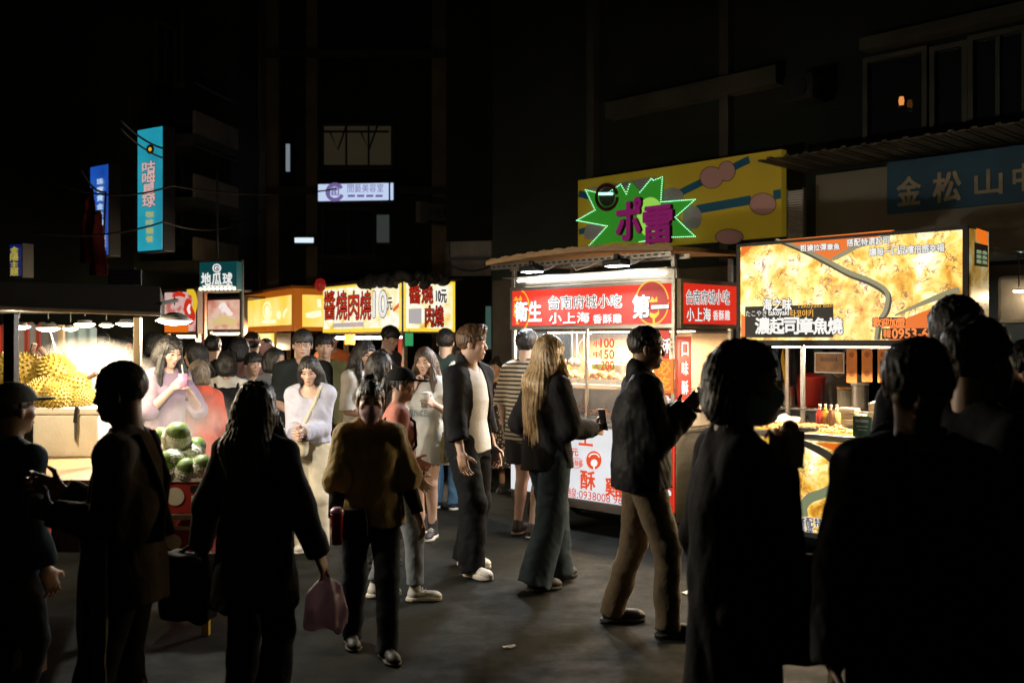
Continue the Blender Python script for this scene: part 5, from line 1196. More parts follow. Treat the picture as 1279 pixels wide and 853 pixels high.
# melons in foam nets, crates
m_red = mat('red printed carton', (.36, .022, .015), .55, bump=.1, var=.15, vscale=5); m_net = mat('white foam net', (.66, .68, .60), .8, bump=.9, bscale=60); m_mel = mat('green melon rind', (.10, .17, .03), .5, bump=.3, bscale=30, var=.4, vscale=14)
def carton(px0, px1, py0, py1, d_, lab, name='carton', loops=True):
    x0, x1 = gx(px0, d_), gx(px1, d_); z0, z1 = gz(py1, d_), gz(py0, d_); t = thing(name, lab, 'carton', ((x0+x1)/2, d_, z0), 0, 'red fruit cartons'); wx = (x1 - x0)/2; h_ = z1 - z0
    b = MB(); b.b2(-wx, wx, 0, .012, 0, h_); b.b2(-wx, wx, .33, .342, 0, h_); b.b2(-wx, -wx+.012, .0125, .3295, 0, h_); b.b2(wx-.012, wx, .0125, .3295, 0, h_); b.b2(-wx+.0125, wx-.0125, .0125, .3295, 0, .012); b.build('box_body', m_red, t)
    MB().b2(-wx-.004, wx+.004, -.006, -.001, h_-.016, h_+.004).build('rim', M['white'], t)
    if loops:
        P0 = [(-wx*.45 + h_*.27*math.cos(a), h_*.48 + h_*.27*math.sin(a)) for a in [2*math.pi*k/24 for k in range(24)]]; MB().prism(P0, -.004, -.001).build('round_print', M['foam'], t)
        MB().b2(wx*.25, wx*.8, -.004, -.001, h_*.22, h_*.5).build('label_print', M['foam'], t); MB().b2(wx*.2, wx*.55, -.004, -.001, h_*.62, h_*.8).build('black_print', M['black'], t)
    return t
carton(203, 261, 598, 640, 5.75, 'upper red carton with a white round print holding melons in nets')
carton(200, 262, 658, 694, 5.8, 'lower red carton on the ground shelf below the melon table', loops=True)
t = thing('fruit_table', 'low table with yellow edged legs carrying the melon carton', 'table', (gx(231, 5.95), 5.95, 0), 0); zt_ = gz(640.5, 5.75)
MB().b2(-.22, .22, -.26, .22, zt_ - .03, zt_ - .002).build('top', M['darkwood'], t); z2 = gz(694.5, 5.8); MB().b2(-.2, .2, -.2, .2, z2 - .03, z2 - .002).build('shelf', M['darkwood'], t)
for x in (-.2, .2):
    for y in (-.24, .2): MB().b2(x - .02, x + .02, y - .02, y + .02, 0, zt_ - .031).build('leg', mat('yellow leg', (.55, .33, .03), .5), t)
mel = None
for i, (px_, py_, d_, s_, an, lab) in enumerate(((202, 546, 6.0, .8, .1, 'small melon in a white net at the upper left of the heap'), (221, 545, 5.92, 1.15, -.35, 'largest melon in a white net on top of the heap'), (237, 566, 5.95, 1.0, .5, 'melon in a white net on the right slope of the heap'), (205, 565, 5.95, .8, .9, 'yellowish melon in a net low at the left of the heap'), (214, 574, 5.82, .9, 1.4, 'melon in a net in the middle of the heap under the largest one'),
                                             (212, 590, 5.80, .95, 0, 'melon in a white net in the carton, left of three'), (233, 588, 5.80, 1.0, .1, 'melon in a white net in the carton, middle of three'), (251, 584, 5.82, 1.0, -.1, 'melon in a white net in the carton, right of three'), (244, 560, 6.05, .9, -.2, 'melon in a net at the back right of the heap'))):
    if mel is None:
        mel = thing('melon', lab, 'melon', (0, 0, 0), 0, 'melons in foam nets'); MB().ball((0, 0, 0), (.068, .068, .082), 20, 14).build('rind', m_mel, mel, smooth=True)
        v = Vol((-.1, -.1, -.12), (.1, .1, .12), .0055); v.ell((0, 0, -.012), (.074, .074, .078), None, 0); v.all(lambda X, Y, Z: np.maximum(-(np.sqrt(X*X + Y*Y + (Z+.012)**2) - .062), Z - .045), 'i')
        v.all(lambda X, Y, Z: .003 * np.sin(np.arctan2(X, Y) * 14 + Z * 140) * np.sin(np.arctan2(X, Y) * 14 - Z * 140)); v.mesh('foam_net', m_net, mel); o = mel
    else: o = dup(mel, label=lab)
    o.location = (gx(px_, d_), d_, gz(py_, d_)); o.rotation_euler = (.5, an, i * 1.1); o.scale = (s_,) * 3
t = thing('strap_loop', 'glowing red strap hanging on a white cord at the far left', 'strap', (gx(60, 4.6), 4.6, 0), 0)
dd = 4.6; q_ = lambda x, y: (gx(x, dd) - gx(60, dd), 0, gz(y, dd))
MB().tube([q_(48, 614), q_(54, 635), q_(60, 652)], .005, 8).build('cord', M['white'], t, smooth=True); MB().tube([q_(60, 652), q_(61, 662), q_(60, 676), q_(56, 684), q_(52, 680), q_(51, 662)], [.010, .011, .010, .014, .010, .008], 8).build('strap', em('glowing red plastic', (.75, .05, .01), .35), t, smooth=True)
# steam
def steam(name_lab, c, r, dens, seed):
    v = Vol((-1, -1, -1), (1, 1, 1), .06); v.ell((0, 0, 0), (.66, .66, .62), None, 0).ell((.2, .1, .25), (.36, .36, .36), None, .2).ell((-.25, 0, .15), (.36, .36, .36), None, .2); v.all(waves(seed, .05, 6, 1))
    m = bpy.data.materials.new('steam'); m.use_nodes = True; n = m.node_tree; n.nodes.remove(n.nodes['Principled BSDF']); pv = n.nodes.new('ShaderNodeVolumePrincipled'); pv.inputs['Color'].default_value = (.95, .94, .92, 1); pv.inputs['Anisotropy'].default_value = .2
    t = n.nodes.new('ShaderNodeTexCoord'); k = n.nodes.new('ShaderNodeTexNoise'); k.inputs['Scale'].default_value = 2.6; k.inputs['Detail'].default_value = 4; k.inputs['Distortion'].default_value = .8; n.links.new(t.outputs['Object'], k.inputs['Vector'])
    g = n.nodes.new('ShaderNodeTexGradient'); g.gradient_type = 'SPHERICAL'; n.links.new(t.outputs['Object'], g.inputs['Vector'])
    c2 = n.nodes.new('ShaderNodeMapRange'); c2.inputs[1].default_value = .36; c2.inputs[2].default_value = .72; c2.inputs[3].default_value = .0; c2.inputs[4].default_value = 1
    gs_ = n.nodes.new('ShaderNodeMath'); gs_.operation = 'SUBTRACT'; gs_.inputs[1].default_value = .33; gs_.use_clamp = True; n.links.new(g.outputs['Fac'], gs_.inputs[0])
    gm_ = n.nodes.new('ShaderNodeMath'); gm_.operation = 'MULTIPLY'; gm_.inputs[1].default_value = 1.6; n.links.new(gs_.outputs[0], gm_.inputs[0])
    n.links.new(k.outputs['Fac'], c2.inputs[0]); x = n.nodes.new('ShaderNodeMath'); x.operation = 'MULTIPLY'; n.links.new(c2.outputs[0], x.inputs[0]); n.links.new(gm_.outputs[0], x.inputs[1])
    y = n.nodes.new('ShaderNodeMath'); y.operation = 'MULTIPLY'; y.inputs[1].default_value = dens; n.links.new(x.outputs[0], y.inputs[0]); n.links.new(y.outputs[0], pv.inputs['Density']); n.links.new(pv.outputs[0], n.nodes['Material Output'].inputs['Volume'])
    o = v.mesh('steam', m); o.location = c; o.scale = r; o['kind'] = 'stuff'; o['label'] = name_lab; return o
steam('white steam drifting over the durians', (gx(112, 7.0), 7.0, gz(480, 7.0)), (.74, .60, .52), 13, 2)
steam('steam drifting past the melons in front of the orange jacket', (gx(225, 6.7), 6.7, gz(545, 6.7)), (.80, .5, .55), 2.6, 5)

# ================================================================== buildings
def window(root, x0, x1, z0, z1, m_g=None, mull=1, y=0., fm=None, sill=True):
    fm = fm or M['concrete']; f = 0.05
    b = MB(); b.b2(x0-f, x0, y-.06, y+.04, z0-f, z1+f); b.b2(x1, x1+f, y-.06, y+.04, z0-f, z1+f); b.b2(x0, x1, y-.06, y+.04, z1, z1+f); b.b2(x0, x1, y-.06, y+.04, z0-f, z0)
    for i in range(mull): xm = x0 + (x1-x0)*(i+1)/(mull+1); b.b2(xm-.02, xm+.02, y-.04, y+.03, z0, z1)
    w_ = b.build('window', fm, root); MB().b2(x0, x1, y - .005, y + .0, z0, z1).build('pane', m_g or M['darkglass'], w_)
    if sill: MB().b2(x0-.1, x1+.1, y-.14, y-.065, z0-.11, z0-.055).build('sill', M['concrete'], w_)
    return w_
# right row behind the stalls: facade on the line 0.714 x + 0.70 y = 9.7
PR0 = (-.35, 14.21); Lr = 10.2
PW = Panel(PR0, (PR0[0] + .70 * Lr, PR0[1] - .714 * Lr))
rb = thing('building', 'dark shop building behind the stalls on the right with upstairs windows', 'building', (*PR0, 0), PW.rz)
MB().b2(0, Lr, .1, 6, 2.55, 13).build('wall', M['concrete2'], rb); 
xg = [0, PW.at(1010, 400)[0], PW.at(1225, 400)[0], Lr]
MB().b2(0, xg[1], .1, .3, 0, 2.549).build('shopfront_wall', mat('shop front panels', (.10, .085, .06), .7, bump=.2, var=.4, vscale=2), rb)
MB().b2(xg[1] + .001, Lr, 2.2, 2.3, 0, 2.549).build('shop_back_wall', mat('shop interior wall', (.30, .27, .22), .8, var=.2, vscale=1.5), rb)
for px0, px1, py0, py1, mu in ((1082, 1150, 78, 170, 0), (1166, 1200, 64, 165, 0), (1214, 1275, 50, 160, 1)):
    xa, z1 = PW.at(px0, py0); xb, _ = PW.at(px1, py0); _, z0 = PW.at((px0+px1)/2, py1); window(rb, xa, xb, z0, z1, mull=mu, y=.08, fm=M['frame'])
xa, z1 = PW.at(762, 140); xb, z2 = PW.at(975, 100); MB().b2(xa, xb, -.1, .098, z1 - .1, z1 + .1).build('ledge', M['concrete'], rb)
xa, z0 = PW.at(1080, 66); MB().b2(xa, Lr, -.12, .098, z0, z0 + .12).build('ledge', M['concrete'], rb)
for px_ in (738, 905): xa, _ = PW.at(px_, 200); MB().b2(xa - .06, xa + .06, -.02, .098, 2.6, 9).build('downpipe', M['concrete'], rb)
xa, _ = PW.at(1000, 215); b = MB()
for i in range(46): b.b2(xa + i * .1, xa + i * .1 + .05, -.85, .095, 3.50 + .014 * (i % 2), 3.52 + .014 * (i % 2)); b.b2(xa + i * .1 + .05, xa + i * .1 + .1, -.85, .095, 3.507, 3.515)
b.build('corrugated_awning', M['frame'], rb)
xa, _ = PW.at(1025, 270); MB().b2(xa, Lr, -.1, .098, 2.5, 3.42).build('fascia', M['beige'], rb)
t = thing('air_conditioner', 'small air conditioner unit fixed to the upper wall left of the big windows', 'air conditioner', in_stall(PR0, PW.rz, (PW.at(1017, 120)[0], -.22, PW.at(1017, 132)[1])), PW.rz)
MB().b2(-.17, .17, -.12, .2, 0, .26).build('case', M['concrete2'], t, bevel=.01); MB().lathe([(0, 0), (.1, 0), (.1, .01), (0, .01)], (0, -.13, .13), 20, Matrix.Rotation(R(90), 3, 'X')).build('fan_grille', M['black'], t)
t = thing('wall_lamp', 'tiny orange lamp glowing inside the dark upstairs window', 'lamp', in_stall(PR0, PW.rz, (PW.at(1127, 130)[0], -.02, PW.at(1127, 133)[1])), PW.rz)
MB().lathe([(0, 0), (.02, 0), (.028, .05), (.02, .09), (0, .09)], n=10).build('bulb', em('dim orange bulb', (1, .35, .08), .8), t); MB().b2(-.03, .03, -.03, .07, -.02, -.001).build('bracket', M['black'], t)
def board(lab, px0, px1, z0, z1, m_, y=-.10, name='sign_board', t_=.06):
    Pq = Panel(in_stall(PR0, PW.rz, (0, y - t_, 0))[:2], in_stall(PR0, PW.rz, (Lr, y - t_, 0))[:2]); xa, xb = Pq.at(px0, 250)[0], Pq.at(px1, 250)[0]; p = in_stall(PR0, PW.rz, (xa, y, 0)); r_ = thing(name, lab, 'sign', p, PW.rz)
    MB().b2(0, xb - xa, -t_, 0, z0, z1).build('board', m_, r_); return r_, Panel(in_stall(PR0, PW.rz, (xa, y - t_, 0))[:2], in_stall(PR0, PW.rz, (xb, y - t_, 0))[:2])
# blue shop board
PW2z = (gz(270, 10.0), gz(207, 10.0))
nb, PN = board('dark blue shop board with dull gold characters at the upper right', 1108, 1330, PW2z[0], PW2z[1], M['navy'], -.105)
for c, bx in (('金', (1121, 221, 1150, 256)), ('松', (1166, 215, 1200, 252)), ('山', (1218, 212, 1252, 243)), ('中', (1266, 205, 1292, 238))): T(nb, PN, c, bx, M['gold'], -.066, bold=.03)
# yellow billboard with the green star
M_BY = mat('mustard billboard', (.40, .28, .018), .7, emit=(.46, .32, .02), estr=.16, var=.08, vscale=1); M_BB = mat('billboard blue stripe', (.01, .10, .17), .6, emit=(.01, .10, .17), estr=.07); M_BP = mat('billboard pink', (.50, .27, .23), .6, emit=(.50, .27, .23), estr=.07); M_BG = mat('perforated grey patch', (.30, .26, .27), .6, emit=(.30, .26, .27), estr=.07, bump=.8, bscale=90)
bx0, bx1 = 722, 976
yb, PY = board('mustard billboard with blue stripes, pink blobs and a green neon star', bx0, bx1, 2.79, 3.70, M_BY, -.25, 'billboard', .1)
yf = -.102
def stripe(pts, w_): ribbon(yb, PY, pts, [w_] * len(pts), M_BB, yf, 'blue_stripe')
stripe([(846, 243), (880, 226)], .085); stripe([(912, 211), (936, 199.5)], .085); stripe([(870, 262), (938, 250)], .10); stripe([(966, 244), (975.5, 242.5)], .10); stripe([(723, 242), (738, 246)], .08); stripe([(723, 290), (735, 287)], .07)
for (x, y, rx, ry) in ((889, 222, 15, 14), (908, 214, 11, 13), (953, 255, 17, 14), (911, 296, 18, 10)):
    poly(yb, PY, circle_pts(x, y, rx, ry, 28), T_BLACK, yf - .001, 'pink_blob_edge'); poly(yb, PY, circle_pts(x, y, rx - .8, ry - .8, 28), M_BP, yf - .002, 'pink_blob')
for (x, y, rx, ry) in ((752, 226, 40, 11), (865, 272, 12, 15), (742, 292, 12, 14), (800, 228, 22, 14), (840, 245, 14, 10)): poly(yb, PY, [p for p in circle_pts(x, y, rx, ry, 24) if p[1] > 235 - (p[0]-722)*.15 and 724 < p[0] < 972 and p[1] < 300], M_BG, yf - .003, 'grey_patch')
star = [(735, 238), (760, 244), (779, 231), (786, 243), (791, 228), (803, 241), (817, 224), (820, 226), (831, 222), (829, 253), (872, 250), (847, 272), (858, 283), (872, 296), (840, 297), (800, 303), (768, 303), (738, 309), (762, 283), (724, 276), (747, 263)]
E_STAR = em('green lit star', (.05, .40, .03), .42); E_LED = em('green led', (.35, 1, .55), 2.6, False)
sz_ = poly(yb, PY, star, E_STAR, yf - .03, 'green_star'); s_ = sz_.modifiers.new('thickness', 'SOLIDIFY'); s_.thickness = .02; s_.offset = -1
poly(sz_, PY, circle_pts(816, 272, 17, 25, 30), em('green bright centre', (.34, .75, .10), .75), yf - .0515, 'light_patch')
b = MB()
for i in range(len(star)):
    a, c = star[i], star[(i+1) % len(star)]
    if i in (4, 13, 14, 15, 16): 
        if i != 13 and i != 14: continue
    xa, za = PY.at(*a); xb, zb__ = PY.at(*c); n = max(2, int(math.hypot(xb-xa, zb__-za) / .026))
    for k in range(n): t_ = k / n; b.box((xa + (xb-xa)*t_, yf - .055, za + (zb__-za)*t_), (.011, .008, .007))
o = b.build('led_strip', E_LED, yb); o['kind'] = 'stuff'
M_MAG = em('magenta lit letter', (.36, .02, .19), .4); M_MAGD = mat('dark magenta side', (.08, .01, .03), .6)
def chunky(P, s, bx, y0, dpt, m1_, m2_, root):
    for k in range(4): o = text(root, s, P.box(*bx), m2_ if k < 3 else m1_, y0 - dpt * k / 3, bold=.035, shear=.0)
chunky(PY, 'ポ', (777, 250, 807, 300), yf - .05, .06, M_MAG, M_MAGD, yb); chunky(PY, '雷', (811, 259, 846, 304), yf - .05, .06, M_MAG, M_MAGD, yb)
ribbon(yb, PY, circle_pts(762, 247, 13, 15, 28), [.05]*29, M_MAGD, yf - .06, 'emblem_ring'); poly(yb, PY, circle_pts(762, 247, 10, 12, 24), mat('dark emblem', (.05, .07, .05), .5), yf - .055, 'emblem_disc'); ribbon(yb, PY, [(752, 243), (770, 243)], [.03, .03], E_LED, yf - .065, 'emblem_bar')
# white louvred light column right of the billboard
Pq = Panel(in_stall(PR0, PW.rz, (0, -.35, 0))[:2], in_stall(PR0, PW.rz, (Lr, -.35, 0))[:2]); p = in_stall(PR0, PW.rz, (Pq.at(985, 270)[0], -.35, 0)); t = thing('louvre_panel', 'narrow pale louvred panel between the mustard billboard and the beige fascia', 'panel', p, PW.rz)
z0, z1 = gz(302, p[1]), gz(237, p[1]); b = MB()
for i in range(22): zz = z0 + (z1 - z0) * i / 22; b.box((.085, 0, zz), (.17, .03, .012), rx=.5)
b.build('slats', M['white'], t); MB().b2(-.012, 0, -.02, .03, z0, z1).build('side_rail', M['beige'], t); MB().b2(.171, .185, -.02, .03, z0, z1).build('side_rail', M['beige'], t)
# stall at the far right edge; it runs on towards us beyond the picture
fr_ = thing('food_stall', 'dim stall at the right edge with bare bulbs under a grey hood', 'food stall', (gx(1237, 7.2), 7.2, 0), PW.rz); FX = fr_.location
MB().b2(0, 2.4, .12, .9, gz(404, 7.1), gz(342, 7.1)).build('hood', mat('grey galvanised hood', (.16, .16, .15), .45, .4, bump=.1, var=.2), fr_, bevel=.03)
MB().b2(0, 2.4, -.05, .8, .1, .9).build('cabinet', M['steel'], fr_); MB().b2(-.02, 2.42, -.07, .82, .902, .93).build('counter_top', M['steel'], fr_)
for x in (.02, 1.2, 2.38): MB().b2(x-.02, x+.02, .14, .18, .931, gz(404, 7.1) - .002).build('post', M['steel'], fr_)
MB().b2(.05, 2.3, .1, .104, .931, 1.4).build('display_pane', M['glass'], fr_); MB().b2(0, 2.4, .09, .115, 1.402, 1.42).build('rail', M['steel'], fr_)
MB().b2(.1, .5, .6, .63, gz(445, 7.0), gz(418, 7.0)).build('bright_menu', em('bright white menu', (1, .95, .85), 1.0), fr_)
for x in (.3, 1.1, 1.9): o = nuggets(30, .3, .12, M['fried'], 21).build('fried_food', M['fried'], fr_, smooth=True); o.location = (x, .35, .932); o['kind'] = 'stuff'
for x, lab in ((.2, 'bare warm bulb hanging at the right edge of the picture'), (1.5, 'unseen bulb added further along the right edge stall to light the foreground')):  # second bulb hangs out of view, added to light the foreground faces
    p = in_stall((FX.x, FX.y), PW.rz, (x, -.02, gz(364, 7.0))); k_ = Panel((0, 0), (1, 0)); pendant(CX + p[0] / p[1] * FOC, CY - (p[2] - EYE) / p[1] * FOC, p[1], .04, lab, 4 if x < 1 else 22, E_BULB, M['black'], (1, .7, .4), 2.3, 'bulbs of the stall at the right edge')
t = thing('ceiling_light', 'cool fluorescent ceiling strip inside the shop at the far right', 'ceiling light', (gx(1262, 9.5), 9.5, gz(322, 9.5)), PW.rz); MB().b2(-.5, 1.3, -.3, .3, 0, .05).build('tray', mat('ceiling tray', (.35, .42, .42), .6), t); MB().b2(-.25, .2, -.32, -.302, .01, .035).build('tube', em('cool tube', (.7, .95, 1), 2.5), t)
lamp('shop ceiling light', 'AREA', (gx(1262, 9.5), 9.4, gz(322, 9.5) - .06), 14, (.75, .95, 1), .8)

# centre building, facing down the street
cb = thing('building', 'dark apartment building in the middle with one dim curtained window', 'building', (gx(332, 22), 22, 0), 0); Wc = gx(575, 22) - gx(332, 22)
bx = lambda px_: gx(px_, 22) - gx(332, 22); bz = lambda py_: gz(py_, 22)
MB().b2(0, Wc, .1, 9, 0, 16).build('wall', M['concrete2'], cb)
E_CURT = mat('dim curtain', (.30, .27, .18), .8, emit=(.30, .25, .14), estr=.045, bump=.6, bscale=9, stretch=(8, 8, .3))
ww = window(cb, bx(404), bx(488), bz(206), bz(157), E_CURT, 2, .08); window(cb, bx(404), bx(466), bz(318), bz(262), M['darkglass'], 1, .08); window(cb, bx(470), bx(486), bz(303), bz(268), mat('dim grey window', (.2, .24, .24), .4, emit=(.2, .25, .25), estr=.12), 0, .08, sill=False)
for px0, px1 in ((332, 350), (384, 398), (540, 572)): MB().b2(bx(px0), bx(px1), -.15, .098, 0, 16).build('pilaster', M['tile'], cb)
for zz in (4.9, 7.9, 10.9): MB().b2(0, Wc, -.3, -.151, zz, zz + .15).build('ledge', M['concrete'], cb)
for px_, py_ in ((430, 150), (468, 150)): 
    b = MB(); b.tube([(bx(px_ - 14), -.35, bz(py_ + 20)), (bx(px_ - 4), -.4, bz(py_ + 42)), (bx(px_ + 10), -.35, bz(py_))], .02, 6); b.build('loose_cable', M['cable'], cb, smooth=True)
MB().b2(bx(404), bx(488), -.4, -.32, bz(170), bz(168)).build('window_rail', M['darksteel'], cb)
PS = Panel((gx(396, 21.5), 21.5), (gx(493, 21.3), 21.3)); s3 = thing('lightbox_sign', 'pale blue lightbox sign with purple writing on the middle building', 'sign', (*PS.A, 0), PS.rz)
z0, z1 = gz(252.5, 21.4), gz(228, 21.4); MB().b2(0, PS.len, 0, .3, z0, z1).build('case', M['darksteel'], s3); MB().b2(.03, PS.len - .03, -.02, -.001, z0 + .03, z1 - .03).build('lit_panel', em('pale blue lit board', (.58, .70, .95), .9), s3)
T_PUR = em('purple ink', (.22, .16, .42), .7, False); Th(s3, PS, '閻藝美容室', (434, 231, 480, 241), T_PUR, -.04, dy=-1, bold=.0); [ribbon(s3, PS, [(435 + 11.5*i, 245.3), (444 + 11.5*i, 245.2)], [.05, .05], T_PUR, -.04) for i in range(4)]; ribbon(s3, PS, circle_pts(419, 240.5, 9.5, 9.5, 24, 20, 330), [.08]*25, T_PUR, -.04, 'logo_ring'); T(s3, PS, '閻', (412, 234, 424, 245), T_PUR, -.042, bold=.02)
MB().b2(PS.at(487, 240)[0]-.015, PS.at(487, 240)[0]+.015, -.05, -.021, z0, z1).build('hanging_cable', M['cable'], s3)
PS = Panel((gx(525, 19.5), 19.5), (gx(575, 20.5), 20.5)); s4 = thing('sign_board', 'unlit beige sign board jutting from the dark middle building', 'sign', (*PS.A, 0), PS.rz); MB().b2(0, PS.len, 0, .12, gz(281, 20), gz(256, 20)).build('board', M['beige'], s4)
Th(s4, PS, '小吃餐飲', (533, 260, 571, 271), T_BLACK, -.01, dy=1); ribbon(s4, PS, [(533, 277), (570, 280)], [.05, .05], T_BLACK, -.01)
lamp('unlit sign glow', 'POINT', (gx(550, 19), 18.6, gz(268, 19)), 1.2, (1, .75, .45), .1) if False else None
for px0, px1, py0, py1, dq, lab, st_ in ((368, 391, 297, 303, 20.5, 'short cold white strip light low on the middle building', 1.0), (357, 361.5, 180, 214, 21.6, 'thin upright white strip of light left of the curtained window', .22), (652, 660, 209, 232, 21, 'small cold lit window pane high in the dark right of the middle', .25)):
    t = thing('strip_light', lab, 'light', (gx(px0, dq), dq, gz(py1, dq)), 0); MB().b2(0, gx(px1, dq) - gx(px0, dq), 0, .05, 0, gz(py0, dq) - gz(py1, dq)).build('diffuser', em('cold strip %g' % st_, (.75, .9, 1), st_), t); MB().b2(-.02, gx(px1, dq) - gx(px0, dq) + .02, .051, .5, -.02, gz(py0, dq) - gz(py1, dq) + .02).build('housing', M['darksteel'], t)
# left building with balconies
PL = Panel((gx(206, 17.5), 17.5), (gx(332, 21.5), 21.5)); lb_ = thing('building', 'old apartment building on the left with balconies and ochre pillars', 'building', (*PL.A, 0), PL.rz)
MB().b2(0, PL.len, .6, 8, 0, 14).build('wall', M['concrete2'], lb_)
for px_, wd in ((278, .35), (297, .28), (328, .3)): x = PL.at(px_, 300)[0]; MB().b2(x - wd/2, x + wd/2, .0, .598, 0, 12).build('pillar', M['tile'], lb_)
for py_, hh in ((255, .9), (330, .9), (180, .9)):
    xa, xb = PL.at(212, 300)[0], PL.at(268, 300)[0]; z = gz(py_, 18.5); bal = MB().b2(xa, xb, -.5, .598, z - .15, z).build('balcony', M['concrete'], lb_); MB().b2(xa, xb, -.5, -.44, z + .002, z + hh * .45).build('parapet', mat('dim grey parapet', (.24, .22, .18), .9, bump=.2, var=.3, vscale=1.5), bal)
    b = MB(); b.tube([(xa, -.47, z + hh), (xb, -.47, z + hh)], .02, 6)
    for i in range(14): x = xa + (xb - xa) * i / 13; b.tube([(x, -.47, z + hh * .45), (x, -.47, z + hh)], .01, 6)
    b.build('railing', M['darksteel'], bal); window(lb_, xa + .5, xb - .5, z + .6, z + 2.2, M['darkglass'], 1, .58)
for i, zz in enumerate((3.3, 5.0)): x = PL.at(310, 300)[0]; window(lb_, x - .25, x + .2, zz, zz + 1.1, None, 0, .58)
# far left block and its signs
fbld = thing('building', 'black apartment block at the far left behind the vertical signs', 'building', (-14, 19, 0), 0); MB().b2(0, 8.6, 0, 6, 0, 15).build('wall', M['concrete2'], fbld)
for i in range(4):
    for k in range(3): window(fbld, .8 + i * 1.9, 2.0 + i * 1.9, 3.6 + k * 3.0, 5.0 + k * 3, None, 1, -.02)
def vsign(lab, px0, px1, py0, py1, d_, m_, dslant=0.):
    P = Panel((gx(px0, d_), d_), (gx(px1, d_ - dslant), d_ - dslant)); r_ = thing('vertical_sign', lab, 'sign', (*P.A, 0), P.rz); z0, z1 = gz(py1, d_), gz(py0, d_)
    MB().b2(0, P.len, 0, .2, z0, z1).build('case', M['darksteel'], r_, bevel=.01); MB().b2(.015, P.len - .015, -.012, -.001, z0 + .02, z1 - .02).build('lit_panel', m_, r_); return r_, P
E_CYAN = blotch('cyan lit board', ((.3, (.008, .22, .32)), (.5, (.012, .33, .45)), (.7, (.03, .42, .52))), .85, 1.2); E_BLUE = blotch('blue lit board', ((.3, (.005, .045, .30)), (.5, (.012, .09, .50)), (.7, (.03, .16, .62))), .85, 1.2); E_NAVY = em('navy lit board', (.006, .012, .12), .6)
vc, PV = vsign('tall cyan vertical lightbox with outlined pink and white characters', 172, 204, 162, 316, 14.0, E_CYAN, .3)
Tv(vc, PV, '咕呣星球', (180, 202, 196, 259), em('pale pink ink', (.75, .50, .48), .8, False), -.03, gap=.02, bold=.045, out=mat('dark red ink', (.10, .006, .006), .6), outw=.05)
Tv(vc, PV, '咖啡簡餐', (184, 263, 193, 304), em('yellow green ink', (.62, .55, .10), .7, False), -.025, gap=.25, bold=.02); poly(vc, PV, circle_pts(189, 187, 5, 6, 16), M['green'], -.02, 'logo_disc'); poly(vc, PV, circle_pts(189, 187, 2.2, 2.6, 12), M_YEL, -.022, 'logo_mark')
vb, PV2 = vsign('deep blue vertical lightbox with white characters left of the cyan one', 113, 136, 208, 322, 15.5, E_BLUE, .3)
Tv(vb, PV2, '珠寶貴金公司', (123, 222, 131, 284), em('pale blue ink', (.6, .8, 1), .85, False), -.03, gap=.3, bold=.03)
for i in range(4): ribbon(vb, PV2, [(123, 294 + 4.2*i), (134, 294.5 + 4.2*i)], [.03, .03], em('pale blue ink', (.6, .8, 1), .85, False), -.03)
vn, PV3 = vsign('small navy sign with yellow characters at the far left', 12, 28, 304, 347, 14.5, E_NAVY, .1); Tv(vn, PV3, '金陽主題', (15, 308, 25, 345), em('yellow sign ink', (.6, .5, .06), .7, False), -.03, gap=.1, bold=.03)
t = thing('banner', 'dark blue patterned banner hung low beneath the cyan sign', 'banner', (gx(135, 12.5), 12.5, 0)); MB().b2(0, gx(176, 12.5) - gx(135, 12.5), 0, .03, gz(356, 12.5), gz(337, 12.5)).build('cloth', mat('navy patterned cloth', (.015, .025, .05), .8, var=.8, vscale=6), t)
for i in range(3): ribbon(t, Panel((gx(135, 12.5), 12.5), (gx(176, 12.5), 12.5)), [(140, 342 + 5*i), (170, 341 + 5*i)], [.03, .02], mat('faded print', (.12, .03, .03), .8), -.005)
for i, (px_, py0, py1, wd) in enumerate(((112, 234, 330, .16), (122, 262, 345, .14))):
    d_ = 13.5; z0, z1 = gz(py1, d_), gz(py0, d_); v = Vol((-.3, -.15, z0 - .1), (.3, .15, z1 + .1), .02)
    v.put(lambda X, Y, Z: np.maximum(np.abs(X) - wd * (.25 + .75 * np.clip((z1 - Z) / (z1 - z0), 0, 1)), np.maximum(np.abs(Y + .04 * np.sin(X * 22 + Z * 3)) - .012 - .0 * Z, np.abs(Z - (z0+z1)/2) - (z1 - z0)/2)), (-.3, -.15, z0), (.3, .15, z1))
    o = v.mesh('flag', fab('flag red', (.10, .012, .008), .8)); o.location = (gx(px_, d_), d_, 0); tag(o, ('taller dark red flag hanging left of the blue vertical sign', 'shorter dark red flag hanging right under the blue vertical sign')[i], 'flag')
# dim corrugated awnings between the middle building and the chicken stall
aw = thing('metal_awning', 'dim grey sheet metal awning behind the chicken stall', 'awning', (gx(560, 15.5), 15.5, 0), PB.rz * .25); W_ = gx(725, 15.5) - gx(560, 15.5); b = MB()
for i in range(30): b.b2(W_*i/30, W_*(i+1)/30 - .002, .0, .02 + .02 * (i % 2), gz(345, 15.5), gz(302, 15.5))
b.build('sheet', mat('dim sheet metal', (.20, .18, .15), .6, .2, var=.3, vscale=2), aw); b = MB()
for x in (0, W_*.35, W_*.7, W_): b.b2(x-.03, x+.03, -.04, -.003, 0, gz(302, 15.5))
b.b2(0, W_, -.06, -.041, gz(326, 15.5), gz(322, 15.5)); b.build('frame', M['darksteel'], aw)
sh = thing('building', 'narrow shop at the end of the gap left of the chicken stall', 'building', (gx(556, 19), 19, 0), 0); W_ = gx(740, 19) - gx(556, 19); MB().b2(0, W_, .3, 6, 0, 15).build('wall', M['concrete2'], sh); q9 = lambda p_: gx(p_, 19) - gx(556, 19)
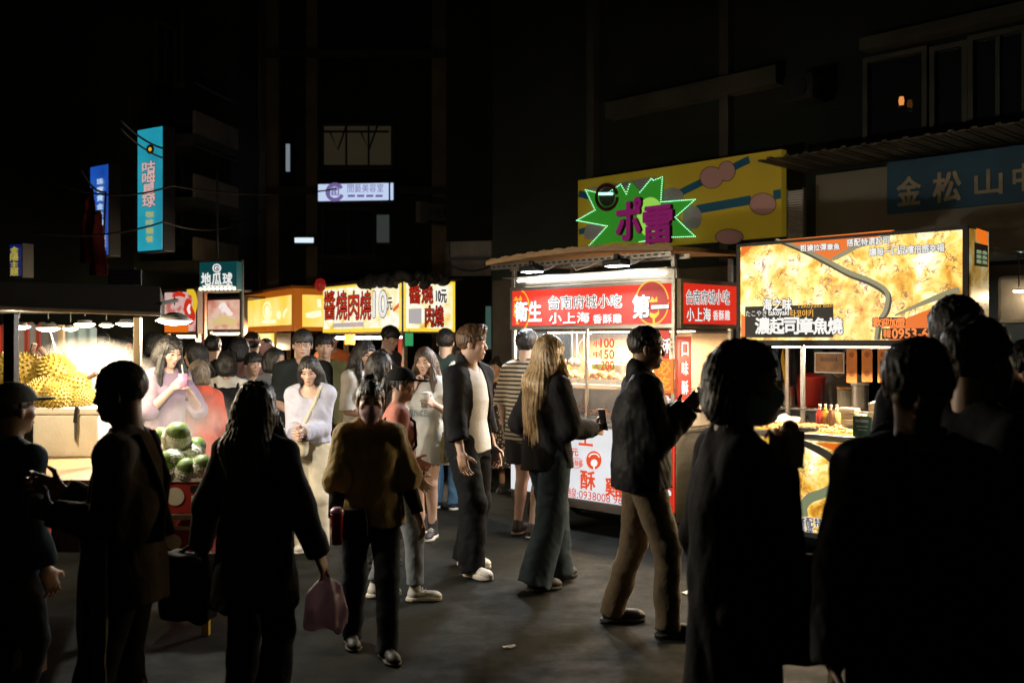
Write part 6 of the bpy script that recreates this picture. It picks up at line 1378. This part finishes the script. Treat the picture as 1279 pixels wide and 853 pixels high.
window(sh, q9(606), q9(622), gz(436, 19), gz(382, 19), mat('dim green glass', (.1, .2, .16), .3, emit=(.10, .22, .18), estr=.35), 0, .28, sill=False); window(sh, q9(624), q9(640), gz(436, 19), gz(382, 19), mat('dim blue glass', (.03, .08, .2), .3, emit=(.03, .09, .25), estr=.45), 0, .28, sill=False)
# street pipes and cables
def cable(pts, r0, lab):
    out = []
    for (a, c) in zip(pts[:-1], pts[1:]):
        A = Vector((gx(a[0], a[2]), a[2], gz(a[1], a[2]))); B = Vector((gx(c[0], c[2]), c[2], gz(c[1], c[2])))
        for k in range(12): t = k / 12; p = A.lerp(B, t); p.z -= a[3] * 4 * t * (1 - t) if len(a) > 3 else 0; out.append(p)
    out.append(B); o = MB().tube(out, r0, 6).build('overhead_cable', M['cable'], smooth=True); tag(o, lab, 'cable', 'overhead cables across the street')
cable([(60, 225, 12, .15), (215, 232, 12.5, .1), (420, 236, 15)], .012, 'overhead cable crossing the cyan sign at its middle')
cable([(40, 290, 12, .1), (205, 277, 12.5, .2), (330, 262, 16)], .012, 'overhead cable crossing the lower part of the cyan sign')
cable([(150, 150, 11.5, .05), (205, 186, 12.5)], .012, 'upper short cable slanting over the top of the cyan sign'); cable([(150, 160, 11.5, .05), (205, 198, 12.5)], .010, 'lower short cable slanting over the top of the cyan sign')
cable([(100, 210, 14, .1), (132, 240, 14.5), (128, 330, 14.5)], .016, 'cable drooping down in front of the blue vertical sign')
cable([(560, 330, 14.5, .2), (640, 310, 14.5, .15), (735, 120, 13.5)], .014, 'cable rising from the awning to the wall above the chicken stall')
t = thing('downpipe', 'grey drain pipe standing against the dark wall left of the mustard billboard', 'pipe', (gx(742, 13.3), 13.2, 0)); MB().tube([(0, 0, 0), (0, 0, 5.2)], .05, 10).build('pipe', M['concrete'], t); 
for zz in (1.5, 3.6, 5.0): MB().lathe([(.05, 0), (.065, 0), (.065, .04), (.05, .04)], (0, 0, zz), 12).build('clamp', M['darksteel'], t)
lamp('street glow', 'AREA', (-2.2, 12.5, 3.3), 0.0001, (1, .8, .5), 1.0) if False else None

# ================================================================== camera
cam = bpy.data.cameras.new('camera'); co = bpy.data.objects.new('camera', cam); COL.objects.link(co)
co.location = (0, 0, EYE); co.rotation_euler = (R(90), 0, 0); cam.sensor_width = 36; cam.lens = 35; cam.clip_end = 500; cam.clip_start = .05
cam.shift_y = 0; SC.camera = co
cam.dof.use_dof = True; cam.dof.focus_distance = 6.9; cam.dof.aperture_fstop = 2.8
vs_ = SC.view_settings; vs_.view_transform = 'Standard'; vs_.look = 'None'; vs_.exposure = 0; vs_.gamma = 1
SC.cycles.use_denoising = True; SC.cycles.max_bounces = 6; SC.cycles.transparent_max_bounces = 12; SC.cycles.volume_bounces = 1; SC.cycles.sample_clamp_indirect = 4; SC.cycles.caustics_reflective = False; SC.cycles.caustics_refractive = False
SC.cycles.volume_step_rate = 3; SC.cycles.volume_max_steps = 128
# ================================================================== the people
BK = (.016, .016, .018)
def bag(F, name, label, cat, c, half, m, handles=None, rad=.03, wv_=.006, group=None, taper=0.):
    """a bag modelled in the carrier's own frame, standing at top level"""
    c = np.array(c, float); half = np.array(half, float)
    t = bpy.data.objects.new(name, None); COL.objects.link(t); t.location = F.o.matrix_basis @ Vector(c); t.rotation_euler = F.o.rotation_euler; t.scale = F.o.scale
    v = Vol(-half - .06, half + .06, .009)
    def fn(X, Y, Z):
        k = 1 - taper * (Z / half[2]); x = np.abs(X) - (half[0] * k - rad); y = np.abs(Y) - (half[1] * k - rad); z = np.abs(Z) - (half[2] - rad)
        return np.sqrt(np.maximum(x,0)**2 + np.maximum(y,0)**2 + np.maximum(z,0)**2) + np.minimum(np.maximum(x, np.maximum(y, z)), 0) - rad
    v.put(fn, -half, half); v.all(waves(5, wv_, 45, .6)); v.mesh('bag_body', m, t)
    if handles:
        for hp_ in handles: MB().tube([np.array(p) - c for p in hp_], .011, 8).build('strap', m, t, smooth=True)
    return tag(t, label, cat, group)
def prop(F, name, label, cat, c, build, rz=0):
    t = bpy.data.objects.new(name, None); COL.objects.link(t); t.location = F.o.matrix_basis @ Vector(c); t.rotation_euler = (0, 0, F.o.rotation_euler.z + rz); build(t); return tag(t, label, cat)
def phone(F, c, rx, lab, rz=0):
    def f(t):
        o = MB().box((0, 0, 0), (.072, .009, .15), rx=rx).build('case', M['black'], t, bevel=.003); return o
    return prop(F, 'phone', lab, 'phone', c, f, rz)
jk = lambda c=BK, col='black cloth', **k: dict(dict(kind='jacket', c=c, col=col), **k)
tr = lambda c, col, **k: dict(dict(kind='trousers', c=c, col=col), **k)
WHITE_SHOE = dict(c=(.68, .66, .60), col='white sneaker', sole=(.66, .62, .52), laces=True, thick=.036)

# --- foreground
m_bag = mat('pink plastic', (.30, .22, .25), .4, bump=.5, bscale=25)
_n = m_bag.node_tree; _tl = _n.nodes.new('ShaderNodeBsdfTranslucent'); _tl.inputs[0].default_value = (.5, .38, .44, 1); _mx = _n.nodes.new('ShaderNodeMixShader'); _mx.inputs[0].default_value = .4
_n.links.new(_n.nodes['Principled BSDF'].outputs[0], _mx.inputs[1]); _n.links.new(_tl.outputs[0], _mx.inputs[2]); _n.links.new(_mx.outputs[0], _n.nodes['Material Output'].inputs['Surface'])
F = person('older person in a dark teal shirt and grey cap at the left edge', 12, 4.2, 35, ytop=484, sex='m', fat=1.1, hair='crop', seed=3, top=dict(kind='tee', c=(.012, .035, .040), col='dark teal cloth', sleeve=.96, lo=.03), bottom=tr((.02, .02, .02), 'dark trousers'), skin='tan')
cap(F, fab('grey cap', (.09, .10, .10)))
F = person('man in a brown shirt and dark apron straps working gloved at the fruit stall', 160, 3.7, 266, ytop=455, sex='m', hair='crop', h=.008, seed=4, head=(0, 4, 0), skin='dark', top=dict(kind='tee', c=(.055, .038, .022), col='brown shirt', sleeve=.97, lo=.028, hem=.78),
           bottom=tr((.03, .028, .022), 'dark trousers'), hands=((-.07, .27, 1.13), (.10, .30, 1.19)), curl=(40, 35), poles=((-.3, -1, -.7), (.3, -1, -.7)), feet=((-.13, .04, 0, 8), (.12, -.04, 0, 8)))
v = Vol((-.3, -.4, .3), (.3, .5, 1.6), .009)       # apron
S_ = F
ap = MB(); 
for sx in (-1, 1): ap.tube([S_.N + np.array([sx*.07, .09, -.14]), S_.N + np.array([sx*.085, .03, .0]), S_.N + np.array([sx*.10, -.06, -.02]), S_.N + np.array([sx*.06, -.13, -.2]), S_.N + np.array([-sx*.08, -.14, -.42])], .022, 8)
ap.build('apron_strap', fab('black strap', (.012, .012, .012)), F.o, smooth=True)
v = Vol((-.3, -.1, .35), (.3, .35, 1.15), .009); v.put(lambda X, Y, Z: np.maximum(np.abs(np.sqrt((X/.2)**2 + ((Y - .0)/.165)**2) - 1) * .165 - .008, np.maximum(-Y + .02 + 0*X, np.abs(Z - .75) - .36)), (-.3, -.1, .35), (.3, .35, 1.15)); v.all(waves(8, .006, 40, .3)); v.mesh('apron', fab('greyish apron', (.16, .14, .11)), F.o)
F = person('woman with long black hair and a black coat seen from behind at the left', 318, 4.3, 14, ytop=479, hair='long', hlen=.36, h=.008, seed=5, facef=False, skin='fair', top=dict(kind='coat', hem=.62, lo=.035, flare=.03), bottom=tr((.015, .015, .018), 'black trousers', flare=.02), hands=((-.34, .06, .86), (.30, .10, .84)))
bag(F, 'plastic_bag', 'pinkish white plastic carrier bag dangling from a hand', 'bag', F.WR[1] + np.array([.03, .02, -.24]), (.08, .06, .12), m_bag, [[F.WR[1] + np.array([.0, .02, -.12]), F.WR[1] + np.array([.02, .03, -.08]), F.WR[1] + np.array([.06, .02, -.14])]], .03, .012, taper=.35)
bag(F, 'tote_bag', 'big black tote bag hanging beside the woman in the black coat', 'bag', F.WR[0] + np.array([-.06, .0, -.20]), (.14, .07, .17), fab('tote black', (.014, .014, .015)), [[F.WR[0] + np.array([-.14, 0, -.05]), F.WR[0] + np.array([-.03, 0, .02]), F.WR[0] + np.array([.04, 0, -.06])]])

F = person('girl in a lilac sweater and cream trousers looking down at her hands', 388, 7.9, 184, ytop=444, hair='long', hlen=.30, h=.0075, seed=6, skin='fair', head=(-4, 22, 0), top=dict(kind='long', c=(.50, .51, .62), col='lilac knit', lo=.034, hem=.96, neck=.02, cuff=.012, fold=1.3),
           bottom=tr((.66, .60, .46), 'cream trousers', lo=.020, flare=.012), hands=((-.02, .24, 1.06), (.06, .25, 1.05)), curl=(50, 55), shoes=dict(c=(.6, .57, .5), col='cream shoe', sole=(.6, .57, .5)), feet=((-.10, .10, 0, 5), (.09, -.12, 0, 5)))
b = MB(); b.tube([F.N + np.array([-.10, -.04, .0]), F.N + np.array([-.10, .06, .0]), F.N + np.array([-.07, .145, -.15]), F.N + np.array([.02, .165, -.33]), F.N + np.array([.09, .15, -.44])], .014, 8); b.build('strap', fab('cream strap', (.62, .56, .38)), F.o, smooth=True)
bag(F, 'shoulder_bag', 'small cream bag held at the waist of the lilac sweater girl', 'bag', (.08, .20, .93), (.11, .045, .075), fab('cream bag', (.50, .44, .30)))
F = person('short girl in an oversized olive T-shirt and pinkish face mask walking towards us', 462, 5.4, 160, ytop=476, hair='bun', h=.0075, seed=7, hs=1.06, skin='warm', head=(8, 6, 0), mask=mat('pinkish mask cloth', (.42, .26, .30), .8), top=dict(kind='tee', c=(.27, .18, .045), col='olive T-shirt', sleeve=.52, lo=.05, hem=.80, fold=1.5, flare=.01),
           bottom=tr((.028, .034, .045), 'dark denim', lo=.018), hands=((-.30, .10, .82), (.26, .20, .86)), curl=(30, 50), feet=((-.07, .18, 0, 5), (.08, -.18, 0, 5, 12)))
b = MB()
for i, sx in enumerate((-1, 1)):
    S0 = F.S[i] * .3 + F.EL[i] * .7; b = MB(); b.tube([F.S[i]*.45 + F.EL[i]*.55, F.EL[i], F.EL[i]*.5 + F.WR[i]*.5, F.WR[i]*.92 + F.EL[i]*.08], [.054, .052, .048, .040], 12); b.build('undershirt_sleeve', fab('black sleeve', (.014, .014, .015)), F.o, smooth=True)
def drink(t): MB().lathe([(0, -.09), (.026, -.09), (.033, .06), (.034, .07), (0, .07)], n=18).build('cup', mat('dark red drink', (.22, .012, .025), .25), t, smooth=True); MB().lathe([(0, .072), (.036, .072), (.036, .085), (.02, .1), (0, .1)], n=18).build('lid', mat('pink lid', (.55, .32, .40), .3), t, smooth=True)
prop(F, 'drink_cup', 'dark red drink with a pink lid in the olive shirt girl\'s hand', 'cup', F.WR[1] + np.array([.0, .09, -.02]), drink)
bag(F, 'hip_bag', 'small black bag at the hip of the girl in the olive T-shirt', 'bag', (.15, .16, .84), (.10, .05, .09), fab('hip bag', (.014, .014, .015)))
F = person('woman in a black cap and salmon top with a backpack stepping to the right', 499, 6.5, 78, ytop=462, hair='pony', h=.0085, seed=8, skin='warm', head=(0, 6, 0), top=dict(kind='tee', c=(.42, .15, .11), col='salmon top', sleeve=.45, lo=.03, hem=.86), bottom=tr((.16, .18, .20), 'faded grey jeans', lo=.014, hem=.13), shoes=WHITE_SHOE, feet=((-.08, -.16, .0, 4, 20), (.09, .12, 0, 4)), hands=((-.16, .12, 1.0), (.20, .10, .92)))
cap(F, fab('black cap', (.012, .012, .012)))
bag(F, 'backpack', 'black backpack on the back of the woman in the black cap', 'backpack', (0, -.22, 1.14), (.14, .09, .21), fab('backpack black', (.014, .015, .018)), [[(sx*.1, -.12, 1.34), (sx*.115, -.02, 1.42), (sx*.12, .10, 1.32), (sx*.125, .11, 1.15), (sx*.13, -.02, 1.0)] for sx in (-1, 1)])
F = person('girl in a white shirt dress with a hand on her chin', 533, 8.6, 200, ytop=435, hair='wavy', hlen=.34, hcol='brown', h=.0075, seed=9, skin='fair', head=(-8, 10, 0), top=dict(kind='dress', c=(.66, .67, .64), col='white shirt dress', hem=.66, lo=.034, sleeve=.62, flare=.03, fold=1.4), bottom=dict(kind='none', col='x', c=BK, lo=0),
           hands=((-.20, .30, 1.22), (.06, .14, 1.36)), poles=((-.5, -.3, -1), (.5, .1, -1)), curl=(45, 60), palms=((1, 0, 0), None), shoes=dict(c=(.03, .03, .035), col='black canvas high top', sole=(.70, .67, .60), high=True, laces=True, thick=.034), feet=((-.09, .08, 0, 8), (.08, -.06, 0, 8)))
Pd = MB(); 
for i, s_ in enumerate(('SINCE',)): text(F.o, s_, (-.09, 1.10 - .075*i, .09, 1.155 - .075*i), mat('grey print ink', (.14, .2, .2), .7), bold=.01, y=-.005).matrix_local = Matrix.Translation((0, .178 + .0 * i, 0)) @ Matrix.Rotation(math.pi, 4, 'Z')
def whitecup(t): MB().lathe([(0, -.06), (.03, -.06), (.042, .05), (.045, .055), (.038, .055), (.028, -.05)], n=18).build('cup', M['white'], t, smooth=True); MB().lathe([(0, .06), (.046, .06), (.046, .07), (0, .075)], n=18).build('lid', M['white'], t, smooth=True)
prop(F, 'paper_cup', 'white paper cup held by the girl in the white dress', 'cup', F.WR[0] + np.array([.045, .07, .03]), whitecup)
bag(F, 'shoulder_bag', 'olive green shoulder bag at the side of the white dress', 'bag', (-.25, .04, .83), (.05, .11, .14), fab('olive bag', (.22, .19, .05)), [[(-.22, .1, .96), (-.19, .05, 1.2), (-.14, .0, 1.42), (-.19, -.05, 1.2), (-.22, -.05, .96)]])
F = person('tall man in an open black shirt over a white T-shirt, black trousers and white sneakers', 588, 7.25, 124, ytop=409, sex='m', hair='quiff', hcol='ginger', h=.0075, seed=10, skin='fair', head=(-30, 2, 0), top=jk((.020, .021, .023), 'black shirt cloth', open=True, openw=.12, under=('bright white T-shirt', (.84, .84, .83)), collar=True, sleeve=.80, lo=.034, hem=.80, fold=1.4, uhem=.84), bottom=tr((.014, .015, .017), 'charcoal trousers', lo=.024, flare=.02),
           shoes=WHITE_SHOE, hands=(None, (.24, .10, .84)), feet=((-.14, -.13, 0, 8), (.10, .09, 0, 10)))
F = person('woman with very long blonde hair, black jacket and wide jeans seen from behind', 676, 6.85, 58, ytop=419, hair='long', hlen=.62, hcol='blonde', h=.0075, seed=12, skin='fair', facef=False, head=(-6, 0, 0), top=jk(lo=.04, hem=.80, fold=1.3), bottom=tr((.05, .075, .10), 'blue grey wide jeans', lo=.026, flare=.042), hands=((-.18, .16, .94), (.14, .34, 1.06)), feet=((-.10, .20, 0, 8), (.10, -.10, 0, 8)), shoes=dict(c=(.03, .03, .03), col='black sneaker', sole=(.05, .05, .05)))
phone(F, F.WR[1] + np.array([0, .08, .06]), .2, 'dark phone held by the blonde woman')
m_down = mat('black nylon shell', (.010, .011, .014), .6, bump=.3, bscale=16, var=.1, spec=.15)
F = person('man in a puffy black jacket and khaki trousers looking right', 799, 5.8, 91, ytop=409, sex='m', hair='crop', h=.0075, seed=13, skin='tan', fat=1.12, head=(0, 2, 0), top=dict(kind='puffy', m=m_down, lo=.052, hem=.80, collar=True, flare=-.02, cuff=.0), bottom=tr((.14, .10, .055), 'khaki trousers', lo=.020, mk=dict(bump=.4)), hands=((-.04, .23, 1.22), (.08, .25, 1.25)), poles=((-.3, -.8, -1), (.3, -.8, -1)), curl=(45, 45), feet=((-.16, -.13, 0, 6, 15), (.13, .15, 0, 6)))
phone(F, F.WR[1] + np.array([-.03, .09, .05]), .3, 'phone held at chest height by the man in the puffy jacket')
F = person('woman with bobbed black hair and a pale face mask eating at the right foreground', 915, 3.0, 84, ytop=431, hair='bob', h=.008, seed=14, skin='warm', hs=1.05, hopen=.085, head=(18, 6, 0), mask=M_MASK, fat=.86, top=dict(kind='coat', lo=.028, hem=.62, flare=.02), bottom=tr((.012, .012, .014), 'black trousers'), hands=(None, (.06, .13, 1.335)), poles=(None, (.25, -.1, -1)), curl=(20, 60))
bag(F, 'tote_bag', 'black flat tote bag hanging at the front of the masked woman with bobbed hair', 'bag', (.06, .20, .90), (.04, .13, .17), fab('tote black', (.014, .014, .015)))
def snack(t): MB().ball((0, 0, 0), (.04, .03, .05), 12, 8).build('bun', M['fried'], t, smooth=True); MB().prism([(-.05, -.09), (.05, -.09), (.06, .02), (-.06, .02)], -.02, .02).build('wrapper', mat('paper wrapper', (.62, .42, .22), .8, bump=.4), t)
prop(F, 'snack', 'fried snack in a paper wrapper held to the masked woman\'s mouth', 'snack', F.WR[1] + np.array([.0, .03, .09]), snack)
F = person('boy with a dark fringe in black standing nearest at the right', 1146, 2.6, 192, ytop=427, sex='m', hair='fringe', h=.008, seed=15, skin='dark', fat=.68, head=(6, 8, 0), top=dict(kind='hoodie', lo=.030, hem=.72, hood=True), bottom=tr((.012, .012, .014), 'black trousers'))
F = person('tall man with short dark hair behind the boy with the fringe', 1195, 3.5, 15, ytop=377, sex='m', hair='short', seed=16, facef=False, skin='tan', top=dict(kind='coat', lo=.04, hem=.7), bottom=tr((.012, .012, .014), 'black trousers'))
F = person('person in black with a face mask looking right at the right edge', 1214, 2.95, 72, ytop=404, sex='m', hair='short', seed=17, skin='tan', mask=mat('dark mask cloth', (.10, .10, .11), .8), top=dict(kind='coat', lo=.045, hem=.65), bottom=tr((.012, .012, .014), 'black trousers'), hands=(None, (.16, .42, 1.10)), poles=(None, (.6, -.3, -1)))
F = person('person with dark hair cut off by the right edge of the picture', 1287, 4.0, 300, ytop=431, sex='m', hair='short', seed=18, skin='tan', top=dict(kind='hoodie', lo=.04, hood=True))

# --- the crowd
h2 = .0105
def P_(label, px, d, face, ytop, **k):
    k.setdefault('h', h2); k.setdefault('seed', int(px)); return person(label, px, d, face, ytop=ytop, **k)
F = P_('woman with wavy black hair and a pale lilac top drinking by the fruit stall', 207, 7.9, 128, 419, hair='wavy', hlen=.42, skin='fair', head=(0, 20, 0), top=dict(kind='long', c=(.33, .24, .33), col='pale lilac top', sleeve=.6), bottom=dict(kind='skirt', c=(.55, .10, .13), col='coral skirt', lo=.03, hem=.45, flare=.08), hands=((-.05, .24, 1.26), (.08, .22, 1.30)), poles=((-.6, 0, -1), (.6, 0, -1)))
prop(F, 'drink_cup', 'pink drink cup held up by the woman with wavy hair', 'cup', F.WR[1] + np.array([-.04, .07, .05]), lambda t: (MB().lathe([(0, -.06), (.028, -.06), (.036, .06), (0, .062)], n=16).build('cup', mat('pink cup', (.62, .28, .42), .3), t, smooth=True), MB().tube([(0, 0, .06), (.01, 0, .13)], .004, 6).build('straw', M['white'], t)))
P_('person with a grey brown bob and an orange red jacket seen from behind', 249, 8.3, 332, 451, hair='bob', hcol='ash', facef=False, fat=.95, skin='fair', top=dict(kind='hoodie', c=(.60, .085, .04), col='orange red jacket', lo=.03, hem=.72, hood=True, fold=1.5), bottom=tr((.25, .22, .2), 'grey trousers'))
F = P_('dark haired woman with a black backpack over a white shirt', 283, 9.0, 345, 440, hair='bob', facef=False, top=dict(kind='tee', c=(.66, .64, .6), col='white shirt', lo=.03), skin='warm')
bag(F, 'backpack', 'large black backpack over the white shirt in the crowd', 'backpack', (0, -.21, 1.12), (.16, .10, .24), fab('backpack black', (.014, .015, .018)), [[(sx*.1, -.12, 1.36), (sx*.115, -.02, 1.43), (sx*.12, .10, 1.32), (sx*.125, .11, 1.15), (sx*.13, -.02, 1.0)] for sx in (-1, 1)])
P_('woman with dark hair in profile to the left behind the orange red jacket', 247, 9.4, 262, 429, hair='long', top=dict(c=(.03, .04, .05), col='slate top'))
F = P_('person in a dusty pink jacket raising both arms', 298, 10.2, 25, 423, hair='bob', facef=False, top=jk((.36, .20, .20), 'dusty pink jacket', lo=.04), hands=((-.16, .22, 1.62), (.14, .24, 1.62)), poles=((-1, .3, -.4), (1, .3, -.4)))
P_('dark haired man behind the dusty pink jacket', 314, 11.2, 20, 417, sex='m', hair='short', facef=False, top=dict(c=(.03, .03, .035), col='black cloth'))
P_('boy with short hair and a grey shirt in the crowd looking right', 315, 9.5, 145, 442, sex='m', hair='short', skin='warm', top=dict(kind='tee', c=(.10, .13, .14), col='grey teal shirt', lo=.03))
P_('woman with a short bob and grey top next to the boy in grey', 341, 9.2, 118, 436, hair='bob', skin='warm', top=dict(kind='tee', c=(.12, .13, .13), col='grey top', lo=.03))
F = P_('tall man with glasses in a black T-shirt behind the lilac sweater girl', 378, 8.9, 160, 414, sex='m', hair='short', skin='fair', h=.009, fat=1.08, head=(8, 4, 0), top=dict(kind='tee', c=(.022, .026, .026), col='faded black T-shirt', lo=.036, sleeve=.48), hands=((.0, .28, 1.05), (.1, .28, 1.0)), poles=((-.7, -.3, -1), (.7, -.3, -1)))
glasses(F)
P_('man in an olive jacket half hidden behind the man with glasses', 405, 10.0, 165, 419, sex='m', hair='short', skin='fair', top=jk((.10, .10, .045), 'olive jacket', lo=.036, open=True, under=('white T-shirt', (.72, .72, .70))))
P_('stall keeper in an orange shirt at the back of the cream stall', 415, 14.6, 165, 414, sex='m', hair='short', top=dict(kind='tee', c=(.60, .16, .04), col='orange shirt', lo=.03))
P_('woman with black hair in a white shirt and black dungarees looking right', 452, 8.9, 128, 426, hair='long', hlen=.4, skin='warm', h=.009, head=(10, 12, 0), top=dict(kind='tee', c=(.62, .62, .60), col='white shirt', sleeve=.5, lo=.034), bottom=tr((.02, .02, .022), 'dark trousers'), hands=((-.1, .24, 1.04), (.1, .24, 1.04)))
P_('dark haired woman turned right in front of the black dungarees', 472, 7.5, 55, 441, hair='bob', skin='fair', top=dict(c=(.05, .05, .05), col='dark grey top'))
P_('man with thick black hair looking down at the cream stall counter', 482, 11.4, 115, 408, sex='m', hair='short', skin='fair', h=.009, head=(0, 18, 0), top=dict(kind='tee', c=(.04, .04, .045), col='dark grey shirt', lo=.03))
F = P_('man in a dark green T-shirt seen from behind with a white strap', 556, 10.0, 8, 413, sex='m', hair='short', facef=False, skin='fair', h=.009, top=dict(kind='tee', c=(.030, .048, .045), col='dark green T-shirt', lo=.034), bottom=tr((.05, .12, .20), 'blue jeans', lo=.016), shoes=dict(c=(.05, .06, .07), col='dark canvas sneaker', sole=(.66, .64, .6)))
b = MB(); b.tube([F.N + np.array([.12, .02, -.02]), F.N + np.array([.09, -.10, -.05]), F.N + np.array([0, -.16, -.2]), F.N + np.array([-.14, -.14, -.42])], .018, 8); b.build('strap', fab('white strap', (.66, .65, .6)), F.o, smooth=True)
m_str = bpy.data.materials.new('striped cloth'); m_str.use_nodes = True; _n = m_str.node_tree; _b = _n.nodes['Principled BSDF']; _t = _n.nodes.new('ShaderNodeTexCoord'); _w = _n.nodes.new('ShaderNodeTexWave'); _w.bands_direction = 'Z'; _w.inputs['Scale'].default_value = 9; _w.inputs['Distortion'].default_value = .6
_c = _n.nodes.new('ShaderNodeValToRGB'); _c.color_ramp.interpolation = 'CONSTANT'; _c.color_ramp.elements[0].color = (.03, .028, .025, 1); _c.color_ramp.elements[1].color = (.52, .44, .33, 1); _c.color_ramp.elements[1].position = .4; _n.links.new(_t.outputs['Object'], _w.inputs['Vector']); _n.links.new(_w.outputs['Fac'], _c.inputs['Fac']); _n.links.new(_c.outputs[0], _b.inputs['Base Color']); _b.inputs['Roughness'].default_value = .85
F = P_('person in a beige and black striped top and shorts at the chicken stall', 657, 8.6, 38, 414, sex='m', hair='short', facef=False, skin='fair', h=.009, top=dict(kind='tee', m=m_str, lo=.034, sleeve=.5, hem=.80), bottom=dict(kind='shorts', c=(.04, .04, .045), col='dark shorts', lo=.02), hands=(None, (.15, .3, 1.1)), shoes=dict(c=(.05, .04, .035), col='brown shoe', sole=(.25, .2, .15)))
m_flo = bpy.data.materials.new('floral cloth'); m_flo.use_nodes = True; _n = m_flo.node_tree; _b = _n.nodes['Principled BSDF']; _t = _n.nodes.new('ShaderNodeTexCoord'); _w = _n.nodes.new('ShaderNodeTexVoronoi'); _w.inputs['Scale'].default_value = 26; _c = _n.nodes.new('ShaderNodeValToRGB'); _c.color_ramp.interpolation = 'CONSTANT'; _c.color_ramp.elements[0].color = (.50, .40, .32, 1); _c.color_ramp.elements[1].color = (.018, .015, .016, 1); _c.color_ramp.elements[1].position = .34
_n.links.new(_t.outputs['Object'], _w.inputs['Vector']); _n.links.new(_w.outputs['Distance'], _c.inputs['Fac']); _n.links.new(_c.outputs[0], _b.inputs['Base Color'])
P_('woman in a dark floral dress beyond the tall man with white sneakers', 619, 11.2, 200, 449, hair='bun', skin='warm', top=dict(kind='dress', m=m_flo, hem=.3, lo=.035, flare=.05), bottom=dict(kind='none', col='x', c=BK, lo=0))
P_('person in a purple top far back beside the cream stall', 574, 12.6, 180, 432, hair='bob', top=dict(kind='tee', c=(.30, .18, .34), col='purple top', lo=.03))
P_('fruit seller in a dark cap at the back of the fruit stall', 127, 8.0, 95, 440, sex='m', hair='crop', facef=True, skin='fair', top=dict(kind='tee', c=(.05, .05, .05), col='dark grey shirt', lo=.03))
P_('customer with black hair behind the fruit stall beside the blue raincoat', 121, 9.6, 100, 415, sex='m', hair='short', top=dict(c=(.04, .05, .04), col='dark green top'))
P_('shopper with dark hair by the right post of the fruit stall', 153, 9.3, 120, 421, hair='long', top=dict(c=(.05, .12, .15), col='teal top'))
P_('dark haired woman behind the one with wavy hair', 191, 9.9, 60, 416, hair='bob', facef=False, top=dict(c=(.03, .03, .035), col='black cloth'))
P_('person in black in the middle of the crowd below the pink sign', 265, 11.0, 10, 421, sex='m', hair='short', facef=False)
P_('person in black queueing below the orange sign', 331, 12.4, 30, 424, hair='bob', facef=False)
P_('cook in a black apron with grey sleeves behind the takoyaki counter', 1046, 9.0, 190, 431, hair='bob', skin='fair', top=dict(kind='long', c=(.30, .28, .26), col='grey sleeves', lo=.03), bottom=tr((.02, .02, .022), 'dark trousers'), hands=((-.2, .3, 1.0), (.2, .3, 1.0)), head=(0, 15, 0))
P_('cook in a red cap at the right end of the chicken stall', 884, 9.35, 215, 419, sex='m', hair='crop', skin='fair', top=dict(kind='tee', c=(.45, .38, .30), col='beige shirt', lo=.03), hands=((-.15, .28, 1.1), (.15, .28, 1.1)))
